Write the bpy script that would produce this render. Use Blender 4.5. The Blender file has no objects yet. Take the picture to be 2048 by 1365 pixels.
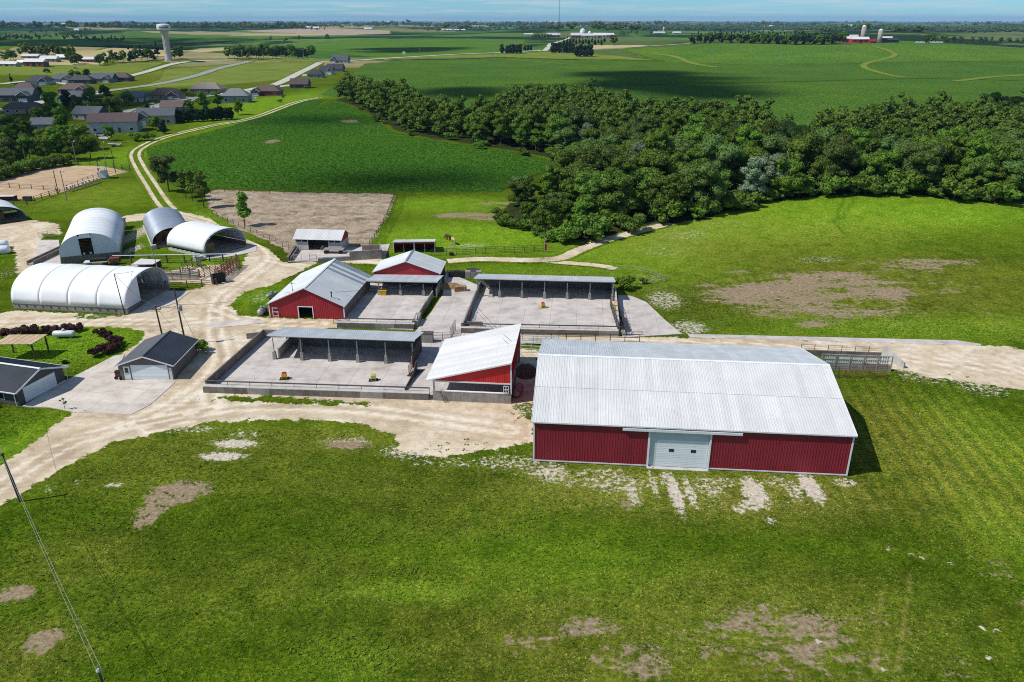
import bpy, math, random
import numpy as np
from mathutils import Vector, Matrix

random.seed(7)
RNG = np.random.default_rng(7)
SC = bpy.context.scene
COL = SC.collection
R_ = math.radians

# ------------------------------------------------------------------ camera
CAM_H, PITCH, FPX = 46.0, R_(22.73), 1532.0          # drone 46 m up, looking 22.7 degrees down
cam_d = bpy.data.cameras.new('camera')
cam_d.sensor_width = 36.0
cam_d.lens = FPX / 2048.0 * 36.0
cam_d.clip_start, cam_d.clip_end = 0.5, 60000.0
cam = bpy.data.objects.new('camera', cam_d)
cam.location = (0, 0, CAM_H)
cam.rotation_euler = (math.pi / 2 - PITCH, 0, 0)
COL.objects.link(cam)
SC.camera = cam

# ------------------------------------------------------------------ world and sun
SUN_EL = R_(51.0)
SUN_AZ = R_(16.0)                                     # light travels to +X, turned 16 degrees towards +Y
SUNV = Vector((math.cos(SUN_EL) * math.cos(SUN_AZ), math.cos(SUN_EL) * math.sin(SUN_AZ), -math.sin(SUN_EL)))
world = bpy.data.worlds.new('World')
SC.world = world
world.use_nodes = True
wn, wl = world.node_tree.nodes, world.node_tree.links
wn.clear()
w_out = wn.new('ShaderNodeOutputWorld')
w_bg = wn.new('ShaderNodeBackground')
w_sky = wn.new('ShaderNodeTexSky')
w_sky.sky_type = 'NISHITA'
w_sky.sun_disc = False
w_sky.sun_elevation = SUN_EL
w_sky.sun_rotation = math.atan2(-SUNV.x, -SUNV.y)
w_sky.altitude = 1500
w_sky.air_density = 1.0
w_sky.dust_density = 0.0
w_sky.ozone_density = 4.0
# thin broken clouds over the whole dome
w_tc = wn.new('ShaderNodeTexCoord')
w_sep = wn.new('ShaderNodeSeparateXYZ')
wl.new(w_tc.outputs['Generated'], w_sep.inputs[0])
w_add = wn.new('ShaderNodeMath'); w_add.operation = 'ADD'; w_add.inputs[1].default_value = 0.035
wl.new(w_sep.outputs['Z'], w_add.inputs[0])
w_mx = wn.new('ShaderNodeMath'); w_mx.operation = 'MAXIMUM'; w_mx.inputs[1].default_value = 0.02
wl.new(w_add.outputs[0], w_mx.inputs[0])
w_dx = wn.new('ShaderNodeMath'); w_dx.operation = 'DIVIDE'
wl.new(w_sep.outputs['X'], w_dx.inputs[0]); wl.new(w_mx.outputs[0], w_dx.inputs[1])
w_dy = wn.new('ShaderNodeMath'); w_dy.operation = 'DIVIDE'
wl.new(w_sep.outputs['Y'], w_dy.inputs[0]); wl.new(w_mx.outputs[0], w_dy.inputs[1])
w_cmb = wn.new('ShaderNodeCombineXYZ')
wl.new(w_dx.outputs[0], w_cmb.inputs[0]); wl.new(w_dy.outputs[0], w_cmb.inputs[1])
w_nz = wn.new('ShaderNodeTexNoise')
w_nz.inputs['Scale'].default_value = 0.42
w_nz.inputs['Detail'].default_value = 7
w_nz.inputs['Roughness'].default_value = 0.62
wl.new(w_cmb.outputs[0], w_nz.inputs['Vector'])
w_rmp = wn.new('ShaderNodeValToRGB')
w_rmp.color_ramp.elements[0].position = 0.46
w_rmp.color_ramp.elements[1].position = 0.72
wl.new(w_nz.outputs['Fac'], w_rmp.inputs[0])
w_cf = wn.new('ShaderNodeMath'); w_cf.operation = 'MULTIPLY'; w_cf.inputs[1].default_value = 0.9
wl.new(w_rmp.outputs['Color'], w_cf.inputs[0])
w_mix = wn.new('ShaderNodeMixRGB')
w_mix.inputs['Color2'].default_value = (6.0, 7.0, 7.8, 1)
wl.new(w_cf.outputs[0], w_mix.inputs['Fac'])
wl.new(w_sky.outputs['Color'], w_mix.inputs['Color1'])
w_tint = wn.new('ShaderNodeMixRGB'); w_tint.blend_type = 'MULTIPLY'; w_tint.inputs[0].default_value = 1.0
w_tint.inputs['Color2'].default_value = (0.48, 0.84, 1.08, 1)          # clean deep blue summer air
wl.new(w_sky.outputs['Color'], w_tint.inputs['Color1'])
wl.new(w_tint.outputs['Color'], w_mix.inputs['Color1'])
wl.new(w_mix.outputs['Color'], w_bg.inputs['Color'])
w_bg.inputs['Strength'].default_value = 0.10
wl.new(w_bg.outputs[0], w_out.inputs['Surface'])

sun_d = bpy.data.lights.new('sun', 'SUN')
sun_d.energy = 4.8
sun_d.angle = R_(0.53)
sun_d.color = (1.0, 0.955, 0.88)
sun = bpy.data.objects.new('sun', sun_d)
sun.rotation_euler = SUNV.to_track_quat('-Z', 'Y').to_euler()
sun.location = (-200, -50, 300)
COL.objects.link(sun)

SC.view_settings.view_transform = 'Standard'
SC.view_settings.look = 'None'
SC.view_settings.exposure = 0.0
SC.view_settings.gamma = 1.0
SC.render.engine = 'CYCLES'
SC.cycles.max_bounces = 5
SC.cycles.diffuse_bounces = 2
SC.cycles.glossy_bounces = 2
SC.cycles.transmission_bounces = 2
SC.cycles.volume_bounces = 0
SC.cycles.transparent_max_bounces = 6
SC.cycles.use_denoising = False                      # a little sensor grain stays, fine turf detail is kept
SC.cycles.pixel_filter_type = 'BLACKMAN_HARRIS'
SC.cycles.filter_width = 1.05
SC.cycles.sample_clamp_indirect = 2.0
SC.cycles.sample_clamp_direct = 8.0
SC.cycles.caustics_reflective = False
SC.cycles.caustics_refractive = False

# ------------------------------------------------------------------ relief and pixel helper
def sstep(a, b, x):
    t = np.clip((x - a) / (b - a), 0, 1)
    return t * t * (3 - 2 * t)

def H(x, y):
    """Height of the land. The farmyard is level, fields roll away from it."""
    x = np.asarray(x, float); y = np.asarray(y, float)
    r = np.hypot(x, y)
    ex = lambda cx, cy, sx, sy: np.exp(-((x - cx) / sx) ** 2 - ((y - cy) / sy) ** 2)
    h = 6.0 * ex(100, 190, 55, 36)                    # grassy rise behind the big barn
    h = h + 2.0 * ex(165, 170, 60, 50)
    yr = 268 + 0.10 * x
    h = h - 6.0 * np.exp(-((y - yr) / 42.0) ** 2) * sstep(-40, 60, x)      # wooded draw
    h = h + 5.0 * ex(-150, 430, 110, 75)              # knoll of the near crop field
    a = sstep(480, 1100, r)
    roll = (np.sin(x / 310.0 + 0.7) * np.cos(y / 270.0 + 0.3) * 8.5
            + np.sin(x / 170.0 - y / 390.0 + 1.9) * 4.4 + np.cos(x / 620.0 + y / 520.0) * 5.5)
    h = h + a * roll
    h = h + 17.0 * ex(560, 1230, 330, 260)            # hill with the red farm
    h = h + 9.0 * ex(170, 1500, 300, 260)             # rise with the grain bins
    h = h + 6.0 * ex(-480, 1000, 220, 120)            # rise of the water tower
    far = sstep(2500, 5500, r)
    h = h + far * (14 * np.sin(x / 1500.0 + 1.0) * np.cos(y / 1300.0) + 9 * np.sin(y / 520.0 + x / 2300.0))
    h = h - sstep(3500, 16000, r) * 16.0
    return h

_s, _c = math.sin(PITCH), math.cos(PITCH)
_TS = np.geomspace(20, 60000, 5000)
def G(px, py, z=None):
    """Point of the land (or of the level z) that the photograph shows at pixel px, py."""
    vx = (px - 1024) / FPX; vy = (py - 682.5) / FPX
    d = np.array([vx, _c - vy * _s, -_s - vy * _c])
    if z is not None:
        t = (z - CAM_H) / d[2]
        return Vector((d[0] * t, d[1] * t, z))
    X, Y, Z = d[0] * _TS, d[1] * _TS, CAM_H + d[2] * _TS
    below = np.nonzero(Z < H(X, Y))[0]
    i = below[0] if len(below) else len(_TS) - 1
    lo, hi = _TS[max(i - 1, 0)], _TS[i]
    for _ in range(24):
        m = (lo + hi) / 2
        if CAM_H + d[2] * m < float(H(d[0] * m, d[1] * m)): hi = m
        else: lo = m
    x, y = d[0] * hi, d[1] * hi
    return Vector((x, y, float(H(x, y))))

def depth_of(p):
    return p.y * _c - (p.z - CAM_H) * _s
def m_per_px(p):
    return depth_of(p) / FPX

# ------------------------------------------------------------------ object helpers
def tag(o, label=None, cat=None, group=None, kind=None):
    if label: o['label'] = label
    if cat: o['category'] = cat
    if group: o['group'] = group
    if kind: o['kind'] = kind
    return o

def thing(name, label, cat, loc=(0, 0, 0), rz=0.0, group=None):
    o = bpy.data.objects.new(name, None)
    o.empty_display_size = 0.3
    o.location = loc; o.rotation_euler = (0, 0, rz)
    COL.objects.link(o)
    return tag(o, label, cat, group)

def add(name, me, parent=None, loc=None, rot=None, mat4=None, scale=None):
    o = bpy.data.objects.new(name, me)
    COL.objects.link(o)
    if parent: o.parent = parent
    if mat4 is not None: o.matrix_local = mat4
    else:
        if loc is not None: o.location = loc
        if rot is not None: o.rotation_euler = rot
        if scale is not None: o.scale = scale
    return o

class MB:
    """Collects shapes and links them as one mesh object."""
    def __init__(s): s.v = []; s.f = []
    def _a(s, vs, fs):
        b = len(s.v); s.v += [tuple(q) for q in vs]; s.f += [tuple(i + b for i in f) for f in fs]; return s
    def box(s, x0, x1, y0, y1, z0, z1):
        return s._a([(x0, y0, z0), (x1, y0, z0), (x1, y1, z0), (x0, y1, z0), (x0, y0, z1), (x1, y0, z1), (x1, y1, z1), (x0, y1, z1)],
                    [(0, 3, 2, 1), (4, 5, 6, 7), (0, 1, 5, 4), (1, 2, 6, 5), (2, 3, 7, 6), (3, 0, 4, 7)])
    def hexa(s, p):
        return s._a(p, [(0, 3, 2, 1), (4, 5, 6, 7), (0, 1, 5, 4), (1, 2, 6, 5), (2, 3, 7, 6), (3, 0, 4, 7)])
    def poly(s, pts): return s._a(pts, [tuple(range(len(pts)))])
    def prism(s, poly, z0, z1):
        n = len(poly)
        vs = [(p[0], p[1], z0) for p in poly] + [(p[0], p[1], z1) for p in poly]
        fs = [tuple(range(n - 1, -1, -1)), tuple(range(n, 2 * n))] + [(i, (i + 1) % n, n + (i + 1) % n, n + i) for i in range(n)]
        return s._a(vs, fs)
    def extr(s, poly, axis, a, b):
        """extrude a 2-D outline (given in the two other axes) along 'x' or 'y' from a to b"""
        n = len(poly)
        mk = (lambda p, t: (t, p[0], p[1])) if axis == 'x' else (lambda p, t: (p[0], t, p[1]))
        vs = [mk(p, a) for p in poly] + [mk(p, b) for p in poly]
        fs = [tuple(range(n)), tuple(range(2 * n - 1, n - 1, -1))] + [(n + i, n + (i + 1) % n, (i + 1) % n, i) for i in range(n)]
        return s._a(vs, fs)
    def tube(s, p0, p1, r0, r1=None, n=8, caps=True):
        r1 = r0 if r1 is None else r1
        p0 = Vector(p0); p1 = Vector(p1); d = (p1 - p0)
        if d.length < 1e-6: return s
        d.normalize()
        a = d.orthogonal().normalized(); b = d.cross(a)
        vs = []
        for p, r in ((p0, r0), (p1, r1)):
            for i in range(n):
                t = 2 * math.pi * i / n
                vs.append(p + (a * math.cos(t) + b * math.sin(t)) * r)
        fs = [(i, (i + 1) % n, n + (i + 1) % n, n + i) for i in range(n)]
        if caps: fs += [tuple(range(n - 1, -1, -1)), tuple(range(n, 2 * n))]
        return s._a(vs, fs)
    def bar(s, p0, p1, w, h):
        """rectangular bar, w across and h high, along p0-p1"""
        p0 = Vector(p0); p1 = Vector(p1); d = (p1 - p0).normalized()
        up = Vector((0, 0, 1)) if abs(d.z) < 0.95 else Vector((1, 0, 0))
        a = d.cross(up).normalized() * (w / 2); b = a.cross(d).normalized() * (h / 2)
        q = [p0 - a - b, p0 + a - b, p0 + a + b, p0 - a + b, p1 - a - b, p1 + a - b, p1 + a + b, p1 - a + b]
        return s._a(q, [(0, 1, 2, 3), (7, 6, 5, 4), (0, 4, 5, 1), (1, 5, 6, 2), (2, 6, 7, 3), (3, 7, 4, 0)])
    def lathe(s, prof, n=16, c=(0, 0, 0), axis='z'):
        vs = []
        for r, z in prof:
            for i in range(n):
                t = 2 * math.pi * i / n
                q = (r * math.cos(t), r * math.sin(t), z)
                if axis == 'x': q = (q[2], q[0], q[1])
                elif axis == 'y': q = (q[0], q[2], q[1])
                vs.append((q[0] + c[0], q[1] + c[1], q[2] + c[2]))
        m = len(prof); fs = []
        for j in range(m - 1):
            fs += [(j * n + i, j * n + (i + 1) % n, (j + 1) * n + (i + 1) % n, (j + 1) * n + i) for i in range(n)]
        fs += [tuple(range(n - 1, -1, -1)), tuple(range((m - 1) * n, m * n))]
        return s._a(vs, fs)
    def mesh(s, name, mat, smooth=False):
        me = bpy.data.meshes.new(name)
        me.from_pydata(s.v, [], s.f)
        me.update()
        if mat: me.materials.append(mat)
        if smooth:
            for p in me.polygons: p.use_smooth = True
        return me
    def build(s, name, mat, parent=None, loc=None, rz=None, smooth=False):
        o = add(name, s.mesh(name, mat, smooth), parent, loc)
        if rz is not None: o.rotation_euler = (0, 0, rz)
        return o

def npmesh(name, v, f, mat, attrs=None, smooth=False):
    """mesh from numpy arrays: v (n,3), f (m,k) with k vertices per face"""
    me = bpy.data.meshes.new(name)
    v = np.asarray(v, np.float32); f = np.asarray(f, np.int32)
    k = f.shape[1]
    me.vertices.add(len(v)); me.vertices.foreach_set('co', v.ravel())
    me.loops.add(f.size); me.loops.foreach_set('vertex_index', f.ravel())
    me.polygons.add(len(f))
    me.polygons.foreach_set('loop_start', np.arange(0, f.size, k, dtype=np.int32))
    if smooth: me.polygons.foreach_set('use_smooth', np.ones(len(f), bool))
    me.update(calc_edges=True)
    if attrs:
        for an, arr in attrs.items():
            at = me.attributes.new(an, 'FLOAT', 'POINT')
            at.data.foreach_set('value', np.asarray(arr, np.float32))
    if mat: me.materials.append(mat)
    return me

# ------------------------------------------------------------------ materials
class NT:
    """small helper round a node tree"""
    def __init__(s, mat):
        s.m = mat; mat.use_nodes = True
        s.t = mat.node_tree; s.t.nodes.clear()
        s.out = s.t.nodes.new('ShaderNodeOutputMaterial')
    def n(s, kind, **kw):
        x = s.t.nodes.new('ShaderNode' + kind)
        for k, v in kw.items(): setattr(x, k, v)
        return x
    def l(s, a, b): s.t.links.new(a, b)
    def pos(s):
        if not hasattr(s, '_p'): s._p = s.n('NewGeometry').outputs['Position']
        return s._p
    def obj(s):
        if not hasattr(s, '_o'): s._o = s.n('TexCoord').outputs['Object']
        return s._o
    def noise(s, scale, detail=4, rough=0.55, vec=None, stretch=None, dist=0.0):
        v = vec or s.pos()
        if stretch:
            mp = s.n('Mapping'); mp.inputs['Scale'].default_value = stretch; s.l(v, mp.inputs[0]); v = mp.outputs[0]
        x = s.n('TexNoise'); x.inputs['Scale'].default_value = scale; x.inputs['Detail'].default_value = detail
        x.inputs['Roughness'].default_value = rough; x.inputs['Distortion'].default_value = dist
        s.l(v, x.inputs['Vector']); return x.outputs['Fac']
    def ramp(s, fac, stops):
        x = s.n('ValToRGB'); e = x.color_ramp.elements
        while len(e) < len(stops): e.new(0.5)
        for i, (p, c) in enumerate(stops):
            e[i].position = p
            e[i].color = (c, c, c, 1) if not hasattr(c, '__len__') else (*c, 1)
        s.l(fac, x.inputs[0]); return x.outputs['Color']
    def mix(s, fac, a, b, mode='MIX'):
        x = s.n('MixRGB', blend_type=mode)
        for i, q in ((0, fac), (1, a), (2, b)):
            if hasattr(q, 'links'): s.l(q, x.inputs[i])
            elif hasattr(q, '__len__'): x.inputs[i].default_value = (*q, 1)
            else: x.inputs[i].default_value = q if i == 0 else (q, q, q, 1)
        return x.outputs[0]
    def math(s, op, a, b=0.0, c=None):
        x = s.n('Math', operation=op)
        for i, q in enumerate((a, b) if c is None else (a, b, c)):
            if hasattr(q, 'links'): s.l(q, x.inputs[i])
            else: x.inputs[i].default_value = q
        return x.outputs[0]
    def attr(s, name):
        x = s.n('Attribute', attribute_name=name); return x.outputs['Fac']
    def smooth(s, v, lo, hi):
        x = s.n('MapRange', interpolation_type='SMOOTHSTEP')
        s.l(v, x.inputs[0]); x.inputs[1].default_value = lo; x.inputs[2].default_value = hi
        return x.outputs[0]
    def finish(s, color, rough=0.9, metal=0.0, bump=None, bstr=0.3, bdist=0.05, spec=0.3):
        p = s.n('BsdfPrincipled')
        if hasattr(color, 'links'): s.l(color, p.inputs['Base Color'])
        else: p.inputs['Base Color'].default_value = (*color, 1)
        if hasattr(rough, 'links'): s.l(rough, p.inputs['Roughness'])
        else: p.inputs['Roughness'].default_value = rough
        p.inputs['Metallic'].default_value = metal
        p.inputs['Specular IOR Level'].default_value = spec
        if bump is not None:
            b = s.n('Bump'); b.inputs['Strength'].default_value = bstr; b.inputs['Distance'].default_value = bdist
            s.l(bump, b.inputs['Height']); s.l(b.outputs[0], p.inputs['Normal'])
        s.l(p.outputs[0], s.out.inputs['Surface'])
        return s.m

MATS = {}
def surf(name, col, var=0.25, scale=0.6, rough=0.6, metal=0.0, streak=0.0, dirt=None, dirt_amt=0.0, spec=0.3, fine=6.0, bstr=0.1):
    """painted or weathered surface: blotches, fine grain, vertical streaks, dirt of its own colour"""
    if name in MATS: return MATS[name]
    t = NT(bpy.data.materials.new(name))
    a = t.noise(scale, 5, 0.6)
    b = t.noise(fine, 3, 0.6)
    lo = tuple(c * (1 - var) for c in col); hi = tuple(min(1, c * (1 + var * 0.6)) for c in col)
    c = t.mix(t.ramp(a, [(0.3, 0), (0.72, 1)]), lo, hi)
    c = t.mix(0.22 * var * 4 if var < .25 else 0.22, c, t.ramp(b, [(0.3, 0.35), (0.7, 1.0)]), 'MULTIPLY')
    if streak > 0:
        st = t.noise(3.2, 4, 0.6, stretch=(1, 1, 0.09))
        c = t.mix(t.math('MULTIPLY', t.ramp(st, [(0.5, 0), (0.72, 1)]), streak), c, dirt or (0.12, 0.10, 0.08))
    if dirt_amt > 0:
        dn = t.noise(scale * 2.7, 6, 0.68)
        c = t.mix(t.math('MULTIPLY', t.ramp(dn, [(0.5, 0), (0.68, 1)]), dirt_amt), c, dirt or (0.12, 0.10, 0.08))
    oi = t.n('ObjectInfo').outputs['Random']
    hs = t.n('HueSaturation'); t.l(c, hs.inputs['Color'])
    t.l(t.math('MULTIPLY_ADD', oi, 0.12, 0.94), hs.inputs['Value'])
    MATS[name] = t.finish(hs.outputs[0], rough, metal, b, bstr, 0.02, spec)
    return MATS[name]

def fabric(name, col):
    """thin tarpaulin that lets some light through"""
    m = surf(name, col, 0.06, 0.25, 0.5, 0.0, 0.06, (0.5, 0.5, 0.5), spec=0.3)
    t = m.node_tree; out = [n for n in t.nodes if n.type == 'OUTPUT_MATERIAL'][0]; p = [n for n in t.nodes if n.type == 'BSDF_PRINCIPLED'][0]
    tr = t.nodes.new('ShaderNodeBsdfTranslucent'); tr.inputs[0].default_value = (*[c * .95 for c in col], 1)
    mx = t.nodes.new('ShaderNodeMixShader'); mx.inputs[0].default_value = 0.12
    t.links.new(p.outputs[0], mx.inputs[1]); t.links.new(tr.outputs[0], mx.inputs[2]); t.links.new(mx.outputs[0], out.inputs['Surface'])
    return m
M_ROOFW = surf('white steel roof', (0.62, 0.625, 0.615), 0.10, 0.25, 0.45, 0.0, 0.25, (0.44, 0.435, 0.41), 0.12, spec=0.4)
M_ROOFG = surf('galvanised steel roof', (0.58, 0.61, 0.63), 0.14, 0.35, 0.5, 0.1, 0.3, (0.25, 0.25, 0.25), spec=0.5)
M_ROOFO = surf('old grey steel roof', (0.55, 0.58, 0.585), 0.12, 0.3, 0.55, 0.05, 0.25, (0.30, 0.31, 0.31), spec=0.4)
M_ROOFS = surf('weathered roof sheet', (0.24, 0.28, 0.33), 0.2, 0.5, 0.5, 0.2, 0.4, (0.55, 0.58, 0.6))
M_MAROON = surf('maroon steel', (0.25, 0.016, 0.032), 0.18, 0.5, 0.5, 0.0, 0.35, (0.15, 0.014, 0.024), 0.25, spec=0.4)
M_RED = surf('red steel', (0.58, 0.020, 0.022), 0.15, 0.5, 0.5, 0.0, 0.15, (0.20, 0.02, 0.02), spec=0.4)
M_BARNRED = surf('barn red steel', (0.36, 0.026, 0.034), 0.2, 0.5, 0.55, 0.0, 0.25, (0.14, 0.02, 0.02))
M_TRIM = surf('white trim', (0.72, 0.74, 0.75), 0.1, 1.0, 0.5, 0.0, 0.1)
M_DOORW = surf('white door', (0.70, 0.76, 0.77), 0.06, 0.8, 0.45)
M_PALEG = surf('pale grey green panel', (0.52, 0.61, 0.61), 0.06, 0.8, 0.5)
M_BLACK = surf('dark glass', (0.012, 0.014, 0.018), 0.3, 1.0, 0.15, spec=0.6)
M_CONC = surf('cast concrete', (0.33, 0.31, 0.28), 0.3, 0.7, 0.9, 0.0, 0.45, (0.13, 0.10, 0.08), 0.3)
M_CONCD = surf('stained concrete', (0.21, 0.18, 0.155), 0.35, 0.8, 0.92, 0.0, 0.6, (0.07, 0.055, 0.045), 0.4)
M_CONCL = surf('pale concrete', (0.52, 0.50, 0.48), 0.2, 0.8, 0.9, 0.0, 0.2, (0.22, 0.2, 0.18), 0.25)
M_POST = surf('steel post', (0.42, 0.42, 0.41), 0.25, 2.0, 0.6, 0.2)
M_PIPE = surf('dark pipe', (0.06, 0.055, 0.055), 0.3, 2.0, 0.6, 0.2)
M_RUST = surf('rusty red pipe', (0.17, 0.05, 0.045), 0.35, 2.0, 0.75)
M_WOODD = surf('dark weathered wood', (0.10, 0.075, 0.06), 0.4, 2.5, 0.9)
M_WOODG = surf('grey weathered wood', (0.30, 0.27, 0.24), 0.35, 2.0, 0.9)
M_WOODN = surf('new pine boards', (0.52, 0.38, 0.24), 0.2, 1.5, 0.8)
M_FABW = fabric('white fabric cover', (0.88, 0.90, 0.91))
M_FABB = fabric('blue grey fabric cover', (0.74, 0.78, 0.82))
M_GREYST = surf('grey galvanised arch', (0.36, 0.41, 0.47), 0.12, 0.35, 0.42, 0.35, 0.2)
M_SHING = surf('dark steel house roof', (0.035, 0.042, 0.055), 0.25, 0.5, 0.45, 0.15, spec=0.5)
M_SIDING = surf('taupe siding', (0.15, 0.125, 0.115), 0.12, 0.6, 0.7)
M_SIDINGD = surf('dark grey siding', (0.085, 0.083, 0.085), 0.12, 0.6, 0.7)
M_TANK = surf('white tank paint', (0.66, 0.67, 0.68), 0.15, 1.0, 0.4)
M_TANKG = surf('grey tank', (0.36, 0.37, 0.38), 0.25, 1.2, 0.5, 0.2)
M_YEL = surf('yellow plastic', (0.72, 0.42, 0.02), 0.15, 2.0, 0.5)
M_PYEL = surf('faded yellow plastic', (0.55, 0.50, 0.14), 0.2, 2.0, 0.6)
M_DRED = surf('crimson plastic', (0.35, 0.01, 0.03), 0.2, 2.0, 0.45)
M_RUBBER = surf('black rubber', (0.02, 0.02, 0.02), 0.3, 2.0, 0.8)
M_HAY = surf('old hay', (0.30, 0.20, 0.09), 0.4, 1.5, 0.95, bstr=0.6)
M_BARK = surf('bark', (0.10, 0.08, 0.06), 0.4, 1.5, 0.95)
M_DEADW = surf('bleached dead wood', (0.42, 0.38, 0.33), 0.25, 1.5, 0.9)
M_WIRE = surf('wire', (0.10, 0.10, 0.10), 0.2, 1.0, 0.5, 0.3)
M_WIREL = surf('bright aluminium wire', (0.50, 0.52, 0.46), 0.1, 1.0, 0.4, 0.4)
M_BALEW = surf('white bale wrap', (0.72, 0.76, 0.80), 0.08, 1.0, 0.3, spec=0.5)

# ================================================================== THE LAND
# polar sheet round the drone's foot point, fine where the photograph looks
rad = np.concatenate([np.geomspace(1.5, 45, 36)[:-1], np.geomspace(45, 30000, 800)])
fine = np.radians(np.arange(-44.1, 44.11, 0.21))
coarse = np.radians(np.arange(48, 313, 4.0))
ang = np.concatenate([fine, coarse])
NA, NR = len(ang), len(rad)
RR, AA = np.meshgrid(rad, ang, indexing='ij')
GX, GY = RR * np.sin(AA), RR * np.cos(AA)
GZ = H(GX, GY)
fx, fy = GX.ravel(), GY.ravel()
i0 = np.arange(NR - 1)[:, None] * NA; j0 = np.arange(NA)[None, :]; j1 = (j0 + 1) % NA
CELLS = np.stack([i0 + j0, i0 + j1, i0 + NA + j1, i0 + NA + j0], -1).reshape(-1, 4)[:, ::-1]

def px_poly(pts): return [G(*p).xy for p in pts]
def poly_sdf(x, y, poly, margin=40):
    P = np.array([(p[0], p[1]) for p in poly])
    out = np.full(x.shape, 1e3)
    m = (x > P[:, 0].min() - margin) & (x < P[:, 0].max() + margin) & (y > P[:, 1].min() - margin) & (y < P[:, 1].max() + margin)
    xs, ys = x[m], y[m]
    d = np.full(xs.shape, 1e9); ins = np.zeros(xs.shape, bool)
    for a, b in zip(P, np.roll(P, -1, 0)):
        e = b - a; L = e @ e + 1e-12
        t = np.clip(((xs - a[0]) * e[0] + (ys - a[1]) * e[1]) / L, 0, 1)
        d = np.minimum(d, np.hypot(xs - a[0] - t * e[0], ys - a[1] - t * e[1]))
        if a[1] != b[1]:
            c = ((a[1] > ys) != (b[1] > ys)) & (xs < (b[0] - a[0]) * (ys - a[1]) / (b[1] - a[1]) + a[0])
            ins ^= c
    out[m] = np.where(ins, -d, d)
    return out
def line_dist(x, y, pts):
    d = np.full(x.shape, 1e9)
    P = np.array([(p[0], p[1]) for p in pts])
    for a, b in zip(P[:-1], P[1:]):
        e = b - a; L = e @ e + 1e-12
        t = np.clip(((x - a[0]) * e[0] + (y - a[1]) * e[1]) / L, 0, 1)
        d = np.minimum(d, np.hypot(x - a[0] - t * e[0], y - a[1] - t * e[1]))
    return d
def blobs(lst):
    """density of patches given as (px, py, half width px, half height px, amount)"""
    out = np.zeros(fx.shape)
    for px, py, rx, ry, am in lst:
        c = G(px, py); wx = rx * m_per_px(c) * 1.22
        wy = max(abs(G(px, py + ry).y - c.y), abs(c.y - G(px, max(py - ry, 44)).y) * 0.8, 0.3) * 1.22
        m = (np.abs(fx - c.x) < wx * 1.75) & (np.abs(fy - c.y) < wy * 1.75)
        q = ((fx[m] - c.x) / wx) ** 2 + ((fy[m] - c.y) / wy) ** 2
        out[m] = np.maximum(out[m], am * np.minimum(1.15, 1.45 * np.exp(-q * 1.05)) * np.clip(3.2 - q * 1.3, 0, 1))
    return out

# stony bare ground showing through the grass
A_BARE = blobs([(1350, 985, 14, 45, .95), (1335, 960, 20, 20, .7), (1308, 970, 8, 30, .75), (1275, 975, 14, 22, .55),
    (1510, 985, 24, 32, 1.0), (1500, 1010, 26, 14, .8), (1622, 975, 20, 32, 1.0), (1590, 985, 20, 22, .7), (1690, 965, 30, 10, .7),
    (1480, 1020, 18, 8, .8), (1545, 1043, 18, 7, .75), (1100, 945, 40, 22, .75), (1150, 960, 50, 20, .55), (1060, 930, 40, 26, .6),
    (1230, 965, 80, 26, .62), (1420, 975, 36, 30, .62), (1265, 985, 16, 30, .75), (1380, 985, 12, 36, .8), (1450, 965, 26, 14, .6), (1560, 965, 40, 16, .6), (1200, 945, 60, 12, .6), (1240, 1000, 60, 25, .35), (1600, 1010, 90, 25, .35), (1400, 1010, 90, 20, .4),
    (470, 888, 44, 9, 1.0), (445, 913, 46, 9, 1.0), (490, 868, 40, 8, .6), (380, 860, 60, 9, .6), (690, 880, 60, 12, .5), (820, 905, 60, 16, .7),
    (900, 925, 90, 14, .5), (1000, 925, 60, 18, .6), (230, 970, 20, 5, .8), (100, 978, 12, 8, .6), (155, 965, 14, 6, .6),
    (660, 802, 60, 5, .5), (1040, 820, 30, 22, .6), (1850, 750, 60, 20, .6), (1960, 770, 60, 25, .6),
    (1380, 655, 40, 16, .7), (1330, 600, 40, 22, .65), (1300, 560, 40, 16, .4), (1370, 470, 60, 14, .45), (1450, 450, 70, 10, .35),
    (1640, 520, 60, 8, .5), (1800, 650, 40, 14, .35), (1980, 630, 20, 26, .35), (1330, 500, 60, 18, .4), (1180, 550, 60, 8, .3),
    (300, 600, 20, 10, .4), (520, 595, 20, 14, .5), (60, 470, 40, 22, .45), (20, 545, 30, 16, .4), (180, 635, 200, 8, .5), (270, 470, 20, 35, .75), (265, 500, 14, 12, .8),
    (210, 440, 60, 8, .6), (925, 505, 60, 6, .4), (940, 492, 40, 5, .55), (1820, 1108, 8, 3, .8), (1846, 1114, 8, 3, .8), (1778, 1098, 9, 3, .8), (1900, 1125, 9, 4, .8),
    (1965, 1258, 10, 6, .8), (1990, 1262, 10, 5, .7), (1635, 1282, 8, 4, .8), (1770, 1340, 10, 8, .7), (1975, 1314, 10, 5, .7), (1730, 1320, 6, 4, .7)])
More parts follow.
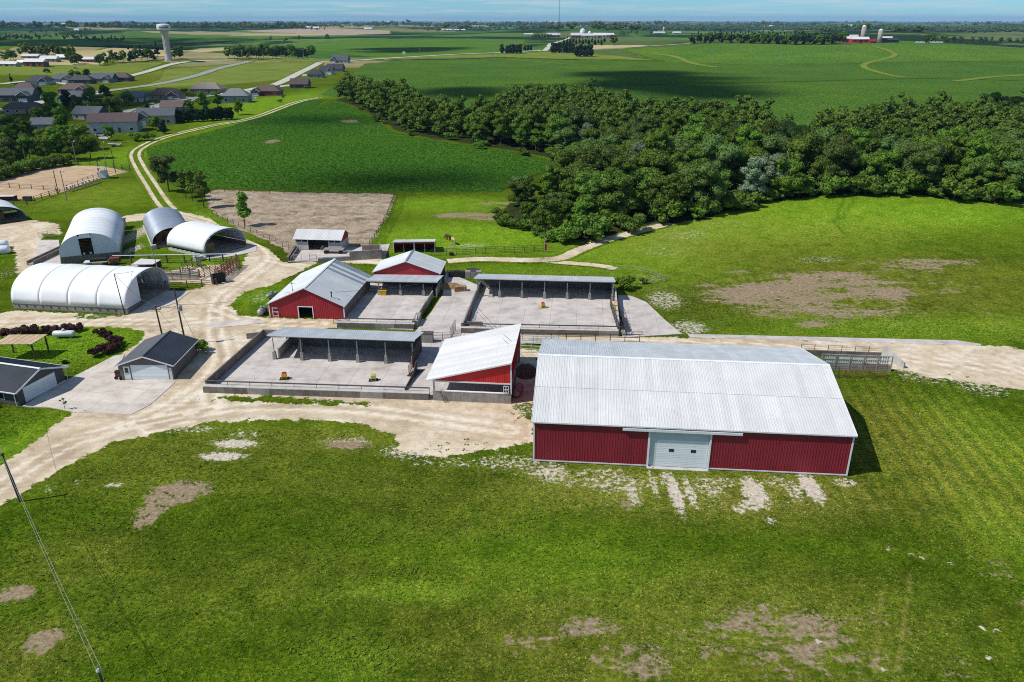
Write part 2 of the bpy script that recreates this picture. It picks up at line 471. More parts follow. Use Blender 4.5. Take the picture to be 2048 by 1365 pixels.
# brown earth showing through
A_SOIL = blobs([(345, 985, 62, 20, 1.0), (300, 1030, 22, 26, 1.0), (320, 1005, 45, 24, 1.0), (30, 1185, 40, 20, .9), (85, 1285, 38, 28, .9), (130, 1270, 40, 25, .45),
    (680, 890, 50, 12, .8), (30, 1040, 14, 10, .5), (115, 1212, 9, 5, .6), (1255, 1012, 16, 10, .7),
    (1560, 590, 150, 34, .95), (1470, 590, 50, 20, .9), (1670, 562, 130, 18, .95), (1750, 590, 80, 30, .8), (1640, 605, 190, 36, .62), (1820, 560, 130, 26, .5), (1690, 625, 130, 9, .8), (1850, 530, 120, 12, .65), (1620, 648, 40, 6, .8),
    (1560, 630, 100, 10, .6), (1480, 545, 30, 6, .6), (1910, 528, 50, 8, .6), (1500, 612, 60, 10, .7),
    (1060, 1280, 70, 30, .62), (1150, 1250, 80, 30, .6), (1240, 1320, 100, 44, .56), (1300, 1340, 80, 30, .58), (1480, 1260, 110, 44, .62), (1620, 1270, 130, 44, .68), (1400, 1240, 80, 26, .55), (1550, 1225, 120, 26, .55), (1480, 1320, 120, 40, .58),
    (1680, 1320, 140, 44, .68), (1560, 1330, 120, 40, .62), (1780, 1250, 60, 30, .5), (1850, 1320, 60, 30, .5), (1950, 1120, 60, 50, .45), (1900, 1330, 60, 40, .5), (2030, 1180, 30, 70, .35), (1600, 1200, 40, 16, .45),
    (1000, 410, 60, 8, .6), (930, 432, 80, 7, .8), (970, 436, 40, 6, .9), (700, 243, 18, 3, .8), (545, 283, 14, 4, .75), (780, 243, 14, 5, .8), (545, 290, 26, 6, .35), (745, 255, 40, 6, .4),
    (640, 120, 120, 5, .5), (920, 490, 50, 10, .5), (1090, 468, 24, 3, .9), (180, 1000, 30, 8, .3)])
# dry yellowish turf
A_DRY = blobs([(1300, 1290, 420, 90, .6), (900, 1200, 260, 60, .3), (400, 1180, 260, 70, .25), (300, 950, 160, 40, .4), (1000, 1010, 300, 26, .35), (700, 960, 260, 30, .35), (150, 1120, 120, 60, .4), (1700, 880, 160, 70, .7), (1850, 900, 160, 110, .8), (1950, 980, 140, 90, .6), (1500, 1250, 330, 110, .7), (1150, 1260, 220, 90, .6), (600, 880, 250, 26, .6),
    (1400, 480, 180, 50, .7), (1600, 470, 200, 26, .6), (1350, 440, 120, 40, .7), (1700, 570, 340, 70, .6), (1950, 600, 110, 70, .5), (60, 1300, 90, 60, .6), (600, 1150, 140, 50, .35),
    (1200, 975, 190, 40, 1.0), (1480, 985, 280, 46, 1.0), (330, 900, 140, 30, .5), (560, 925, 100, 22, .4), (900, 1050, 180, 30, .3), (180, 390, 90, 22, .5), (330, 110, 300, 9, .9), (560, 135, 110, 18, .8), (300, 150, 180, 12, .7),
    (460, 150, 160, 18, .8), (60, 140, 120, 8, .8), (1120, 110, 120, 8, .7)])
# lush bright turf
A_LUSH = blobs([(1500, 440, 500, 40, .9), (1800, 430, 300, 34, 1.0), (1250, 500, 160, 50, .8), (1850, 655, 300, 22, .7), (930, 475, 200, 30, 1.0), (890, 410, 120, 16, .8), (470, 440, 120, 40, .8), (130, 690, 130, 36, .9),
    (1100, 1130, 200, 60, .35), (850, 1180, 100, 20, .6), (700, 1330, 80, 40, .35), (60, 880, 80, 60, .6), (1980, 890, 90, 90, .6), (2000, 1040, 70, 90, .5), (400, 530, 60, 20, .8), (560, 595, 80, 22, .7),
    (230, 320, 60, 40, .8), (560, 200, 60, 20, .9), (110, 140, 150, 6, .9), (200, 395, 100, 26, .5), (1000, 545, 160, 14, .5), (1290, 545, 50, 14, .5)])
def catm(pts, n=8):
    P = [np.array(p) for p in pts]; P = [2 * P[0] - P[1]] + P + [2 * P[-1] - P[-2]]
    out = []
    for i in range(1, len(P) - 2):
        for k in range(n):
            t = k / n
            out.append(0.5 * ((2 * P[i]) + (-P[i - 1] + P[i + 1]) * t + (2 * P[i - 1] - 5 * P[i] + 4 * P[i + 1] - P[i + 2]) * t * t + (-P[i - 1] + 3 * P[i] - 3 * P[i + 1] + P[i + 2]) * t ** 3))
    out.append(P[-2]); return out
# wheel tracks pressed into the turf
trk = np.zeros(fx.shape)
near = (RR.ravel() < 260)
for pts, w, am in [([(1748, 1365), (1764, 1180)], .22, .8), ([(1790, 1365), (1822, 1150)], .22, .8), ([(1830, 1050), (1870, 985)], .4, .5),
                   ([(1690, 395), (1668, 445), (1690, 470)], .5, -.7), ([(1712, 395), (1682, 440)], .5, -.7), ([(1560, 520), (1700, 470), (1820, 465)], .7, -.5),
                   ([(735, 930), (790, 985)], .25, .5), ([(860, 935), (900, 965)], .25, .5), ([(1000, 1000), (560, 985), (200, 968)], .5, .35), ([(1500, 1030), (1960, 1140)], .5, .4),
                   ([(1740, 900), (1790, 760)], .5, .35), ([(1840, 930), (1880, 790)], .5, .3), ([(1900, 990), (1960, 800)], .6, .3)]:
    d = line_dist(fx[near], fy[near], [G(*p) for p in pts])
    v = np.clip(1 - (d / w) ** 2 * .5, 0, 1) * am
    tn = trk[near]; trk[near] = np.where(np.abs(v) > np.abs(tn), v, tn)
A_MOW = blobs([(1880, 880, 230, 150, 1.0), (1900, 1000, 180, 60, .6), (1650, 600, 420, 60, .25), (1000, 1150, 500, 120, .15)])
rut = np.zeros(fx.shape)
for pts in [[(-20, 985), (150, 885), (330, 838), (500, 815), (700, 818), (860, 838), (1020, 862)], [(250, 850), (360, 800), (440, 730), (430, 660), (440, 600), (500, 555), (545, 510), (480, 465), (400, 440), (352, 428)], [(1045, 678), (1400, 690), (1700, 706), (2060, 745)],
            [(430, 640), (330, 645), (150, 645), (-20, 650)], [(540, 520), (620, 535), (700, 530), (770, 522)], [(300, 860), (420, 820), (420, 790), (470, 735)], [(440, 620), (520, 645), (640, 650)]]:
    d = line_dist(fx[near], fy[near], catm([G(*p).xy for p in pts]))
    v = np.clip(1 - (np.abs(d - .95) / .5) ** 2, 0, 1) - .7 * np.clip(1 - (d / .45) ** 2, 0, 1) - .5 * np.clip(1 - (np.abs(d - 2.1) / .6) ** 2, 0, 1)
    rn = rut[near]; rut[near] = np.where(np.abs(v) > np.abs(rn), v, rn)
ATT = dict(mow=A_MOW, rut=rut, bare=A_BARE, soil=A_SOIL, dry=A_DRY, lush=A_LUSH, track=trk)

# ---- ground shading, shared by every sheet of ground
def c_grass(t):
    big = t.noise(0.035, 3, 0.6); mid = t.noise(0.33, 5, 0.7); fin = t.noise(2.4, 4, 0.75); vfin = t.noise(9.0, 2, 0.7); rag = t.noise(1.15, 6, 0.78)
    lush, dry = t.attr('lush'), t.attr('dry')
    midr = t.ramp(mid, [(0.3, 0), (0.7, 1)])
    c = t.mix(midr, (0.024, 0.060, 0.002), (0.080, 0.132, 0.005))
    c = t.mix(t.math('MULTIPLY', t.ramp(big, [(0.38, 0), (0.66, 1)]), 0.6), c, (0.086, 0.122, 0.007))
    stk = t.noise(0.09, 4, 0.65, stretch=(0.5, 1.3, 1), dist=0.5)
    c = t.mix(0.8, c, t.ramp(stk, [(0.32, 0.62), (0.5, 1.0), (0.68, 1.35)]), 'MULTIPLY')
    c = t.mix(t.math('MULTIPLY', lush, 0.85), c, t.mix(midr, (0.088, 0.200, 0.007), (0.195, 0.310, 0.018)))
    dm = t.math('MULTIPLY', t.math('MULTIPLY_ADD', dry, 0.9, 0.10), t.ramp(t.math('ADD', t.math('MULTIPLY', mid, 0.5), t.math('MULTIPLY', rag, 0.5)), [(0.36, 0), (0.62, 1)]))
    c = t.mix(t.math('MULTIPLY', dm, 0.8), c, (0.220, 0.215, 0.035))
    c = t.mix(1.0, c, t.ramp(fin, [(0.25, 0.30), (0.5, 0.92), (0.75, 1.9)]), 'MULTIPLY')
    c = t.mix(0.8, c, t.ramp(vfin, [(0.25, 0.35), (0.5, 1.0), (0.8, 1.9)]), 'MULTIPLY')
    mp = t.n('Mapping'); mp.inputs['Rotation'].default_value = (0, 0, 0.12); t.l(t.pos(), mp.inputs[0])
    wv = t.n('TexWave', bands_direction='X'); wv.inputs['Scale'].default_value = 0.17; wv.inputs['Distortion'].default_value = 3.0; wv.inputs['Detail'].default_value = 2; wv.inputs['Detail Scale'].default_value = 0.4; t.l(mp.outputs[0], wv.inputs['Vector'])
    c = t.mix(t.math('MULTIPLY', t.attr('mow'), 0.5), c, t.mix(1.0, c, t.ramp(wv.outputs['Fac'], [(0.15, (0.55, 0.66, 0.6)), (0.85, (1.65, 1.35, 1.2))]), 'MULTIPLY'))
    tr = t.attr('track')
    c = t.mix(t.math('MULTIPLY', t.smooth(tr, 0.1, 1.0), t.ramp(rag, [(0.4, 0.1), (0.6, 0.8)])), c, (0.26, 0.225, 0.06))
    c = t.mix(t.smooth(t.math('MULTIPLY', tr, -1.0), 0.1, 1.2), c, (0.03, 0.07, 0.006))
    brk = t.math('MULTIPLY_ADD', t.noise(0.16, 5, 0.72, stretch=(0.55, 1.5, 1), dist=0.7), 3.0, -1.5)
    so = t.smooth(t.math('ADD', t.math('ADD', t.attr('soil'), t.math('MULTIPLY', brk, t.math('MINIMUM', t.math('MULTIPLY', t.attr('soil'), 3.0), 1.0))), t.math('MULTIPLY_ADD', rag, 2.6, -1.95)), 0.0, 0.30)
    c = t.mix(so, c, t.ramp(fin, [(0.25, (0.12, 0.085, 0.050)), (0.5, (0.25, 0.19, 0.12)), (0.75, (0.42, 0.345, 0.24))]))
    ba = t.smooth(t.math('ADD', t.attr('bare'), t.math('MULTIPLY_ADD', t.noise(1.7, 5, 0.85), 3.6, -2.5)), 0.0, 0.20)
    c = t.mix(ba, c, t.ramp(fin, [(0.3, (0.30, 0.25, 0.185)), (0.6, (0.60, 0.54, 0.45))]))
    h = t.math('ADD', fin, t.math('MULTIPLY', vfin, 0.6))
    return c, h
def c_gravel(t):
    a = t.noise(0.16, 6, 0.62, dist=0.6); b = t.noise(0.9, 6, 0.7); f = t.noise(6.0, 3, 0.7)
    c = t.ramp(a, [(0.28, (0.38, 0.295, 0.195)), (0.5, (0.55, 0.455, 0.325)), (0.72, (0.68, 0.61, 0.50))])
    c = t.mix(0.75, c, t.ramp(b, [(0.25, 0.55), (0.5, 0.98), (0.75, 1.25)]), 'MULTIPLY')
    c = t.mix(0.5, c, t.ramp(f, [(0.25, 0.6), (0.5, 1.0), (0.78, 1.35)]), 'MULTIPLY')
    ws = t.ramp(t.noise(0.5, 5, 0.65, stretch=(0.35, 1.6, 1), dist=0.8), [(0.56, 0), (0.66, 1)])
    c = t.mix(t.math('MULTIPLY', ws, 0.28), c, (0.27, 0.21, 0.14))
    ru = t.attr('rut'); rg_ = t.ramp(b, [(0.3, 0.25), (0.6, 1.0)])
    c = t.mix(t.math('MULTIPLY', t.smooth(ru, 0.05, 0.9), t.math('MULTIPLY', rg_, 0.75)), c, (0.74, 0.67, 0.55))
    c = t.mix(t.math('MULTIPLY', t.smooth(t.math('MULTIPLY', ru, -1.0), 0.05, 0.7), t.math('MULTIPLY', rg_, 0.6)), c, (0.30, 0.235, 0.15))
    return c, t.math('ADD', f, b)
def c_soil(t):
    a = t.noise(0.28, 6, 0.68); b = t.noise(1.5, 5, 0.72, stretch=(0.6, 1.8, 1)); f = t.noise(5.0, 3, 0.7)
    c = t.ramp(a, [(0.3, (0.25, 0.18, 0.115)), (0.5, (0.46, 0.36, 0.255)), (0.72, (0.66, 0.55, 0.425))])
    c = t.mix(0.85, c, t.ramp(b, [(0.28, 0.42), (0.5, 0.95), (0.75, 1.35)]), 'MULTIPLY')
    gw = t.ramp(t.noise(0.22, 5, 0.7), [(0.56, 0), (0.66, 1)])
    c = t.mix(t.math('MULTIPLY', gw, 0.75), c, (0.10, 0.14, 0.025))
    return c, t.math('ADD', f, t.math('MULTIPLY', b, 2.0))
def c_arena(t):
    w = t.noise(1.2, 4, 0.6, stretch=(0.25, 1.0, 1), dist=0.4); a = t.noise(0.12, 4)
    c = t.ramp(a, [(0.3, (0.40, 0.285, 0.18)), (0.7, (0.54, 0.40, 0.265))])
    c = t.mix(0.7, c, t.ramp(w, [(0.3, 0.6), (0.55, 1.0), (0.75, 1.2)]), 'MULTIPLY')
    return c, w
def c_crop(t, lo=(0.018, 0.062, 0.007), hi=(0.088, 0.205, 0.022), rowdir=0.1, vs=1.35):
    mp = t.n('Mapping'); mp.inputs['Rotation'].default_value = (0, 0, rowdir); t.l(t.pos(), mp.inputs[0])
    nz = t.noise(0.05, 3, 0.5)
    vor = t.n('TexVoronoi'); vor.inputs['Scale'].default_value = vs; t.l(mp.outputs[0], vor.inputs['Vector'])
    wv = t.n('TexWave', bands_direction='Y'); wv.inputs['Scale'].default_value = 0.30; wv.inputs['Distortion'].default_value = 3.5
    wv.inputs['Detail'].default_value = 3; wv.inputs['Detail Scale'].default_value = 0.25; t.l(mp.outputs[0], wv.inputs['Vector'])
    mid = t.noise(0.45, 5, 0.7); big = t.noise(0.012, 4, 0.6)
    c = t.mix(t.ramp(vor.outputs['Distance'], [(0.1, 1), (0.62, 0)]), lo, hi)
    c = t.mix(0.55, c, t.ramp(mid, [(0.3, 0.5), (0.5, 0.95), (0.72, 1.5)]), 'MULTIPLY')
    c = t.mix(0.30, c, t.ramp(wv.outputs['Fac'], [(0.1, 0.5), (0.6, 1.2)]), 'MULTIPLY')
    c = t.mix(t.math('MULTIPLY', t.ramp(big, [(0.42, 0), (0.66, 1)]), 0.5), c, t.mix(1.0, c, (1.7, 1.35, 0.9), 'MULTIPLY'))
    so = t.smooth(t.math('ADD', t.attr('soil'), t.math('MULTIPLY_ADD', t.noise(0.9, 6, 0.72), 1.5, -1.27)), 0.0, 0.14)
    c = t.mix(so, c, t.ramp(t.noise(1.3, 4), [(0.3, (0.10, 0.10, 0.05)), (0.7, (0.30, 0.24, 0.17))]))
    return c, t.math('SUBTRACT', mid, vor.outputs['Distance'])
def c_plain(t, a, b, s=0.02):
    n = t.noise(s, 5, 0.65); f = t.noise(s * 14, 4, 0.7, stretch=(0.5, 1.5, 1))
    c = t.mix(t.ramp(n, [(0.3, 0), (0.7, 1)]), a, b)
    c = t.mix(0.5, c, t.ramp(f, [(0.3, 0.6), (0.7, 1.25)]), 'MULTIPLY')
    return c, f

def ground_mat(name, fn, amp=1.2, nscale=0.8, base=c_grass, bstr=0.5, bdist=0.12):
    t = NT(bpy.data.materials.new(name))
    if base is None:
        c, h = fn(t)
    else:
        gc, gh = base(t); tc, th = fn(t)
        n = t.math('MULTIPLY_ADD', t.noise(nscale, 6, 0.72), amp * 2.4, -amp * 1.2)
        m = t.smooth(t.math('ADD', t.math('MULTIPLY', t.attr('sdf'), -1.0), n), -0.12, 0.12)
        c = t.mix(m, gc, tc); h = t.mix(m, gh, th)
    return t.finish(c, 1.0, 0.0, h, bstr, bdist, 0.0)

def c_mosaic(t):
    """land beyond the near hills: a patchwork of crops, hay, stubble and woods"""
    v = t.n('TexVoronoi', distance='CHEBYCHEV'); v.inputs['Scale'].default_value = 1 / 420.0; t.l(t.pos(), v.inputs['Vector'])
    s = t.n('SeparateColor'); t.l(v.outputs['Color'], s.inputs[0])
    c = t.ramp(s.outputs[0], [(0.0, (0.045, 0.115, 0.020)), (0.3, (0.07, 0.16, 0.028)), (0.52, (0.11, 0.18, 0.035)), (0.70, (0.035, 0.095, 0.018)), (0.86, (0.26, 0.23, 0.11)), (1.0, (0.30, 0.26, 0.15))])
    w = t.ramp(t.noise(0.0016, 5, 0.62), [(0.50, 0), (0.53, 1)])
    c = t.mix(w, c, (0.016, 0.040, 0.012))
    f = t.noise(0.03, 5, 0.7)
    c = t.mix(0.6, c, t.ramp(f, [(0.3, 0.55), (0.7, 1.3)]), 'MULTIPLY')
    return c, f

def ground_base(t):
    gc, gh = c_grass(t); mc, mh = c_mosaic(t)
    ln = t.n('VectorMath', operation='LENGTH'); t.l(t.pos(), ln.inputs[0])
    m = t.smooth(t.math('ADD', ln.outputs['Value'], t.math('MULTIPLY', t.noise(0.004, 3), 300.0)), 1000.0, 1150.0)
    return t.mix(m, gc, mc), t.mix(m, gh, mh)

verts = np.stack([fx, fy, GZ.ravel()], 1)
ring = np.stack([np.zeros(NA, int), np.arange(NA), (np.arange(NA) + 1) % NA, (np.arange(NA) + 1) % NA], 1)
me = npmesh('ground', verts, CELLS, ground_mat('turf and far fields', ground_base, base=None), ATT, True)
tag(add('ground', me), kind='structure')

_layer = [0]
def sheet(name, polys, mat, margin=1.6, lift=None, label=None, sdf=None, holes=()):
    """part of the ground with its own cover, cut from the same sheet and laid just above it"""
    if sdf is None:
        sdf = np.full(fx.shape, 1e3)
        for p in polys: sdf = np.minimum(sdf, poly_sdf(fx, fy, px_poly(p) if isinstance(p[0], tuple) else p))
    for p in holes: sdf = np.maximum(sdf, np.where(sdf < 900, -poly_sdf(fx, fy, px_poly(p)), sdf))
    keep = (sdf[CELLS].min(1) < margin)
    cells = CELLS[keep]
    if not len(cells): return None
    used, inv = np.unique(cells.ravel(), return_inverse=True)
    _layer[0] += 1
    dz = 0.007 * _layer[0] if lift is None else lift
    v = verts[used].copy()
    fall = np.clip((margin - sdf[used]) / (margin * 0.35), -1, 1)     # the rim of the sheet dips into the ground below it
    v[:, 2] += np.where(fall > 0, dz * np.minimum(fall * 3, 1), fall * 0.25) + np.where(fall > 0, 1, 0) * np.clip(np.hypot(v[:, 0], v[:, 1]) - 300, 0, None) * 0.00004 * (1 + _layer[0] % 4)
    at = {k: a[used] for k, a in ATT.items()}; at['sdf'] = sdf[used]
    o = add(name, npmesh(name, v, inv.reshape(-1, 4), mat, at, True))
    return tag(o, label, kind='structure')

# near fields -------------------------------------------------------
CROP_NEAR = [(296, 312), (330, 345), (352, 372), (420, 380), (700, 384), (1000, 384), (1040, 360), (1135, 322), (1050, 305), (960, 292), (850, 276), (790, 262), (760, 238), (715, 214),
             (660, 198), (620, 201), (560, 222), (505, 240), (425, 262), (330, 285), (292, 298)]
CROP_FAR = [(640, 190), (735, 128), (800, 121), (1000, 116), (1200, 122), (1330, 124), (1520, 132), (1700, 128), (2100, 126), (2100, 260), (1560, 270), (1000, 240), (760, 215)]
M_CROP = ground_mat('broad leaved crop', c_crop, 1.0, 0.7, bstr=0.8, bdist=0.35)
M_CROPF = ground_mat('far crop', lambda t: c_crop(t, (0.036, 0.094, 0.014), (0.125, 0.225, 0.036), -0.2, 0.8), 2.0, 0.3, bstr=0.6, bdist=0.4)
sheet('crop_field', [CROP_NEAR], M_CROP)
sheet('far_crop_field', [CROP_FAR], M_CROPF, margin=4)
M_CROPG = ground_mat('light crop', lambda t: c_crop(t, (0.050, 0.120, 0.016), (0.135, 0.245, 0.036), 0.3, 0.5), 3.0, 0.2, bstr=0.5, bdist=0.4)
sheet('light_crop_field', [[(1330, 124), (1250, 100), (1380, 90), (1560, 88), (1700, 92), (2100, 90), (2100, 124), (1700, 126), (1500, 130)]], M_CROPG, margin=6)
sheet('green_field', [[(690, 108), (500, 96), (700, 80), (960, 78), (1050, 80), (1040, 98), (900, 110), (760, 116)],
                      [(0, 100), (180, 92), (320, 88), (500, 80), (640, 72), (450, 70), (200, 72), (0, 82)]], M_CROPG, margin=8)
M_STUB = ground_mat('tan stubble', lambda t: c_plain(t, (0.34, 0.28, 0.13), (0.46, 0.39, 0.22)), 4.0, 0.1)
M_PLOW = ground_mat('pinkish worked soil', lambda t: c_plain(t, (0.30, 0.23, 0.17), (0.40, 0.32, 0.24)), 4.0, 0.1)
sheet('stubble_field', [[(0, 128), (0, 104), (200, 101), (400, 97), (500, 93), (420, 104), (340, 112), (230, 118), (190, 132)], [(450, 72), (620, 64), (720, 70), (600, 72)],
                        [(1180, 100), (1130, 90), (1300, 91), (1250, 97)]], M_STUB, margin=8)
sheet('worked_field', [[(480, 62), (590, 58), (780, 62), (780, 68), (680, 70), (560, 66)]], M_PLOW, margin=8)
M_HAYM = ground_mat('meadow', lambda t: c_plain(t, (0.115, 0.165, 0.022), (0.19, 0.225, 0.05), 0.03), 3.0, 0.15)
sheet('meadow', [[(200, 130), (320, 122), (480, 122), (660, 124), (720, 118), (1000, 114), (1330, 123), (1230, 112), (1100, 104), (860, 112), (700, 116), (600, 119), (340, 121)],
                 [(0, 152), (0, 136), (200, 130), (330, 125), (280, 142), (180, 150)], [(330, 140), (480, 128), (620, 124), (640, 130), (560, 160), (430, 172), (280, 176), (320, 160)]], M_HAYM, margin=6)
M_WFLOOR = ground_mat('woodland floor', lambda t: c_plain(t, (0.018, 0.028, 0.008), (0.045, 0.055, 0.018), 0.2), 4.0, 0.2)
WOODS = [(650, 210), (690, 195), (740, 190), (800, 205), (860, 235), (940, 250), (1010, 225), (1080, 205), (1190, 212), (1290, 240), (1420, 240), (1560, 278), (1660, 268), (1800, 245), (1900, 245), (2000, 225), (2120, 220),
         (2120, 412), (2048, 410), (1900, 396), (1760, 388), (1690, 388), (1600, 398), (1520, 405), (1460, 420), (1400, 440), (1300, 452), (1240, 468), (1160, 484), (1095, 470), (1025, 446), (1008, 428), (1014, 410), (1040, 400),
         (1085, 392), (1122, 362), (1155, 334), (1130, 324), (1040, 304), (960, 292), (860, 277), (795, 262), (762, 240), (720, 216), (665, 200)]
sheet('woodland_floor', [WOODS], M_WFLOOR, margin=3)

# yard ---------------------------------------------------------------
M_GRAV = ground_mat('crushed limestone', c_gravel, 1.7, 0.45, bstr=0.5, bdist=0.06)
YARD = [
    [(-30, 1030), (70, 972), (150, 922), (230, 886), (330, 864), (420, 845), (540, 840), (660, 842), (740, 852), (785, 872), (800, 903), (870, 915), (960, 905), (1030, 892), (1068, 888), (1066, 800),
     (870, 796), (405, 784), (345, 768), (230, 800), (150, 822), (60, 893), (-30, 955)],
    [(340, 775), (412, 792), (470, 735), (540, 668), (700, 655), (880, 660), (880, 640), (690, 640), (540, 637), (478, 632), (460, 608), (490, 584), (545, 570), (575, 556), (640, 524), (760, 530), (770, 514), (700, 520), (590, 524),
     (582, 498), (540, 476), (470, 452), (400, 432), (350, 422), (318, 424), (350, 440), (420, 460), (500, 500), (480, 540), (420, 572), (340, 590), (255, 634), (20, 622), (-30, 640), (-30, 662), (60, 655), (160, 654), (250, 656), (292, 664),
     (275, 690), (240, 712), (300, 740)],
    [(-30, 455), (60, 441), (115, 448), (122, 470), (85, 468), (70, 530), (35, 560), (30, 500), (-30, 470)],
    [(215, 446), (250, 432), (318, 424), (300, 440), (250, 446), (240, 455)],
    [(1035, 664), (1240, 674), (1350, 676), (1700, 682), (2010, 694), (2100, 712), (2100, 792), (1960, 768), (1860, 756), (1800, 742), (1640, 706), (1100, 684), (1035, 690)],
    [(322, 548), (372, 534), (470, 530), (486, 545), (436, 574), (398, 566), (335, 566)], [(180, 534), (300, 532), (330, 540), (322, 550), (200, 548)],
    [(1035, 700), (1080, 700), (1072, 800), (1025, 810)],
]
HOLES = [[(425, 796), (520, 793), (640, 800), (735, 806), (735, 811), (600, 810), (470, 803)], [(1030, 812), (1066, 806), (1066, 842), (1045, 838)], [(395, 700), (412, 690), (408, 680), (396, 684)], [(150, 632), (215, 632), (215, 638), (150, 638)]]
sheet('gravel_yard', YARD, M_GRAV, margin=3.0, holes=HOLES)
M_SOIL = ground_mat('trampled earth', c_soil, 2.0, 0.3, bstr=1.0, bdist=0.25)
sheet('dirt_lot', [[(410, 388), (430, 380), (600, 386), (790, 389), (782, 420), (755, 465), (735, 500), (700, 512), (590, 520), (560, 494), (470, 455), (420, 420)]], M_SOIL, margin=3.2)
M_AREN = ground_mat('arena sand', c_arena, 0.5, 0.9, bstr=0.4, bdist=0.1)
sheet('riding_arena', [[(-40, 372), (20, 346), (110, 332), (200, 333), (258, 344), (205, 356), (135, 382), (112, 389), (60, 399), (-40, 402)]], M_AREN)

# narrow tracks and far roads: ribbons laid over the land -----------------
catmull = catm
def ribbon(name, pxs, half, mat, tracks=False, lift=0.06, sub=10):
    pts = catmull([G(*p).xy for p in pxs], sub)
    offs = [-half * 1.5, -half, -half * .62, -half * .3, 0, half * .3, half * .62, half, half * 1.5]
    sd = [half * .5, 0, -half * .3, (.35 if tracks else -half * .7), (.8 if tracks else -half), (.35 if tracks else -half * .7), -half * .3, 0, half * .5]
    v = []; s = []
    for i, p in enumerate(pts):
        a = pts[max(i - 1, 0)]; b = pts[min(i + 1, len(pts) - 1)]
        d = b - a; d = d / (np.linalg.norm(d) + 1e-9); nrm = np.array([-d[1], d[0]])
        for o, q in zip(offs, sd):
            w = p + nrm * o; r = np.hypot(*w)
            v.append((w[0], w[1], float(H(w[0], w[1])) + lift + max(0, r - 250) * 0.00025)); s.append(q)
    k = len(offs); f = [[i * k + j, (i + 1) * k + j, (i + 1) * k + j + 1, i * k + j + 1] for i in range(len(pts) - 1) for j in range(k - 1)]
    z = np.zeros(len(v))
    return tag(add(name, npmesh(name, v, np.array(f)[:, ::-1], mat, dict(sdf=s, mow=z, rut=z, bare=z, soil=z, dry=z, lush=z + .4, track=z), True)), kind='structure')
M_TRAIL = ground_mat('two wheel track', c_gravel, 0.45, 0.9, bstr=0.5, bdist=0.06)
M_PAVE = ground_mat('pale concrete road', lambda t: c_plain(t, (0.42, 0.40, 0.36), (0.52, 0.50, 0.46), 0.1), 0.2, 0.5)
M_ASPH = ground_mat('grey road', lambda t: c_plain(t, (0.24, 0.24, 0.24), (0.33, 0.33, 0.32), 0.1), 0.2, 0.5)
ribbon('farm_track', [(352, 432), (325, 405), (302, 370), (280, 335), (270, 310), (285, 294), (330, 275), (420, 253), (500, 238), (565, 215), (640, 196)], 1.9, M_TRAIL, True)
ribbon('pasture_path', [(895, 523), (960, 519), (1060, 521), (1120, 517), (1160, 500), (1215, 480), (1290, 460), (1340, 447)], 1.5, M_TRAIL)
ribbon('side_path', [(1075, 521), (1130, 526), (1190, 531), (1232, 538)], 1.1, M_TRAIL)
ribbon('street', [(640, 126), (606, 143), (560, 166), (520, 176), (420, 192), (330, 208), (290, 222), (270, 232)], 4.0, M_PAVE, lift=0.12)
ribbon('upper_street', [(500, 123), (440, 137), (388, 153), (320, 168), (240, 179), (170, 188)], 4.0, M_ASPH, lift=0.12)
ribbon('lane', [(470, 121), (390, 123), (340, 130), (290, 145), (258, 153)], 3.5, M_PAVE, lift=0.12)
ribbon('old_street', [(0, 169), (60, 163), (110, 166), (140, 170)], 3.0, M_PAVE, lift=0.12)
ribbon('hill_road', [(1140, 76), (1115, 85), (1095, 97), (1070, 102), (1000, 106), (900, 110), (780, 117), (640, 124)], 4.5, M_PAVE, lift=0.15)
ribbon('field_road', [(1180, 99), (1280, 94), (1380, 88)], 3.0, M_PAVE, lift=0.15)
ribbon('grass_waterway', [(1745, 92), (1790, 110), (1728, 130), (1760, 146), (1810, 156)], 3.0, ground_mat('waterway grass', lambda t: c_plain(t, (0.13, 0.18, 0.03), (0.20, 0.23, 0.05)), 0.8, 0.3), lift=0.1)
ribbon('field_strip', [(1300, 107), (1350, 114), (1385, 127), (1430, 135)], 4.0, bpy.data.materials['waterway grass'], lift=0.1)
M_DSTRIP = ground_mat('dark terrace grass', lambda t: c_plain(t, (0.020, 0.045, 0.010), (0.045, 0.080, 0.016)), 0.8, 0.3)
ribbon('terrace_bank', [(1010, 169), (1200, 171), (1500, 166), (1700, 161), (1860, 158), (2060, 163)], 2.2, M_DSTRIP, lift=0.1)
ribbon('terrace_bank', [(1080, 119), (1200, 119), (1330, 123)], 2.5, M_DSTRIP, lift=0.1)
ribbon('field_edge', [(735, 122), (900, 116), (1020, 120), (1200, 133), (1330, 136), (1440, 135)], 1.6, bpy.data.materials['waterway grass'], lift=0.1)
ribbon('terrace_strip', [(1910, 163), (1980, 155), (2060, 150)], 3.5, bpy.data.materials['waterway grass'], lift=0.1)

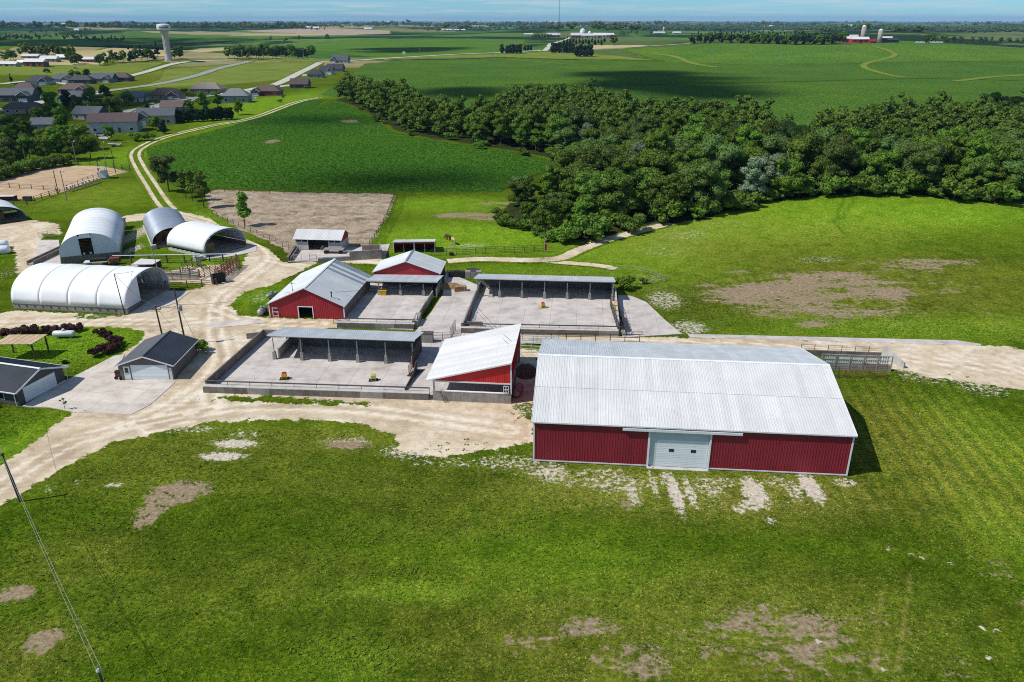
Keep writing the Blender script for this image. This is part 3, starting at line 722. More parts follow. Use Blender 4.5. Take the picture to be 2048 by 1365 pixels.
# concrete slabs -------------------------------------------------------
def c_slab(t):
    a = t.noise(0.35, 5, 0.65); b = t.noise(2.2, 6, 0.75, stretch=(1, 1.6, 1)); f = t.noise(9, 3, 0.7)
    c = t.ramp(a, [(0.28, (0.37, 0.335, 0.305)), (0.5, (0.52, 0.485, 0.455)), (0.74, (0.62, 0.59, 0.56))])
    c = t.mix(t.math('MULTIPLY', t.ramp(b, [(0.60, 0), (0.70, 1)]), 0.5), c, (0.24, 0.205, 0.17))
    c = t.mix(t.math('MULTIPLY', t.ramp(t.noise(0.7, 5, 0.7), [(0.62, 0), (0.75, 1)]), 0.45), c, (0.52, 0.42, 0.28))
    c = t.mix(0.35, c, t.ramp(f, [(0.3, 0.65), (0.7, 1.2)]), 'MULTIPLY')
    mp = t.n('Mapping'); mp.inputs['Rotation'].default_value = (0, 0, 0.09); t.l(t.pos(), mp.inputs[0])
    br = t.n('TexBrick', offset=0.0); br.inputs['Scale'].default_value = 1.0; br.inputs['Mortar Size'].default_value = 0.035; br.inputs['Brick Width'].default_value = 4.4; br.inputs['Row Height'].default_value = 4.4
    br.inputs['Color1'].default_value = (1, 1, 1, 1); br.inputs['Color2'].default_value = (0.88, 0.88, 0.9, 1); br.inputs['Mortar'].default_value = (0.45, 0.42, 0.4, 1); br.inputs['Mortar Smooth'].default_value = 0.4
    t.l(mp.outputs[0], br.inputs['Vector']); c = t.mix(0.75, c, br.outputs['Color'], 'MULTIPLY')
    dung = t.ramp(t.noise(0.23, 6, 0.75), [(0.55, 0), (0.66, 1)])
    c = t.mix(t.math('MULTIPLY', dung, 0.35), c, (0.27, 0.225, 0.17))
    spl = t.n('TexVoronoi'); spl.inputs['Scale'].default_value = 0.9; spl.inputs['Randomness'].default_value = 1.0; t.l(t.pos(), spl.inputs['Vector'])
    c = t.mix(t.math('MULTIPLY', t.ramp(t.math('ADD', spl.outputs['Distance'], t.math('MULTIPLY', b, 0.35)), [(0.20, 1), (0.26, 0)]), 0.6), c, (0.14, 0.11, 0.08))
    scr = t.ramp(t.noise(0.8, 6, 0.7, stretch=(0.22, 2.2, 1), dist=1.2), [(0.60, 0), (0.645, 1)])
    c = t.mix(t.math('MULTIPLY', scr, 0.4), c, (0.20, 0.18, 0.16))
    return c, f
def slab_mat(name, tint):
    t = NT(bpy.data.materials.new(name)); c, h = c_slab(t)
    return t.finish(t.mix(1.0, c, tint, 'MULTIPLY'), 0.9, 0, h, 0.25, 0.02, 0.2)
M_SLAB = slab_mat('lot concrete', (1.0, 0.98, 0.97))
M_SLABW = slab_mat('clean drive concrete', (1.12, 1.08, 1.0))
def slab(name, pxs, top, mat=M_SLAB, thick=0.35):
    """poured slab; top above the yard level, outline given by pixels"""
    p = [G(x, y, top).xy for x, y in pxs]
    a = sum(p[i].x * p[(i + 1) % len(p)].y - p[(i + 1) % len(p)].x * p[i].y for i in range(len(p)))
    if a < 0: p = p[::-1]
    return tag(MB().prism(p, top - thick, top).build(name, mat), kind='structure')
slab('pen_floor', [(410, 777), (862, 795), (1022, 800), (1040, 672), (880, 664), (700, 668), (530, 674)], 0.16)
slab('feedlot_floor', [(925, 663), (1238, 668), (1233, 580), (955, 572)], 0.18)
slab('alley_floor', [(845, 672), (925, 668), (930, 650), (960, 572), (895, 545), (885, 590), (862, 625), (830, 664)], 0.14)
slab('cattle_yard_floor', [(670, 652), (826, 660), (868, 572), (740, 566)], 0.17)
slab('concrete_apron', [(1236, 590), (1262, 592), (1292, 604), (1330, 640), (1364, 668), (1244, 675)], 0.15)
slab('concrete_strip', [(1375, 668), (1960, 682), (1962, 691), (1380, 675)], 0.13)
slab('garage_drive', [(146, 824), (262, 829), (300, 810), (350, 765), (344, 758), (240, 761), (236, 734), (250, 708), (228, 712), (140, 757), (118, 768), (44, 813), (100, 815)], 0.12, M_SLABW)
slab('shed_floor', [(576, 523), (650, 523), (770, 516), (780, 488), (700, 496), (590, 502), (584, 500)], 0.16)
slab('hoop_apron', [(256, 628), (300, 622), (352, 606), (380, 583), (333, 581)], 0.13)
slab('hay_apron', [(404, 519), (455, 514), (512, 503), (512, 492), (484, 496)], 0.13)
slab('hoop_yard', [(64, 532), (80, 480), (118, 480), (122, 534)], 0.14)
slab('drive_patch', [(405, 653), (428, 643), (520, 638), (530, 646), (440, 655)], 0.13, M_SLABW)

# ================================================================== FARM BUILDINGS
_pc = {}
def rib_mesh(w, l, mat, ribs=3, depth=0.024, botf=None, topf=None, key=None):
    """steel sheet in its own plane: x across, y along, z out; raised ribs"""
    k = (round(w, 4), round(l, 4), mat.name, ribs, depth, key)
    if k in _pc and botf is None: return _pc[k]
    p = w / ribs; xs = []
    for i in range(ribs):
        b = i * p
        xs += [(b + p * .34, 0), (b + p * .42, depth), (b + p * .58, depth), (b + p * .66, 0)]
    xs = [(0, 0)] + xs + [(w, 0)]
    m = MB()
    lo = [(x, botf(x) if botf else 0, z) for x, z in xs]; hi = [(x, topf(x) if topf else l, z) for x, z in xs]
    n = len(xs)
    m._a(lo + hi, [(i, i + 1, n + i + 1, n + i) for i in range(n - 1)])
    me = m.mesh('steel_sheet', mat)
    if botf is None: _pc[k] = me
    return me
def M4(P, X, Y, Z):
    X, Y, Z = Vector(X), Vector(Y), Vector(Z)
    return Matrix(((X.x, Y.x, Z.x, P[0]), (X.y, Y.y, Z.y, P[1]), (X.z, Y.z, Z.z, P[2]), (0, 0, 0, 1)))
def sheets(root, name, P, X, Y, L, l, mat, rows=1, w=0.914, ribs=3, lap=0.15, pick=None):
    """row of steel sheets: P corner, X along the row, Y up the sheet"""
    X = Vector(X).normalized(); Y = Vector(Y).normalized(); Z = X.cross(Y)
    n = max(1, round(L / w)); ww = L / n
    rl = (l + lap * (rows - 1)) / rows
    for r in range(rows):
        for i in range(n):
            mm = pick(i, n) if pick else mat
            me = rib_mesh(ww, rl, mm, ribs)
            q = Vector(P) + X * (i * ww) + Y * (r * (rl - lap)) + Z * (0.03 * r + 0.002 * (i % 2))
            add(name, me, root, mat4=M4(q, X, Y, Z))
def gable_sheets(root, name, P, X, L, base, fn, mat, w=0.914, ribs=3):
    """wall of sheets cut to a roof line: fn(s) is the top height at distance s along X"""
    X = Vector(X).normalized(); Y = Vector((0, 0, 1)); Z = X.cross(Y)
    n = max(1, round(L / w)); ww = L / n
    for i in range(n):
        s0 = i * ww
        me = rib_mesh(ww, 1, mat, ribs, botf=lambda x: base, topf=lambda x, s0=s0: max(base + .01, fn(s0 + x)))
        add(name, me, root, mat4=M4(Vector(P) + X * s0, X, Y, Z))
def bx(root, name, mat, *b): return MB().box(*b).build(name, mat, root)
def fr(px, py, z=0): return G(px, py, z)

# ---------------------------------------------------------------- large machine shed
t = thing('machine_shed', 'large maroon machine shed with long white steel roof in the foreground', 'barn', (2.42, 74.64, 0), -0.091)
L, W, E_, RZ = 34.29, 23.37, 5.19, 8.02
D0, D1, DH = 12.75, 19.3, 4.55                       # sliding door bay
bx(t, 'foundation', M_CONC, 0.03, L - .03, 0.03, W - .03, -.3, 0.16)
def wall_bits(x0, x1, z0, z1): sheets(t, 'wall_sheet', (x0, 0, z0), (1, 0, 0), (0, 0, 1), x1 - x0, z1 - z0, M_MAROON)
wall_bits(0.12, D0, .14, E_); wall_bits(D1, L - .12, .14, E_); wall_bits(D0, D1, DH, E_)
gable_sheets(t, 'wall_sheet', (0, W - .1, 0), (0, -1, 0), W - .2, .14, lambda s: E_ + (RZ - E_) * (1 - abs(s - W / 2 + .1) / (W / 2)) - .05, M_MAROON)
gable_sheets(t, 'wall_sheet', (L, .1, 0), (0, 1, 0), W - .2, .14, lambda s: E_ + (RZ - E_) * (1 - abs(s - W / 2 + .1) / (W / 2)) - .05, M_MAROON)
sheets(t, 'wall_sheet', (L - .12, W, .14), (-1, 0, 0), (0, 0, 1), L - .24, E_ - .14, M_MAROON)
sl = Vector((0, W / 2 + .25, RZ - E_ + .06)); sll = sl.length
sheets(t, 'roof_sheet', (-.22, -.25, E_), (1, 0, 0), sl, L + .44, sll, M_ROOFW, 2)
sl2 = Vector((0, -(W / 2 + .25), RZ - E_ + .06))
sheets(t, 'roof_sheet', (L + .22, W + .25, E_), (-1, 0, 0), sl2, L + .44, sll, M_ROOFG, 2)
m = MB(); a = RZ + .1
m.extr([(W / 2 - .28, a - .045), (W / 2, a + .035), (W / 2 + .28, a - .045), (W / 2, a - .02)], 'x', -.24, L + .24); m.build('ridge_cap', M_TRIM, t)
for x in (-.06, L - .11):
    bx(t, 'corner_trim', M_TRIM, x, x + .17, -.05, .12, .05, E_ - .02)
    bx(t, 'corner_trim', M_TRIM, x, x + .17, W - .12, W + .05, .05, E_ - .02)
bx(t, 'base_trim', M_TRIM, .12, D0 - .02, -.055, -.005, .10, .24); bx(t, 'base_trim', M_TRIM, D1 + .02, L - .12, -.055, -.005, .10, .24)
bx(t, 'fascia', M_TRIM, -.22, L + .22, -.30, -.255, E_ - .14, E_ + .02)
for x in (-.26, L + .225):
    for s_ in (0, 1):
        y0, y1 = (-.25, W / 2) if s_ == 0 else (W + .25, W / 2)
        MB().bar((x, y0, E_ - .02), (x, y1, RZ + .02), .05, .16).build('rake_trim', M_TRIM, t)
bx(t, 'door_track', M_TRIM, 9.75, 22.6, -.34, -.06, DH + .07, DH + .36)
bx(t, 'door_jamb', M_TRIM, D0 - .14, D0 + .06, -.09, .1, .02, DH); bx(t, 'door_jamb', M_TRIM, D1 - .06, D1 + .14, -.09, .1, .02, DH)
bx(t, 'door_surround', M_PALEG, D0 + .06, D1 - .06, .13, .2, .02, DH)
d = thing('overhead_door', None, None, (D0 + .85, .12, .04)); d.parent = t
DW, DHH = D1 - D0 - 1.0, 3.4
for i in range(16):
    z = i * DHH / 16
    o = MB().hexa([(0, 0, z + .008), (DW, 0, z + .008), (DW, .05, z + .008), (0, .05, z + .008), (0, .008, z + DHH / 16 - .006), (DW, .008, z + DHH / 16 - .006), (DW, .05, z + DHH / 16 - .006), (0, .05, z + DHH / 16 - .006)]).build('door_slat', M_DOORW, d)
for x in (1.35, 3.75):
    bx(d, 'window', M_BLACK, x, x + .55, -.02, .035, 1.95, 2.3); 
bx(t, 'concrete_sill', M_CONCL, D0 - .1, D1 + .1, -.5, .1, .02, .1)

# ---------------------------------------------------------------- open mono slope shed
t = thing('calf_shed', 'red calf shed with single slope white roof beside the large machine shed', 'shed', (-10.3, 89.66, 0), -0.099)
L, W, EL, ER = 10.24, 13.18, 2.96, 5.91
sl = Vector((L + 1.0, 0, ER - EL)); k = sl.z / sl.x
sheets(t, 'roof_sheet', (-.9, W + .3, EL + .02), (0, -1, 0), sl, W + .6, sl.length, M_ROOFW)
m = MB()
top = lambda s: EL + k * (s + .9) - .08
m.hexa([(0.0, -.12, 0), (L, -.12, 0), (L, .1, 0), (0.0, .1, 0), (0.0, -.12, 1.45), (L, -.12, 1.45), (L, .1, 1.45), (0.0, .1, 1.45)]); m.build('concrete_wall', M_CONC, t)
bx(t, 'sill_beam', M_TRIM, 0.6, L - .5, -.15, .12, 1.45, 1.55)
gable_sheets(t, 'wall_sheet', (0.1, 0, 0), (1, 0, 0), L - .25, 2.95, lambda s: top(s + .1), M_RED)
bx(t, 'header_beam', M_TRIM, 0.0, L, -.06, .08, 2.76, 2.94)
MB().bar((-.92, -.32, EL + .0), (L + .1, -.32, ER), .05, .18).build('rake_trim', M_TRIM, t)
MB().bar((-.92, W + .32, EL + .0), (L + .1, W + .32, ER), .05, .18).build('rake_trim', M_TRIM, t)
bx(t, 'corner_trim', M_TRIM, L - .1, L + .08, -.1, .1, 1.45, ER - .1)
for i in range(2): bx(t, 'corner_post', M_POST, .0, .18, (0.12, W - .3)[i], (.3, W - .12)[i], 0, EL)
sheets(t, 'side_sheet', (L, .1, 2.9), (0, 1, 0), (0, 0, 1), W - .2, ER - 3.0, M_BARNRED)
bx(t, 'side_wall', M_CONCD, L - .2, L, .12, W * .45, 0, 1.3)
for i in range(5): bx(t, 'side_post', M_POST, L - .16, L - .02, W * i / 4 - (.16 if i == 4 else -.12), W * i / 4 + (0 if i == 4 else .28), 1.3 if i < 2 else 0, 2.95)
sheets(t, 'back_sheet', (L, W, 1.2), (-1, 0, 0), (0, 0, 1), L, 1.8, M_ROOFG)
bx(t, 'back_wall', M_CONCD, 0.1, L - .1, W - .2, W, 0, 1.3)
for x in (.35, L - .95):
    f = MB()
    for a0, a1 in (((x, 1.62), (x + .62, 1.62)), ((x, 2.6), (x + .62, 2.6)), ((x, 1.62), (x, 2.6)), ((x + .62, 1.62), (x + .62, 2.6)), ((x, 2.1), (x + .62, 2.1)), ((x + .3, 1.62), (x + .3, 2.6))):
        f.bar((a0[0], -.2, a0[1]), (a1[0], -.2, a1[1]), .05, .09)
    f.build('hatch_frame', M_TRIM, t)
m = MB()
for q in range(7): m.tube((1.0 + .12 * q, -.3 - .1 * (q % 3), 1.5 - .1 * q), (1.5 + .1 * q, -.5 - .08 * (q % 4), .05), .018, n=5)
m.build('hose_bundle', M_RUBBER, t)

# ---------------------------------------------------------------- gabled barns with red ends
def gable_barn(name, label, loc, rz, W, D, e, r, wall, side, roof, ov=.3, pick=None, rows=1, zb=0.0, side_r=None):
    t = thing(name, label, 'barn', loc, rz)
    k = (r - e) / (W / 2)
    f = lambda s: e + (r - e) * (1 - abs(s - W / 2) / (W / 2)) - .05
    return t, f
t, f = gable_barn('cattle_barn', 'red gabled cattle barn with long pale grey roof and a small dark door', (-40.56, 120.08, 0), -0.092, 12.81, 16.3, 2.585, 5.45, None, None, None)
W, D, e, r = 12.81, 16.3, 2.585, 5.45
dx0, dx1, dh = 5.05, 7.45, 2.05
gable_sheets(t, 'wall_sheet', (0, 0, 0), (1, 0, 0), dx0, .0, lambda s: f(s), M_BARNRED)
gable_sheets(t, 'wall_sheet', (dx0, 0, 0), (1, 0, 0), dx1 - dx0, dh, lambda s: f(s + dx0), M_BARNRED)
gable_sheets(t, 'wall_sheet', (dx1, 0, 0), (1, 0, 0), W - dx1, .0, lambda s: f(s + dx1), M_BARNRED)
gable_sheets(t, 'wall_sheet', (W, D, 0), (-1, 0, 0), W, .0, f, M_BARNRED)
bx(t, 'side_wall', M_CONCD, W - .18, W - .01, .05, D - .05, 0, e - .02)
bx(t, 'side_wall', M_CONCD, .01, .18, .05, D - .05, 0, e - .02)
s1 = Vector((W / 2 + .3, 0, (r - e) * (1 + .3 / (W / 2))))
e0 = e - (r - e) * .3 / (W / 2)
def pick_old(i, n): return M_ROOFS if i in (1, 2, 4) or (i == 6) else M_ROOFO
sheets(t, 'roof_sheet', (-.3, D + .3, e0), (0, -1, 0), s1, D + .6, s1.length, M_ROOFO, 1)
s2 = Vector((-s1.x, 0, s1.z))
sheets(t, 'roof_sheet', (W + .3, -.3, e0), (0, 1, 0), s2, D + .6, s2.length, M_ROOFO, 1, pick=lambda i, n: M_ROOFS if (n - 1 - i) in (0, 1, 3, 5) else M_ROOFO)
m = MB(); m.extr([(W / 2 - .25, r - .02), (W / 2, r + .07), (W / 2 + .25, r - .02), (W / 2, r + .0)], 'y', -.32, D + .32); m.build('ridge_cap', M_TRIM, t)
for q in (0, 1):
    MB().bar(((-.3, W + .3)[q], -.33, e0 - .02), (W / 2, -.33, r + .0), .05, .16).build('rake_trim', M_TRIM, t)
for a0 in ((dx0 - .12, dx0 + .02, 0, dh + .12), (dx1 - .02, dx1 + .12, 0, dh + .12), (dx0 + .02, dx1 - .02, dh, dh + .12)):
    bx(t, 'door_frame', M_TRIM, a0[0], a0[1], -.08, .06, a0[2], a0[3])
bx(t, 'corner_trim', M_TRIM, -.05, .1, -.06, .1, 0, e); bx(t, 'corner_trim', M_TRIM, W - .1, W + .05, -.06, .1, 0, e)
m = MB()
for z in (.35, 1.05, 1.75): m.bar((.6, -.12, z), (1.5, -.12, z), .05, .09)
m.bar((.6, -.12, .15), (.6, -.12, 1.95), .06, .09); m.bar((1.5, -.12, .15), (1.5, -.12, 1.2), .06, .09)
m.build('wall_rack', M_TRIM, t)
MB().tube((4.0, 1.0, r - 1.3), (4.0, 1.0, r + .55), .05).tube((3.7, 1.0, r + .3), (4.5, 1.0, r + .35), .03).build('antenna', M_PIPE, t)
MB().tube((10.6, .9, 3.2), (10.6, .9, 4.4), .09).lathe([(.16, 4.4), (.16, 4.55), (.02, 4.6)], 8, (10.6, .9, 0)).build('vent_pipe', M_PIPE, t)
bx(t, 'interior_floor', M_CONCD, .3, W - .3, .2, D - .2, 0, .06)

W, D, e, r = 12.43, 7.08, 2.42, 4.56
t, f = gable_barn('small_barn', 'small red gabled barn with pale grey roof behind the open lean-to', (-26.0, 137.97, 0), -0.06, W, D, e, r, None, None, None)
f = lambda s: e + (r - e) * (1 - abs(s - W / 2) / (W / 2)) - .05
gable_sheets(t, 'wall_sheet', (0, 0, 0), (1, 0, 0), W, .0, f, M_BARNRED)
gable_sheets(t, 'wall_sheet', (W, D, 0), (-1, 0, 0), W, .0, f, M_BARNRED)
sheets(t, 'side_sheet', (W, .05, 0), (0, 1, 0), (0, 0, 1), D - .1, e - .05, M_BARNRED)
sheets(t, 'side_sheet', (0, D - .05, 0), (0, -1, 0), (0, 0, 1), D - .1, e - .05, M_BARNRED)
e0 = e - (r - e) * .3 / (W / 2); s1 = Vector((W / 2 + .3, 0, r - e0)); s2 = Vector((-s1.x, 0, s1.z))
sheets(t, 'roof_sheet', (-.3, D + .3, e0), (0, -1, 0), s1, D + .6, s1.length, M_ROOFO)
sheets(t, 'roof_sheet', (W + .3, -.3, e0), (0, 1, 0), s2, D + .6, s2.length, M_ROOFO)
MB().extr([(W / 2 - .25, r - .02), (W / 2, r + .07), (W / 2 + .25, r - .02), (W / 2, r + .0)], 'y', -.32, D + .32).build('ridge_cap', M_ROOFS, t)
for q in (0, 1): MB().bar(((-.3, W + .3)[q], -.33, e0 - .02), (W / 2, -.33, r), .05, .16).build('rake_trim', M_TRIM, t)
bx(t, 'corner_trim', M_TRIM, W - .1, W + .06, -.07, .1, 0, e)

# ---------------------------------------------------------------- open fronted cattle sheds
def open_shed(name, label, loc, rz, L, D, ef, eb, posts, wall_h=1.9, roof=M_ROOFG, ovf=.6, side_r=M_WOODD, pier=1.35, fz=0.16):
    t = thing(name, label, 'shed', loc, rz)
    k = (ef - eb) / (D + ovf)
    s = Vector((0, D + ovf + .3, eb - ef - .3 * k))
    sheets(t, 'roof_sheet', (L + .35, D + .3, eb - .3 * k), (-1, 0, 0), -s, L + .8, s.length, roof)
    bx(t, 'fascia', M_TRIM, -.45, L + .35, -ovf - .06, -ovf - .005, ef - .20, ef - .01)
    bx(t, 'front_beam', M_POST, -.2, L + .2, -.1, .1, ef - .6 * k - .38, ef - .6 * k - .1)
    for x in posts:
        MB().tube((x, 0, pier - .02), (x, 0, ef - .75), .085).build('post', M_POST, t)
        MB().hexa([(x - .27, -.24, fz), (x + .27, -.24, fz), (x + .27, .24, fz), (x - .27, .24, fz), (x - .2, -.18, pier), (x + .2, -.18, pier), (x + .2, .18, pier), (x - .2, .18, pier)]).build('pier', M_CONC, t)
    bx(t, 'back_wall', M_CONCD, -.1, L, D - .2, D, 0, wall_h)
    sheets(t, 'back_sheet', (0, D - .22, wall_h), (1, 0, 0), (0, 0, 1), L, eb - wall_h - .05, M_WOODG)
    n = len(posts)
    for x in posts:
        MB().bar((x, -ovf + .1, ef - .16), (x, D - .05, eb - .10), .10, .18).build('rafter', M_POST, t)
    return t
t = open_shed('pen_shed', 'grey roofed open cattle shed standing in the front concrete pen', (-34.8, 102.62, 0), -0.09, 20.83, 5.4, 4.24, 2.92, [0.05, 4.17, 8.33, 12.5, 16.66, 20.6])
bx(t, 'side_boards', M_WOODD, 20.75, 20.87, -1.2, 5.2, .16, 2.6)
bx(t, 'partition_wall', M_CONC, .55, .75, .1, 5.2, .16, 1.75)
MB().hexa([(3.0, .6, .16), (3.7, .6, .16), (3.2, 3.4, .16), (2.5, 3.4, .16), (3.0, .6, .32), (3.7, .6, .32), (3.2, 3.4, 1.5), (2.5, 3.4, 1.5)]).build('sloped_slab', M_CONC, t)
MB().bar((1.6, 5.0, 2.5), (3.2, 3.0, 1.3), .25, .12).build('brace_board', M_WOODG, t)
t = open_shed('lot_shed', 'long grey roofed open cattle shed at the back of the rear concrete lot', (-6.22, 130.03, 0), -0.079, 24.09, 5.87, 3.94, 2.57, [24.09 * i / 6 for i in range(0, 7)], fz=.18)
bx(t, 'side_wall', M_CONC, 24.0, 24.2, -.4, 5.8, 0, 2.2)
bx(t, 'side_wall', M_CONC, -.15, .05, -.4, 5.8, 0, 1.5)
MB().bar((.5, -.2, 3.4), (2.6, .6, 1.0), .1, .24).build('brace_board', M_WOODG, t)
MB().bar((.45, -.2, 3.3), (-.05, .6, .6), .1, .2).build('brace_board', M_WOODG, t)
MB().hexa([(1.9, -.3, .18), (2.9, -.3, .18), (2.9, 1.6, .18), (1.9, 1.6, .18), (2.1, -.1, .5), (2.7, -.1, .5), (2.7, 1.6, 1.2), (2.1, 1.6, 1.2)]).build('sloped_slab', M_CONC, t)
t = open_shed('lean_to', 'open lean-to shed with three posts in front of the small red barn', (-25.7, 131.1, 0), -0.055, 12.2, 6.6, 3.12, 1.9, [1.7, 5.6, 9.8], 1.55, pier=1.3, fz=.17)
bx(t, 'side_wall', M_CONC, 12.05, 12.25, -.3, 6.5, 0, 1.75)

# ---------------------------------------------------------------- concrete pens with feed bunks
def run(root, name, mat, p, q, th, h, z0=0.0, h2=None):
    """straight wall from p to q (local xy)"""
    p = Vector((p[0], p[1], 0)); q = Vector((q[0], q[1], 0)); d = (q - p).normalized(); nrm = Vector((-d.y, d.x, 0)) * (th / 2)
    h2 = h if h2 is None else h2
    up = lambda v, z: (v.x, v.y, z)
    return MB().hexa([up(p - nrm, z0), up(q - nrm, z0), up(q + nrm, z0), up(p + nrm, z0), up(p - nrm, h), up(q - nrm, h2), up(q + nrm, h2), up(p + nrm, h)]).build(name, mat, root)
def bunk(root, L, x0=0.0, sec=3.05, h=.95):
    n = round(L / sec); s = L / n
    for i in range(n):
        a, b = x0 + i * s + .01, x0 + (i + 1) * s - .01
        # cross section: tall outer face towards the drive, shallow trough, low inner curb
        prof = [(0, 0), (0, h), (.12, h), (.2, h - .12), (.85, h - .16), (.93, h - .02), (1.05, h - .02), (1.1, 0)]
        MB().extr(prof, 'x', a, b).build('bunk_section', (M_CONCD, M_CONC)[i % 5 == 2], root)
        MB().extr([(.13, h + .004), (.205, h - .113), (.845, h - .152), (.925, h - .014)] + [(.925, h - .02), (.845, h - .158), (.205, h - .119), (.13, h - .002)], 'x', a, b).build('bunk_liner', M_CONCL, root)
    for z, rr in ((h + .42, .10),):
        MB().tube((x0, 1.0, z), (x0 + L, 1.0, z), rr, n=6).build('neck_rail', M_PIPE, root)
    for i in range(n + 1):
        MB().tube((x0 + i * s, 1.0, h - .05), (x0 + i * s, 1.0, h + .42), .035, n=6).build('rail_post', M_PIPE, root)

def world_to(t, p):
    c, s = math.cos(t.rotation_euler.z), math.sin(t.rotation_euler.z)
    x, y = p[0] - t.location.x, p[1] - t.location.y
    return (x * c + y * s, -x * s + y * c)
t = thing('front_pen', 'front concrete pen with a feed bunk along its near side', 'pen', (-41.25, 91.75, 0), -0.072)
bunk(t, 30.4)
loc = lambda *p: world_to(t, G(*p))
run(t, 'pen_wall', M_CONCD, (0.1, 1.1), loc(529, 677), .2, 1.45, h2=1.5)
run(t, 'pen_wall', M_CONC, loc(529, 677), loc(560, 677), .2, 1.5, h2=1.4)
run(t, 'wall_stub', M_CONC, loc(494, 679), loc(525, 676), .2, 1.0)
run(t, 'board_fence', M_WOODD, loc(834, 742), loc(826, 760), .1, 1.7, .16, .9)
run(t, 'board_fence', M_WOODD, loc(826, 760), loc(810, 785), .07, .9, .16, .6)

def gate(name, label, p, q, h=1.35, mat=M_RUST, bars=6, group=None, z=0.1, lean=0.0):
    p = Vector((p[0], p[1], z)); q = Vector((q[0], q[1], z)); L = (q - p).length; a = math.atan2(q.y - p.y, q.x - p.x)
    t = thing(name, label, 'gate', p, a, group)
    for i in range(bars):
        zz = .12 + (h - .15) * i / (bars - 1)
        MB().tube((0, lean * zz, zz), (L, lean * zz, zz), .03, n=5).build('rail', mat, t)
    k = max(2, int(L / 1.5) + 1)
    for i in range(k): MB().tube((L * i / (k - 1), 0, .05), (L * i / (k - 1), lean * h, h), .038, n=5).build('upright', mat, t)
    return t
gate('pipe_gate', 'red pipe gate folded against the board side of the front pen shed', G(818, 750), G(831, 722), mat=M_RUST)
m = thing('cattle_guard', 'grey steel grating set in the concrete beside the front pen', 'grating', G(838, 748, .17), 1.2)
for i in range(7): MB().bar((-1.3, i * .2, .03), (1.3, i * .2, .03), .09, .06).build('bar', M_PIPE, m)

t = thing('rear_lot', 'rear concrete cattle lot with a feed bunk along its near side', 'pen', (*G(921.7, 668).xy, 0), -0.052)
loc = lambda *p: world_to(t, G(*p))
bunk(t, (G(1237, 673) - G(921.7, 668)).length)
run(t, 'lot_wall', M_CONC, (.1, 1.1), loc(953, 596), .22, 1.2, h2=1.5)
run(t, 'lot_wall', M_CONCL, loc(1236.5, 662), loc(1229, 592), .24, 1.5, h2=1.9)
run(t, 'rust_panel', M_YEL, loc(1231, 628), loc(1230, 616), .34, 1.4, .2)
for a_, b_ in (((921, 668), (923, 650)), ((923, 650), (940, 650)), ((940, 650), (938, 664))):
    pass
run(t, 'trough_side', M_CONCD, (.2, 3.2), (3.2, 3.1), .15, .9)
run(t, 'trough_side', M_CONCD, (3.2, 3.1), (3.2, 1.2), .15, .9)
gate('pipe_gate', 'red pipe gate on the left wall of the rear concrete lot', G(938, 645), G(944, 628))
gate('pipe_gate', 'grey pipe gate standing open at the alley beside the calf shed', G(902, 678), G(911, 662), 1.8, M_PIPE, 7)
gate('pipe_gate', 'long rusty pipe gate across the alley behind the front pen', G(866, 683), G(905, 684), 1.4, M_RUST, 6)
o = thing('water_tank', 'grey box water tank beside the alley gate', 'tank', G(855, 684, .14), -.08)
bx(o, 'tank_box', M_CONC, -.9, .9, -.5, .5, 0, 1.5); bx(o, 'tank_lid', M_WOODD, -.95, .95, -.55, .55, 1.5, 1.58)

t = thing('barn_pen', 'concrete pen with a feed bunk between the red cattle barn and the alley', 'pen', (*G(674, 657).xy, 0), -0.06)
loc = lambda *p: world_to(t, G(*p))
LB = (G(826, 664) - G(674, 657)).length
bunk(t, LB)
run(t, 'pen_wall', M_CONC, (LB, 1.1), loc(838, 640), .9, 1.1, h2=1.3)
run(t, 'pen_wall', M_CONC, loc(838, 640), loc(866, 596), .2, 1.2, h2=1.4)
run(t, 'trough_side', M_CONCL, (LB + .2, 1.6), loc(834, 646), .2, 1.35)
gate('pipe_gate', 'red pipe gate by the trough of the cattle barn pen', G(842, 636), G(852, 620), mat=M_RUST)
gate('pipe_gate', 'low pipe gate lying at the left end of the cattle barn bunk', G(668, 650), G(700, 646), 1.0, M_RUST, 5)
o = thing('feed_bin', 'yellow plastic feed bin in the corner under the lean-to', 'bin', G(767, 590, .17))
MB().hexa([(-.5, -.4, 0), (.5, -.4, 0), (.5, .4, 0), (-.5, .4, 0), (-.6, -.5, .9), (.6, -.5, .9), (.6, .5, .9), (-.6, .5, .9)]).build('bin_body', M_YEL, o)
bx(o, 'lid', M_YEL, -.65, .65, -.55, .55, .9, .98)
o = thing('feed_pile', 'heap of brown bedding dumped at the end of the alley', 'pile', G(900, 577))
def mound(name, w, d, h, mat, parent, seed=1):
    rg = np.random.default_rng(seed); n = 14; m = MB(); vs = []; fs = []
    for i in range(n + 1):
        for j in range(n + 1):
            u, v = i / n * 2 - 1, j / n * 2 - 1
            z = max(0, 1 - (u * u + v * v)) ** .7 * h * (0.8 + .4 * rg.random())
            vs.append((u * w + rg.normal() * .03, v * d, z - .03))
    for i in range(n):
        for j in range(n): fs.append((i * (n + 1) + j, (i + 1) * (n + 1) + j, (i + 1) * (n + 1) + j + 1, i * (n + 1) + j + 1))
    m._a(vs, fs); return m.build(name, mat, parent, smooth=False)
mound('heap', 3.0, 1.2, 1.0, M_HAY, o)
o = thing('hay_bale', 'big square hay bale on the alley floor', 'bale', G(921, 582, .14), .2)
bx(o, 'bale_body', M_HAY, -1.1, 1.1, -.5, .5, 0, .9)
for x in (-.7, 0, .7): MB().box(x - .02, x + .02, -.515, .515, -.0, .915).build('twine', M_WOODN, o)
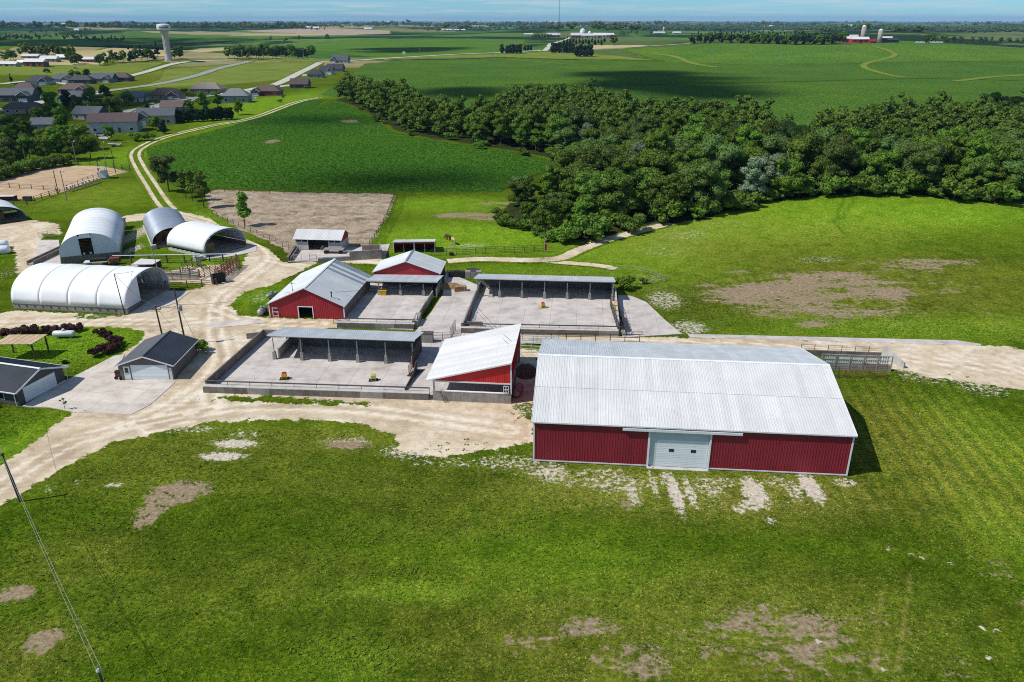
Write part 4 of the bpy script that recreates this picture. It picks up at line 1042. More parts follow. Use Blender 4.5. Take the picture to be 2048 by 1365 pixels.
t = thing('bale_wall', 'row of dark stacked feed blocks behind the alley', 'wall', G(898, 556), -.05)
for i in range(6): bx(t, 'block', (M_RUBBER, M_CONC)[i > 2], i * 1.05, i * 1.05 + 1.0, 0, 1.0, 0, 1.2 + .1 * (i % 2))
run(t, 'low_wall', M_CONC, (-.3, -4.5), (-.3, 1.0), .2, 1.3)

def feeder(label, px, py, body, lid, wide=False):
    t = thing('mineral_feeder', label, 'feeder', G(px, py, .17), .15, 'mineral feeders standing in the concrete pens'); t.scale = (.85, .85, .85)
    bx(t, 'base', (M_POST if wide else M_RUBBER), -.75, .75, -.5, .5, 0, .1)
    MB().hexa([(-.42, -.36, .1), (.42, -.36, .1), (.42, .36, .1), (-.42, .36, .1), (-.38, -.32, .98), (.38, -.32, .98), (.38, .32, .98), (-.38, .32, .98)]).build('hopper', body, t)
    bx(t, 'trough', M_RUBBER, -.3, .3, -.375, -.3, .2, .42)
    MB().hexa([(-.36, -.2, .98), (.36, -.2, .98), (.36, .34, .98), (-.36, .34, .98), (-.26, -.12, 1.16), (.26, -.12, 1.16), (.26, .24, 1.16), (-.26, .24, 1.16)]).build('lid', lid, t)
feeder('yellow mineral feeder with crimson lid in the left of the front pen', 569, 758, M_YEL, M_DRED)
feeder('pale yellow mineral feeder at the right of the front pen', 747, 761, M_PYEL, M_PYEL)
feeder('yellow and red mineral feeder in the rear concrete lot', 1086, 616, M_YEL, M_DRED, True)

# ---------------------------------------------------------------- right side fence line and stacked gates behind the machine shed
t = thing('panel_fence', 'slatted steel windbreak fence on concrete wall behind the machine shed', 'fence', (*G(1640, 738).xy, 0), -.095)
LW = (G(1785, 752) - G(1640, 738)).length
bx(t, 'base_wall', M_CONC, 0, LW, -.12, .12, 0, .9)
for i in range(int(LW / .32)): bx(t, 'slat', M_ROOFW, i * .32, i * .32 + .2, -.03, .03, .95, 2.35)
for z in (1.1, 1.65, 2.3): MB().bar((0, -.06, z), (LW, -.06, z), .06, .1).build('rail', M_POST, t)
for i in range(6): bx(t, 'post', M_POST, LW * i / 5 - .08, LW * i / 5 + .08, -.16, -.09, 0, 2.4)
t = thing('bunker_wall', 'low concrete bunker wall with wire behind the slatted steel fence', 'wall', (*G(1600, 712).xy, 0), -.095)
LW2 = (G(1765, 722) - G(1600, 712)).length
bx(t, 'wall', M_CONCD, 0, LW2, -.1, .1, 0, 1.0)
for i in range(7): MB().tube((LW2 * i / 6, 0, 1.0), (LW2 * i / 6, 0, 1.9), .04, n=6).build('post', M_PIPE, t)
for z in (1.25, 1.6, 1.85): MB().tube((0, 0, z), (LW2, 0, z), .02, n=5).build('wire', M_PIPE, t)
MB().hexa([(LW2 - .1, -.1, 0), (LW2 + 1.9, -3.4, 0), (LW2 + 2.1, -3.3, 0), (LW2 + .1, .1, 0), (LW2 - .1, -.1, 2.2), (LW2 + 1.9, -3.4, 1.0), (LW2 + 2.1, -3.3, 1.0), (LW2 + .1, .1, 2.2)]).build('end_wall', M_CONCL, t)
gate('stored_gate', 'dark green pipe gate leaning against the slatted steel fence', G(1655, 756), G(1677, 758), 1.5, M_PIPE, 6, lean=.35)
gate('stored_gate', 'red pipe gates leaning together, nearest the machine shed roof', G(1676, 757), G(1714, 759), 1.5, M_RUST, 7, lean=.35)
gate('stored_gate', 'rusty pipe gates stacked at the end of the slatted steel fence', G(1722, 756), G(1772, 759), 1.9, M_RUST, 8, lean=.3)
gate('loading_gate', 'grey pipe gate between the calf shed and the machine shed', G(1042, 706), G(1083, 708), 1.6, M_TRIM, 4)
t = thing('pipe_fence', 'white board fence closing the gap behind the calf shed', 'fence', (*G(1040, 690).xy, 0), -.09)
for i in range(4): bx(t, 'board', M_TRIM, 0, 6, -.03, .03, .3 + i * .38, .5 + i * .38)
for i in range(4): bx(t, 'post', M_POST, i * 1.95, i * 1.95 + .14, .035, .17, 0, 1.8)
t = thing('boundary_rail', 'long dark top rail on posts along the back of the machine shed', 'fence', (*G(1045, 682).xy, 0), -.05)
LR = (G(1280, 694) - G(1045, 682)).length
MB().tube((0, 0, 1.4), (LR, 0, 1.4), .07, n=6).build('rail', M_PIPE, t); MB().tube((0, 0, .9), (LR, 0, .9), .05, n=6).build('rail', M_PIPE, t)
for i in range(9): MB().tube((LR * i / 8, 0, 0), (LR * i / 8, 0, 1.45), .06, n=6).build('post', M_PIPE, t)
t = thing('cattle_chute', 'black steel cattle chute along the right side of the rear lot', 'chute', (*G(1246, 674).xy, 0), 1.56)
LC = (G(1246, 674) - G(1240, 612)).length
for y in (-.55, .55):
    for i in range(6): MB().tube((0, y, .2 + i * .28), (LC, y, .2 + i * .28), .04, n=5).build('rail', M_PIPE, t)
    for i in range(7): MB().tube((LC * i / 6, y, 0), (LC * i / 6, y, 1.75), .05, n=5).build('upright', M_PIPE, t)
for i in range(7): MB().tube((LC * i / 6, -.55, 1.75), (LC * i / 6, .55, 1.75), .05, n=5).build('hoop_bar', M_PIPE, t)
sheets(t, 'side_panel', (1.5, -.6, .2), (1, 0, 0), (0, 0, 1), LC * .45, 1.2, M_ROOFS)
gate('floor_frame', 'small steel frame lying on the concrete apron by the chute', G(1266, 672), G(1284, 672), .7, M_PIPE, 3)
t = thing('fuel_tank', 'rusty pink steel tank in the shade between calf shed and machine shed', 'tank', G(1036, 790), 1.35)
MB().lathe([(.02, -1.5), (.42, -1.4), (.55, -1.1), (.55, 1.1), (.42, 1.4), (.02, 1.5)], 16, (0, 0, .75), 'x').build('tank_shell', surf('faded pink paint', (0.34, 0.20, 0.18), .3, 1.5, .7), t, smooth=True)
for x in (-.8, .8): bx(t, 'cradle', M_PIPE, x - .08, x + .08, -.4, .4, 0, .3)
o = thing('dirt_heap', 'heap of brown dirt in the shade beside the machine shed', 'pile', G(1052, 745))
mound('heap', 1.6, 2.6, .9, surf('brown dirt', (0.13, 0.085, 0.055), .4, 1.2, .95), o, 5)

# ================================================================== HOOP BUILDINGS
def arch_pts(W, e, r, n=22, p=0.8):
    out = []
    for i in range(n + 1):
        a = math.pi * i / n
        out.append((W / 2 - W / 2 * math.cos(a), e + (r - e) * max(0, math.sin(a)) ** p))
    return out
def arch_cover(root, name, mat, W, e, r, y0, y1, sag=0.0, segs=8, th=.05, n=22, smooth=True, wrinkle=0.0, seed=0):
    """curved cover, x across, y along; sags a little between its end seams"""
    rg = np.random.default_rng(seed)
    pts = arch_pts(W, e, r, n); m = MB(); vs = []; k = len(pts)
    for sgn in (0, 1):
        for j in range(segs + 1):
            u = j / segs; s = sag * math.sin(math.pi * u)
            for q, (x, z) in enumerate(pts):
                dx = x - W / 2; dz = z - e; ln = math.hypot(dx, dz) + 1e-6
                inn = s * (1 if 0 < q < k - 1 else 0) + th * sgn + (wrinkle * rg.normal() if 0 < j < segs else 0)
                vs.append((x - dx / ln * inn, y0 + (y1 - y0) * u, z - dz / ln * inn))
    N = (segs + 1) * k; fs = []
    for j in range(segs):
        for i in range(k - 1):
            a = j * k + i; fs.append((a, a + k, a + k + 1, a + 1)); b = N + a; fs.append((b, b + 1, b + k + 1, b + k))
    for i in range(k - 1):
        fs.append((i, i + 1, N + i + 1, N + i)); a = segs * k + i; fs.append((a, N + a, N + a + 1, a + 1))
    for j in range(segs):
        a = j * k; fs.append((a, N + a, N + a + k, a + k)); b = a + k - 1; fs.append((b, b + k, N + b + k, N + b))
    m._a(vs, fs)
    return m.build(name, mat, root, smooth=smooth)
def arch_rib(root, W, e, r, y, mat=M_POST, rad=.05, off=.32, name='truss'):
    pts = arch_pts(W - 2 * off, e, r - off, 16); m = MB()
    for a, b in zip(pts[:-1], pts[1:]): m.tube((a[0] + off, y, a[1]), (b[0] + off, y, b[1]), rad, n=5, caps=False)
    return m.build(name, mat, root)
def block_wall(root, p, q, th, h, mat=M_CONC, blk=2.4, name='wall_block'):
    """row of large concrete blocks"""
    P = Vector((p[0], p[1], 0)); Q = Vector((q[0], q[1], 0)); L = (Q - P).length; n = max(1, round(L / blk))
    for i in range(n):
        a = P.lerp(Q, i / n); b = P.lerp(Q, (i + 1) / n); d = (b - a).normalized() * .01
        run(root, name, mat, (a + d).xy, (b - d).xy, th, h)

# long white hoop barn: ridge along local y
t = thing('long_hoop_barn', 'long white fabric hoop barn with open right end, nearest the garage', 'hoop barn', (-86.17, 124.26, 0), -0.132 - math.pi / 2)
HL, HW, HE, HR = 21.3, 13.2, 1.0, 5.75
t.rotation_euler.z = -0.132 + math.pi / 2; t.location = Vector((-86.17, 124.26, 0)) + Vector((math.cos(-.132) * HL, math.sin(-.132) * HL, 0))
# local x runs from the near side to the back, local y from the open right end to the left end
for i in range(4): arch_cover(t, 'cover_panel', M_FABW, HW + .3, HE, HR, i * HL / 4, (i + 1) * HL / 4 - .02, .10, 10, .03, seed=i, wrinkle=.008)
for i in range(13): arch_rib(t, HW + .3, HE, HR, .15 + i * (HL - .3) / 12)
block_wall(t, (.25, 0), (.25, HL), .3, 1.02, M_CONC); block_wall(t, (HW, 0), (HW, HL), .3, 1.02, M_CONC)
for i in range(14): bx(t, 'strap_anchor', M_PIPE, .02, .1, .6 + i * 1.5, .75 + i * 1.5, .45, .75)
pts = arch_pts(HW + .3, HE, HR, 22)
e1 = [p for p in pts if p[0] < 4.2]
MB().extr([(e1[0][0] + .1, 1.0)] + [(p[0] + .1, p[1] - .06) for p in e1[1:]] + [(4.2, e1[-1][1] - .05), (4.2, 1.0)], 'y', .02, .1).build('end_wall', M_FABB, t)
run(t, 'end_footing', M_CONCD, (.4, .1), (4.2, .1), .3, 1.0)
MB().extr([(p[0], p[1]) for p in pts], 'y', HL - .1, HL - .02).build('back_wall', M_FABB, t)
for q in range(7):
    o = bx(t, 'stored_bale', M_HAY, 5 + (q % 3) * 2.2, 7.1 + (q % 3) * 2.2, 5 + (q // 3) * 2.6, 7.4 + (q // 3) * 2.6, .05, 1.5 + .5 * (q % 2))

def hoop_frame(name, label, o, ang, L, W):
    """root whose local x runs across the front and local y back along the ridge"""
    return thing(name, label, 'hoop barn', (o[0], o[1], 0), ang)
# hoop with closed end and centre door
W, D, e, r = 10.6, 25.0, 1.5, 6.0
t = hoop_frame('closed_hoop_barn', 'white hoop barn with a centre door in its closed end wall', (-91.8, 150.0), 0.40, D, W)
for i in range(10): arch_cover(t, 'cover_panel', M_FABB if i % 10 == 9 else M_FABW, W + .4, e, r, i * D / 10, (i + 1) * D / 10 - .015, .07, 6, .04, seed=20 + i)
run(t, 'end_footing', M_CONCD, (.1, .1), (W + .2, .1), .3, 1.55)
run(t, 'side_footing', M_CONC, (.2, .3), (.2, D), .3, 1.5); run(t, 'side_footing', M_CONC, (W + .15, .3), (W + .15, D), .3, 1.5)
pts = arch_pts(W + .4, e, r, 30)
lft = [p for p in pts if p[0] < 3.9]; rgt = [p for p in pts if p[0] > 6.3]
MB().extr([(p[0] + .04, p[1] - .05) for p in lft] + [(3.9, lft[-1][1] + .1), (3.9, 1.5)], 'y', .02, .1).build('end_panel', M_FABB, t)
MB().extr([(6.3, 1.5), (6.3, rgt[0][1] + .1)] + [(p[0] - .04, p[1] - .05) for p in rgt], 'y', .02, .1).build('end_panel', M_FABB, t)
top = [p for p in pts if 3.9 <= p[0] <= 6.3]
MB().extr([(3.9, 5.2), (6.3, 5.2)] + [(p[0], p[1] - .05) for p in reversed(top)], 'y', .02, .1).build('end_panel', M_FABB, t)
MB().bar((3.85, -.05, 5.2), (6.35, -.05, 5.2), .12, .3).build('door_header', M_TRIM, t)
MB().bar((3.88, -.02, 1.5), (3.88, -.02, 5.2), .1, .1).build('door_jamb', M_TRIM, t); MB().bar((6.32, -.02, 1.5), (6.32, -.02, 5.2), .1, .1).build('door_jamb', M_TRIM, t)
bx(t, 'bedding', M_HAY, .6, W - .4, 4, D - 1, .05, 2.2)
bx(t, 'lower_door', M_RUBBER, 3.95, 6.25, -.03, .02, 1.52, 2.3)
MB().extr(pts, 'y', D - .1, D - .03).build('back_wall', M_FABB, t)
for x in (4.3, 5.5): bx(t, 'door_mark', M_TRIM, x, x + .35, -.045, -.035, 1.7, 2.05)
# dark grey arch shed
W, D, e, r = 9.0, 22.5, .25, 4.1
t = hoop_frame('steel_arch_shed', 'grey corrugated steel arch shed with open near end', (-78.4, 162.1), 0.50, D, W)
for i in range(30): arch_cover(t, 'arch_sheet', M_GREYST, W, e, r, i * D / 30, (i + 1) * D / 30 - .01, -.05, 4, .03, n=20)
run(t, 'footing', M_CONCL, (-.05, 0), (-.05, D), .35, .3); run(t, 'footing', M_CONCL, (W + .05, 0), (W + .05, D), .35, .3)
bx(t, 'stored_hay', M_HAY, 1.2, W - 1.2, 5, D - 1, .05, 2.4); bx(t, 'stored_hay', M_HAY, 3.0, 5.4, 3.2, 4.9, .05, 1.4)
MB().extr(arch_pts(W, e, r), 'y', D - .1, D - .04).build('back_wall', M_GREYST, t)
bx(t, 'concrete_block', M_CONCL, -.3, .7, -.9, .1, 0, .9)
# white hay shed with open right end: local y along ridge from the open end back
a4 = -0.53
t = thing('hay_hoop_shed', 'small white hoop shed open at its right end with hay inside', 'hoop barn', (0, 0, 0), a4 + math.pi / 2)
L4, W, e, r = 12.0, 10.9, 1.1, 5.0
t.location = Vector((-74.6, 160.85, 0)) + Vector((math.cos(a4) * L4, math.sin(a4) * L4, 0))
arch_cover(t, 'cover_panel', M_FABW, W + .3, e, r, 0, L4, .05, 12, .04)
for i in range(8): arch_rib(t, W + .3, e, r, .1 + i * (L4 - .2) / 7)
for i in range(9): bx(t, 'side_post', M_PIPE, .12, .3, .1 + i * (L4 - .4) / 8, .35 + i * (L4 - .4) / 8, .55, 1.15)
run(t, 'side_wall', M_CONCL, (.3, 0), (.3, L4), .3, .6); run(t, 'side_wall', M_CONCD, (W, 0), (W, L4), .3, 1.1)
m = MB()
for q in range(5): m.box(.9, 4.6, 3.0 + q * 1.7, 4.6 + q * 1.7, .05, 2.3 + .5 * (q > 0))
bx(t, 'stored_hay', M_HAY, .9, 4.6, 2.4, 5.9, .05, 2.0); bx(t, 'stored_hay', M_HAY, .9, 5.2, 6.0, L4 - .4, .05, 3.0)
MB().extr(arch_pts(W + .3, e, r), 'y', L4 - .08, L4 - .02).build('back_wall', M_FABW, t)
t = thing('water_trough', 'round galvanised stock tank by the corner of the small hoop shed', 'tank', G(397, 521))
MB().lathe([(.95, 0), (.98, .1), (.95, .5), (.98, 1.0), (.9, 1.02), (.88, .3)], 20).build('tank_side', M_TANK, t, smooth=False)
# hoop shed cut by the left edge
_q = G(56, 440); t = hoop_frame('edge_hoop_shed', 'open fabric hoop shed cut off by the left edge', (_q.x - 15 * math.cos(.75), _q.y - 15 * math.sin(.75)), 0.75, 12, 14)
bx(t, 'floor', M_CONCD, 0, 15, .1, 11.8, 0, .05)
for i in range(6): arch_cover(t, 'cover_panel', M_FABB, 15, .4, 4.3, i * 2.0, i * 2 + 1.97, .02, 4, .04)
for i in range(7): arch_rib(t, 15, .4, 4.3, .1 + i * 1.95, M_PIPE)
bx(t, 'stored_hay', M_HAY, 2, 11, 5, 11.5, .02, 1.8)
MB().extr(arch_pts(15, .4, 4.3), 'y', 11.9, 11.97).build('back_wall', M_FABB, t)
for i, (px, py, sx) in enumerate(((2, 497, 1.2), (5, 508, 1.5))):
    t = thing('wrapped_bale', ('white wrapped hay bale at the left edge, the farther of two', 'white wrapped hay bale at the left edge, the nearer of two')[i], 'bale', G(px, py), .3, 'wrapped bales at the left edge')
    MB().lathe([(.02, -1.6), (.7, -1.5), (.92, -1.1), (.95, 0), (.92, 1.1), (.7, 1.5), (.02, 1.6)], 16, (0, 0, .85), 'x').build('wrap', M_BALEW, t, smooth=True)

for _n, _b in (('long_hoop_barn', (.5, 12.9, .1, 21.1)), ('closed_hoop_barn', (.4, 10.4, .3, 24.8)), ('steel_arch_shed', (.2, 8.8, .0, 22.3)), ('hay_hoop_shed', (.4, 10.8, .0, 11.8))):
    bx(bpy.data.objects[_n], 'floor', M_CONCD if _n == 'closed_hoop_barn' else M_CONC, *_b, -.1, .15)
# silage feeder and pad left of the closed hoop barn
t = thing('feed_trough', 'long concrete feed trough left of the closed hoop barn', 'trough', G(70, 532), 1.52)
for y, w_ in ((0, .3), (1.3, .3)): bx(t, 'trough_side', M_CONCD, 0, 11, y, y + w_, 0, 1.0)
bx(t, 'trough_floor', M_CONCL, 0, 11, .3, 1.3, .2, .5)
gate('pen_gate', 'pale pipe gate left of the closed hoop barn', G(79, 478), G(116, 474), 1.4, M_POST, 5)
t = thing('side_shed', 'small dark shed behind the right of the closed hoop barn', 'shed', G(226, 462), .2)
bx(t, 'wall', M_SIDINGD, -2.2, 2.2, 0, 3.5, 0, 2.0); bx(t, 'roof', M_WOODD, -2.4, 2.4, -.2, 3.7, 2.0, 2.15); bx(t, 'side_panel', M_CONCL, 2.205, 2.25, .4, 3.0, 0.1, 1.8)

# ================================================================== GARAGE, HOUSE
W, D, e, r = 7.3, 8.8, 2.44, 3.70
t = thing('garage', 'taupe garage with dark roof and pale double door', 'garage', (-54.05, 95.75, 0), 0.006)
f = lambda s: e + (r - e) * (1 - abs(s - W / 2) / (W / 2)) - .04
m = MB(); m.extr([(0, 0), (W, 0), (W, e - .02), (W / 2, r - .06), (0, e - .02)], 'y', 0, .12); m.build('front_wall', M_SIDING, t)
m = MB(); m.extr([(0, 0), (W, 0), (W, e - .02), (W / 2, r - .06), (0, e - .02)], 'y', D - .12, D); m.build('rear_wall', M_SIDING, t)
for i in range(15):
    z = .1 + i * .155
    for x in (-.012, W - .1): bx(t, 'siding_board', M_SIDING, x, x + .112, .125, D - .125, z, z + .148)
k = (r - e) / (W / 2); e0 = e - .35 * k
s1 = Vector((W / 2 + .35, 0, r - e0)); s2 = Vector((-s1.x, 0, s1.z))
sheets(t, 'roof_sheet', (-.35, D + .3, e0), (0, -1, 0), s1, D + .6, s1.length, M_SHING, w=.6, ribs=2)
sheets(t, 'roof_sheet', (W + .35, -.3, e0), (0, 1, 0), s2, D + .6, s2.length, M_SHING, w=.6, ribs=2)
MB().extr([(W / 2 - .15, r + .01), (W / 2, r + .06), (W / 2 + .15, r + .01), (W / 2, r - .02)], 'y', -.31, D + .31).build('ridge_cap', M_SHING, t)
for q in (0, 1): MB().bar(((-.35, W + .35)[q], -.33, e0 - .06), (W / 2, -.33, r - .06), .05, .16).build('rake_trim', M_TRIM, t)
bx(t, 'gutter', M_TRIM, W + .30, W + .40, -.3, D + .3, e0 - .12, e0 - .01)
bx(t, 'gutter', M_TRIM, -.40, -.30, -.3, D + .3, e0 - .12, e0 - .01)
dx = thing('garage_door', None, None, (1.75, -.02, .05)); dx.parent = t
for i in range(4): bx(dx, 'door_panel', M_DOORW, 0, 4.75, -.03, .03, i * .53, i * .53 + .515)
bx(t, 'door_frame', M_TRIM, 1.6, 1.75, -.06, .0, .02, 2.3); bx(t, 'door_frame', M_TRIM, 6.5, 6.65, -.06, .0, .02, 2.3); bx(t, 'door_frame', M_TRIM, 1.6, 6.65, -.065, .0, 2.2, 2.34)
dd = bx(t, 'entry_door', M_TRIM, .55, 1.4, -.04, -.001, .05, 2.1); bx(dd, 'window', M_BLACK, .75, 1.2, -.055, -.045, 1.15, 1.9)
bx(t, 'wall_panel', M_PALEG, 6.78, 7.15, -.03, -.001, .05, 1.9)
m = thing('yard_machine', 'small rust red machine parked against the left of the garage', 'machine', G(241, 757, .12), .1)
bx(m, 'engine_box', M_RUST, -.5, .3, -.3, .3, .35, 1.0); bx(m, 'hood', M_RUBBER, -.55, .2, -.32, .32, 1.0, 1.15)
for x, y in ((-.4, -.35), (.3, -.35), (-.4, .35), (.3, .35)): MB().lathe([(.05, -.07), (.25, -.07), (.25, .07), (.05, .07)], 12, (x, y, .25), 'y').build('wheel', M_RUBBER, m)
MB().tube((.25, 0, .9), (.9, 0, 1.3), .03, n=6).build('handle', M_PIPE, m)

# house at the left edge: gable end with a garage door faces the drive
t = thing('farm_house', 'dark grey ranch house with dark steel roof at the left edge', 'house', (-63.6, 88.02, 0), 1.30)
W, D, e, r = 7.6, 17.0, 2.35, 3.75
m = MB(); m.extr([(0, 0), (W, 0), (W, e - .02), (W / 2, r - .06), (0, e - .02)], 'y', 0, .14); m.build('gable_wall', M_SIDINGD, t)
m = MB(); m.extr([(0, 0), (W, 0), (W, e - .02), (W / 2, r - .06), (0, e - .02)], 'y', D - .14, D); m.build('gable_wall', M_SIDINGD, t)
for i in range(15):
    z = .08 + i * .15
    for x in (-.012, W - .1): bx(t, 'siding_board', M_SIDINGD, x, x + .112, .145, D - .145, z, z + .143)
k = (r - e) / (W / 2); e0 = e - .5 * k
s1 = Vector((W / 2 + .5, 0, r - e0)); s2 = Vector((-s1.x, 0, s1.z))
sheets(t, 'roof_sheet', (-.5, D + .4, e0), (0, -1, 0), s1, D + .9, s1.length, M_SHING, w=.45, ribs=2)
sheets(t, 'roof_sheet', (W + .5, -.5, e0), (0, 1, 0), s2, D + .9, s2.length, M_SHING, w=.45, ribs=2)
MB().extr([(W / 2 - .2, r + .01), (W / 2, r + .08), (W / 2 + .2, r + .01), (W / 2, r - .02)], 'y', -.52, D + .4).build('ridge_cap', M_TRIM, t)
for q in (0, 1): MB().bar(((-.5, W + .5)[q], -.53, e0 - .08), (W / 2, -.53, r - .08), .06, .2).build('rake_trim', M_TRIM, t)
bx(t, 'gutter', M_TRIM, -.62, -.5, -.5, D, e0 - .14, e0 - .01); bx(t, 'gutter', M_TRIM, W + .5, W + .62, -.5, D, e0 - .14, e0 - .01)
dx = thing('garage_door', None, None, (1.1, -.03, .06)); dx.parent = t
for i in range(4): bx(dx, 'door_panel', M_DOORW, 0, 4.9, -.03, .03, i * .52, i * .52 + .505)
bx(t, 'door_frame', M_TRIM, .98, 1.1, -.06, 0, .02, 2.2); bx(t, 'door_frame', M_TRIM, 6.0, 6.12, -.06, 0, .02, 2.2)
MB().tube((-.45, -.1, .2), (-.45, -.1, e0 - .1), .05, n=6).build('downspout', M_TRIM, t)
MB().tube((W + .3, -.1, .1), (W + .3, -.1, e0 - .1), .05, n=6).tube((W + .3, -.1, .1), (W + .3, -.8, .05), .05, n=6).build('downspout', M_TRIM, t)
bx(t, 'base_trim', M_TRIM, 6.2, W, -.04, -.001, .05, .25)
w1 = bx(t, 'window', M_BLACK, -.03, -.014, 2.2, 4.4, .8, 1.95)
for y in (2.1, 3.25, 4.4): bx(w1, 'frame', M_TRIM, -.05, -.031, y, y + .1, .75, 2.0)
bx(w1, 'sill', M_TRIM, -.06, -.032, 2.1, 4.5, .68, .76)
t = thing('patio_cover', 'flat pine boarded patio roof on dark posts behind the house', 'patio cover', (*G(-6, 722).xy, 0), .02)
for i in range(6):
    MB().hexa([(i * .95 + .02, 0, 2.55), (i * .95 + .90, 0, 2.55), (i * .95 + 1.5, 3.2, 2.75), (i * .95 + .62, 3.2, 2.75), (i * .95 + .02, 0, 2.62), (i * .95 + .90, 0, 2.62), (i * .95 + 1.5, 3.2, 2.82), (i * .95 + .62, 3.2, 2.82)]).build('roof_board', M_WOODN, t)
for x, y in ((.2, .3), (5.4, .3), (6.0, 2.9), (.8, 2.9)): bx(t, 'post', M_WOODD, x - .09, x + .09, y - .09, y + .09, 0, 2.58)
for x in (5.4,): MB().bar((x, .3, 1.9), (x - .7, .3, 2.5), .08, .1).build('brace', M_WOODD, t)
t = thing('propane_tank', 'white propane tank lying on the lawn beside purple shrubs', 'tank', G(130, 676), .04)
def ptank(t, mat, L=1.5, R=.5):
    MB().lathe([(.02, -L - .28), (R * .55, -L - .2), (R * .9, -L - .02), (R, -L + .2), (R, L - .2), (R * .9, L + .02), (R * .55, L + .2), (.02, L + .28)], 18, (0, 0, R + .22), 'x').build('shell', mat, t, smooth=True)
    MB().lathe([(.22, 0), (.22, .22), (.16, .3), (.02, .32)], 12, (0, 0, 2 * R + .2)).build('valve_dome', mat, t)
    for x in (-L * .6, L * .6): bx(t, 'foot', M_CONC, x - .1, x + .1, -R * .7, R * .7, 0, .32)
ptank(t, M_TANK)
t = thing('fuel_tank', 'grey fuel tank on the grass behind the red cattle barn', 'tank', G(545, 597), .9); ptank(t, M_TANKG, .9, .42)
t = thing('diesel_tank', 'grey round diesel tank by the left corner of the red cattle barn', 'tank', G(525, 630), 1.45); ptank(t, M_TANKG, .9, .55)
bx(t, 'stand', M_RUST, .4, .9, -.6, .6, 0, 1.0)
t = thing('small_tree_stump', 'small dark fire pit ring on the lawn by the drive', 'fire pit', G(130, 727))
MB().lathe([(.35, 0), (.45, .35), (.38, .36), (.3, .05)], 12).build('ring', M_RUBBER, t)
t.name = 'fire_pit'

# ================================================================== WHITE ROOFED SHED AND ITS YARD, LOAFING SHED
t = thing('stock_shed', 'small grey shed with white roof and wide dark opening beyond the yard', 'shed', (-46.8, 160.7, 0), -0.10)
L, D, e, r = 10.2, 5.2, 2.65, 4.0
bx(t, 'front_wall', M_CONCL, 0, 2.85, 0, .18, 0, 1.95); bx(t, 'front_wall', M_CONCL, 7.3, L, 0, .18, 0, 1.95)
bx(t, 'front_band', M_BARNRED, 0, 2.85, .02, .14, 2.35, e - .05); bx(t, 'front_band', M_BARNRED, 7.3, L, .02, .14, 2.35, e - .05)
for x in (.05, 1.4, 2.75, 7.35, 8.7, L - .15): bx(t, 'window_post', M_TRIM, x, x + .1, .0, .12, 1.95, 2.4)
bx(t, 'header', M_TRIM, 2.8, 7.35, -.05, .1, 2.45, 2.65)
gable_sheets(t, 'end_sheet', (L, .1, 0), (0, 1, 0), D - .2, 2.0, lambda s: e + (r - e) * (1 - abs(s - D / 2) / (D / 2)), M_BARNRED); bx(t, 'end_wall', M_CONCL, L - .2, L - .02, .19, D, 0, 2.0)
gable_sheets(t, 'end_sheet', (0, D - .1, 0), (0, -1, 0), D - .2, 2.0, lambda s: e + (r - e) * (1 - abs(s - D / 2) / (D / 2)), M_BARNRED); bx(t, 'end_wall', M_CONCL, .02, .2, .19, D, 0, 2.0)
bx(t, 'back_wall', M_CONCD, .2, L - .2, D - .2, D, 0, e)
s1 = Vector((0, D / 2 + .4, r - e + .2))
sheets(t, 'roof_sheet', (-.35, -.4, e - .1), (1, 0, 0), s1, L + .6, s1.length, M_ROOFW); s2 = Vector((0, -s1.y, s1.z))
sheets(t, 'roof_sheet', (L + .25, D + .4, e - .1), (-1, 0, 0), s2, L + .6, s1.length, M_ROOFG)
t = thing('shed_yard_wall', 'concrete yard walls and troughs in front of the white roofed shed', 'wall', (*G(583, 522).xy, 0), -.03)
loc = lambda *p: world_to(t, G(*p))
run(t, 'yard_wall', M_CONCD, loc(576, 524), loc(591, 500), .5, 1.0)
run(t, 'yard_wall', M_CONCD, loc(582, 524), loc(597, 502), .2, .9)
run(t, 'yard_wall', M_CONC, loc(636, 526), loc(700, 522), .2, .9); run(t, 'yard_wall', M_CONC, loc(700, 522), loc(764, 518), .25, 2.0)
run(t, 'yard_wall', M_CONC, loc(764, 518), loc(761, 504), .25, 2.0); run(t, 'yard_wall', M_CONC, loc(761, 504), loc(725, 505), .25, 1.6)
run(t, 'trough', M_CONCL, loc(637, 521), loc(698, 518), .8, .7)
gate('yard_gate', 'pipe gate at the left of the white roofed shed yard', G(588, 522), G(620, 524), 1.3, M_POST, 5)
gate('yard_gate', 'dark pipe gate in the middle of the white roofed shed yard', G(620, 524), G(634, 525), 1.6, M_PIPE, 6)
gate('yard_gate', 'rusty pipe gate inside the concrete yard corner', G(726, 507), G(757, 506), 1.4, M_RUST, 6)
t = thing('hay_wagon', 'flat grey hay wagon parked before the white roofed shed', 'wagon', G(668, 506, .16), -.05)
bx(t, 'deck', M_WOODG, -2.4, 2.2, -.9, .9, .75, .9)
bx(t, 'front_rack', M_WOODG, -2.5, -2.4, -.9, .9, .9, 1.3)
for x, y in ((-1.6, -.85), (1.5, -.85), (-1.6, .75), (1.5, .75)): MB().lathe([(.05, -.1), (.35, -.1), (.35, .1), (.05, .1)], 14, (x, y, .36), 'y').build('wheel', M_RUBBER, t)
MB().tube((2.2, 0, .5), (3.5, 0, .3), .05, n=6).build('drawbar', M_PIPE, t)
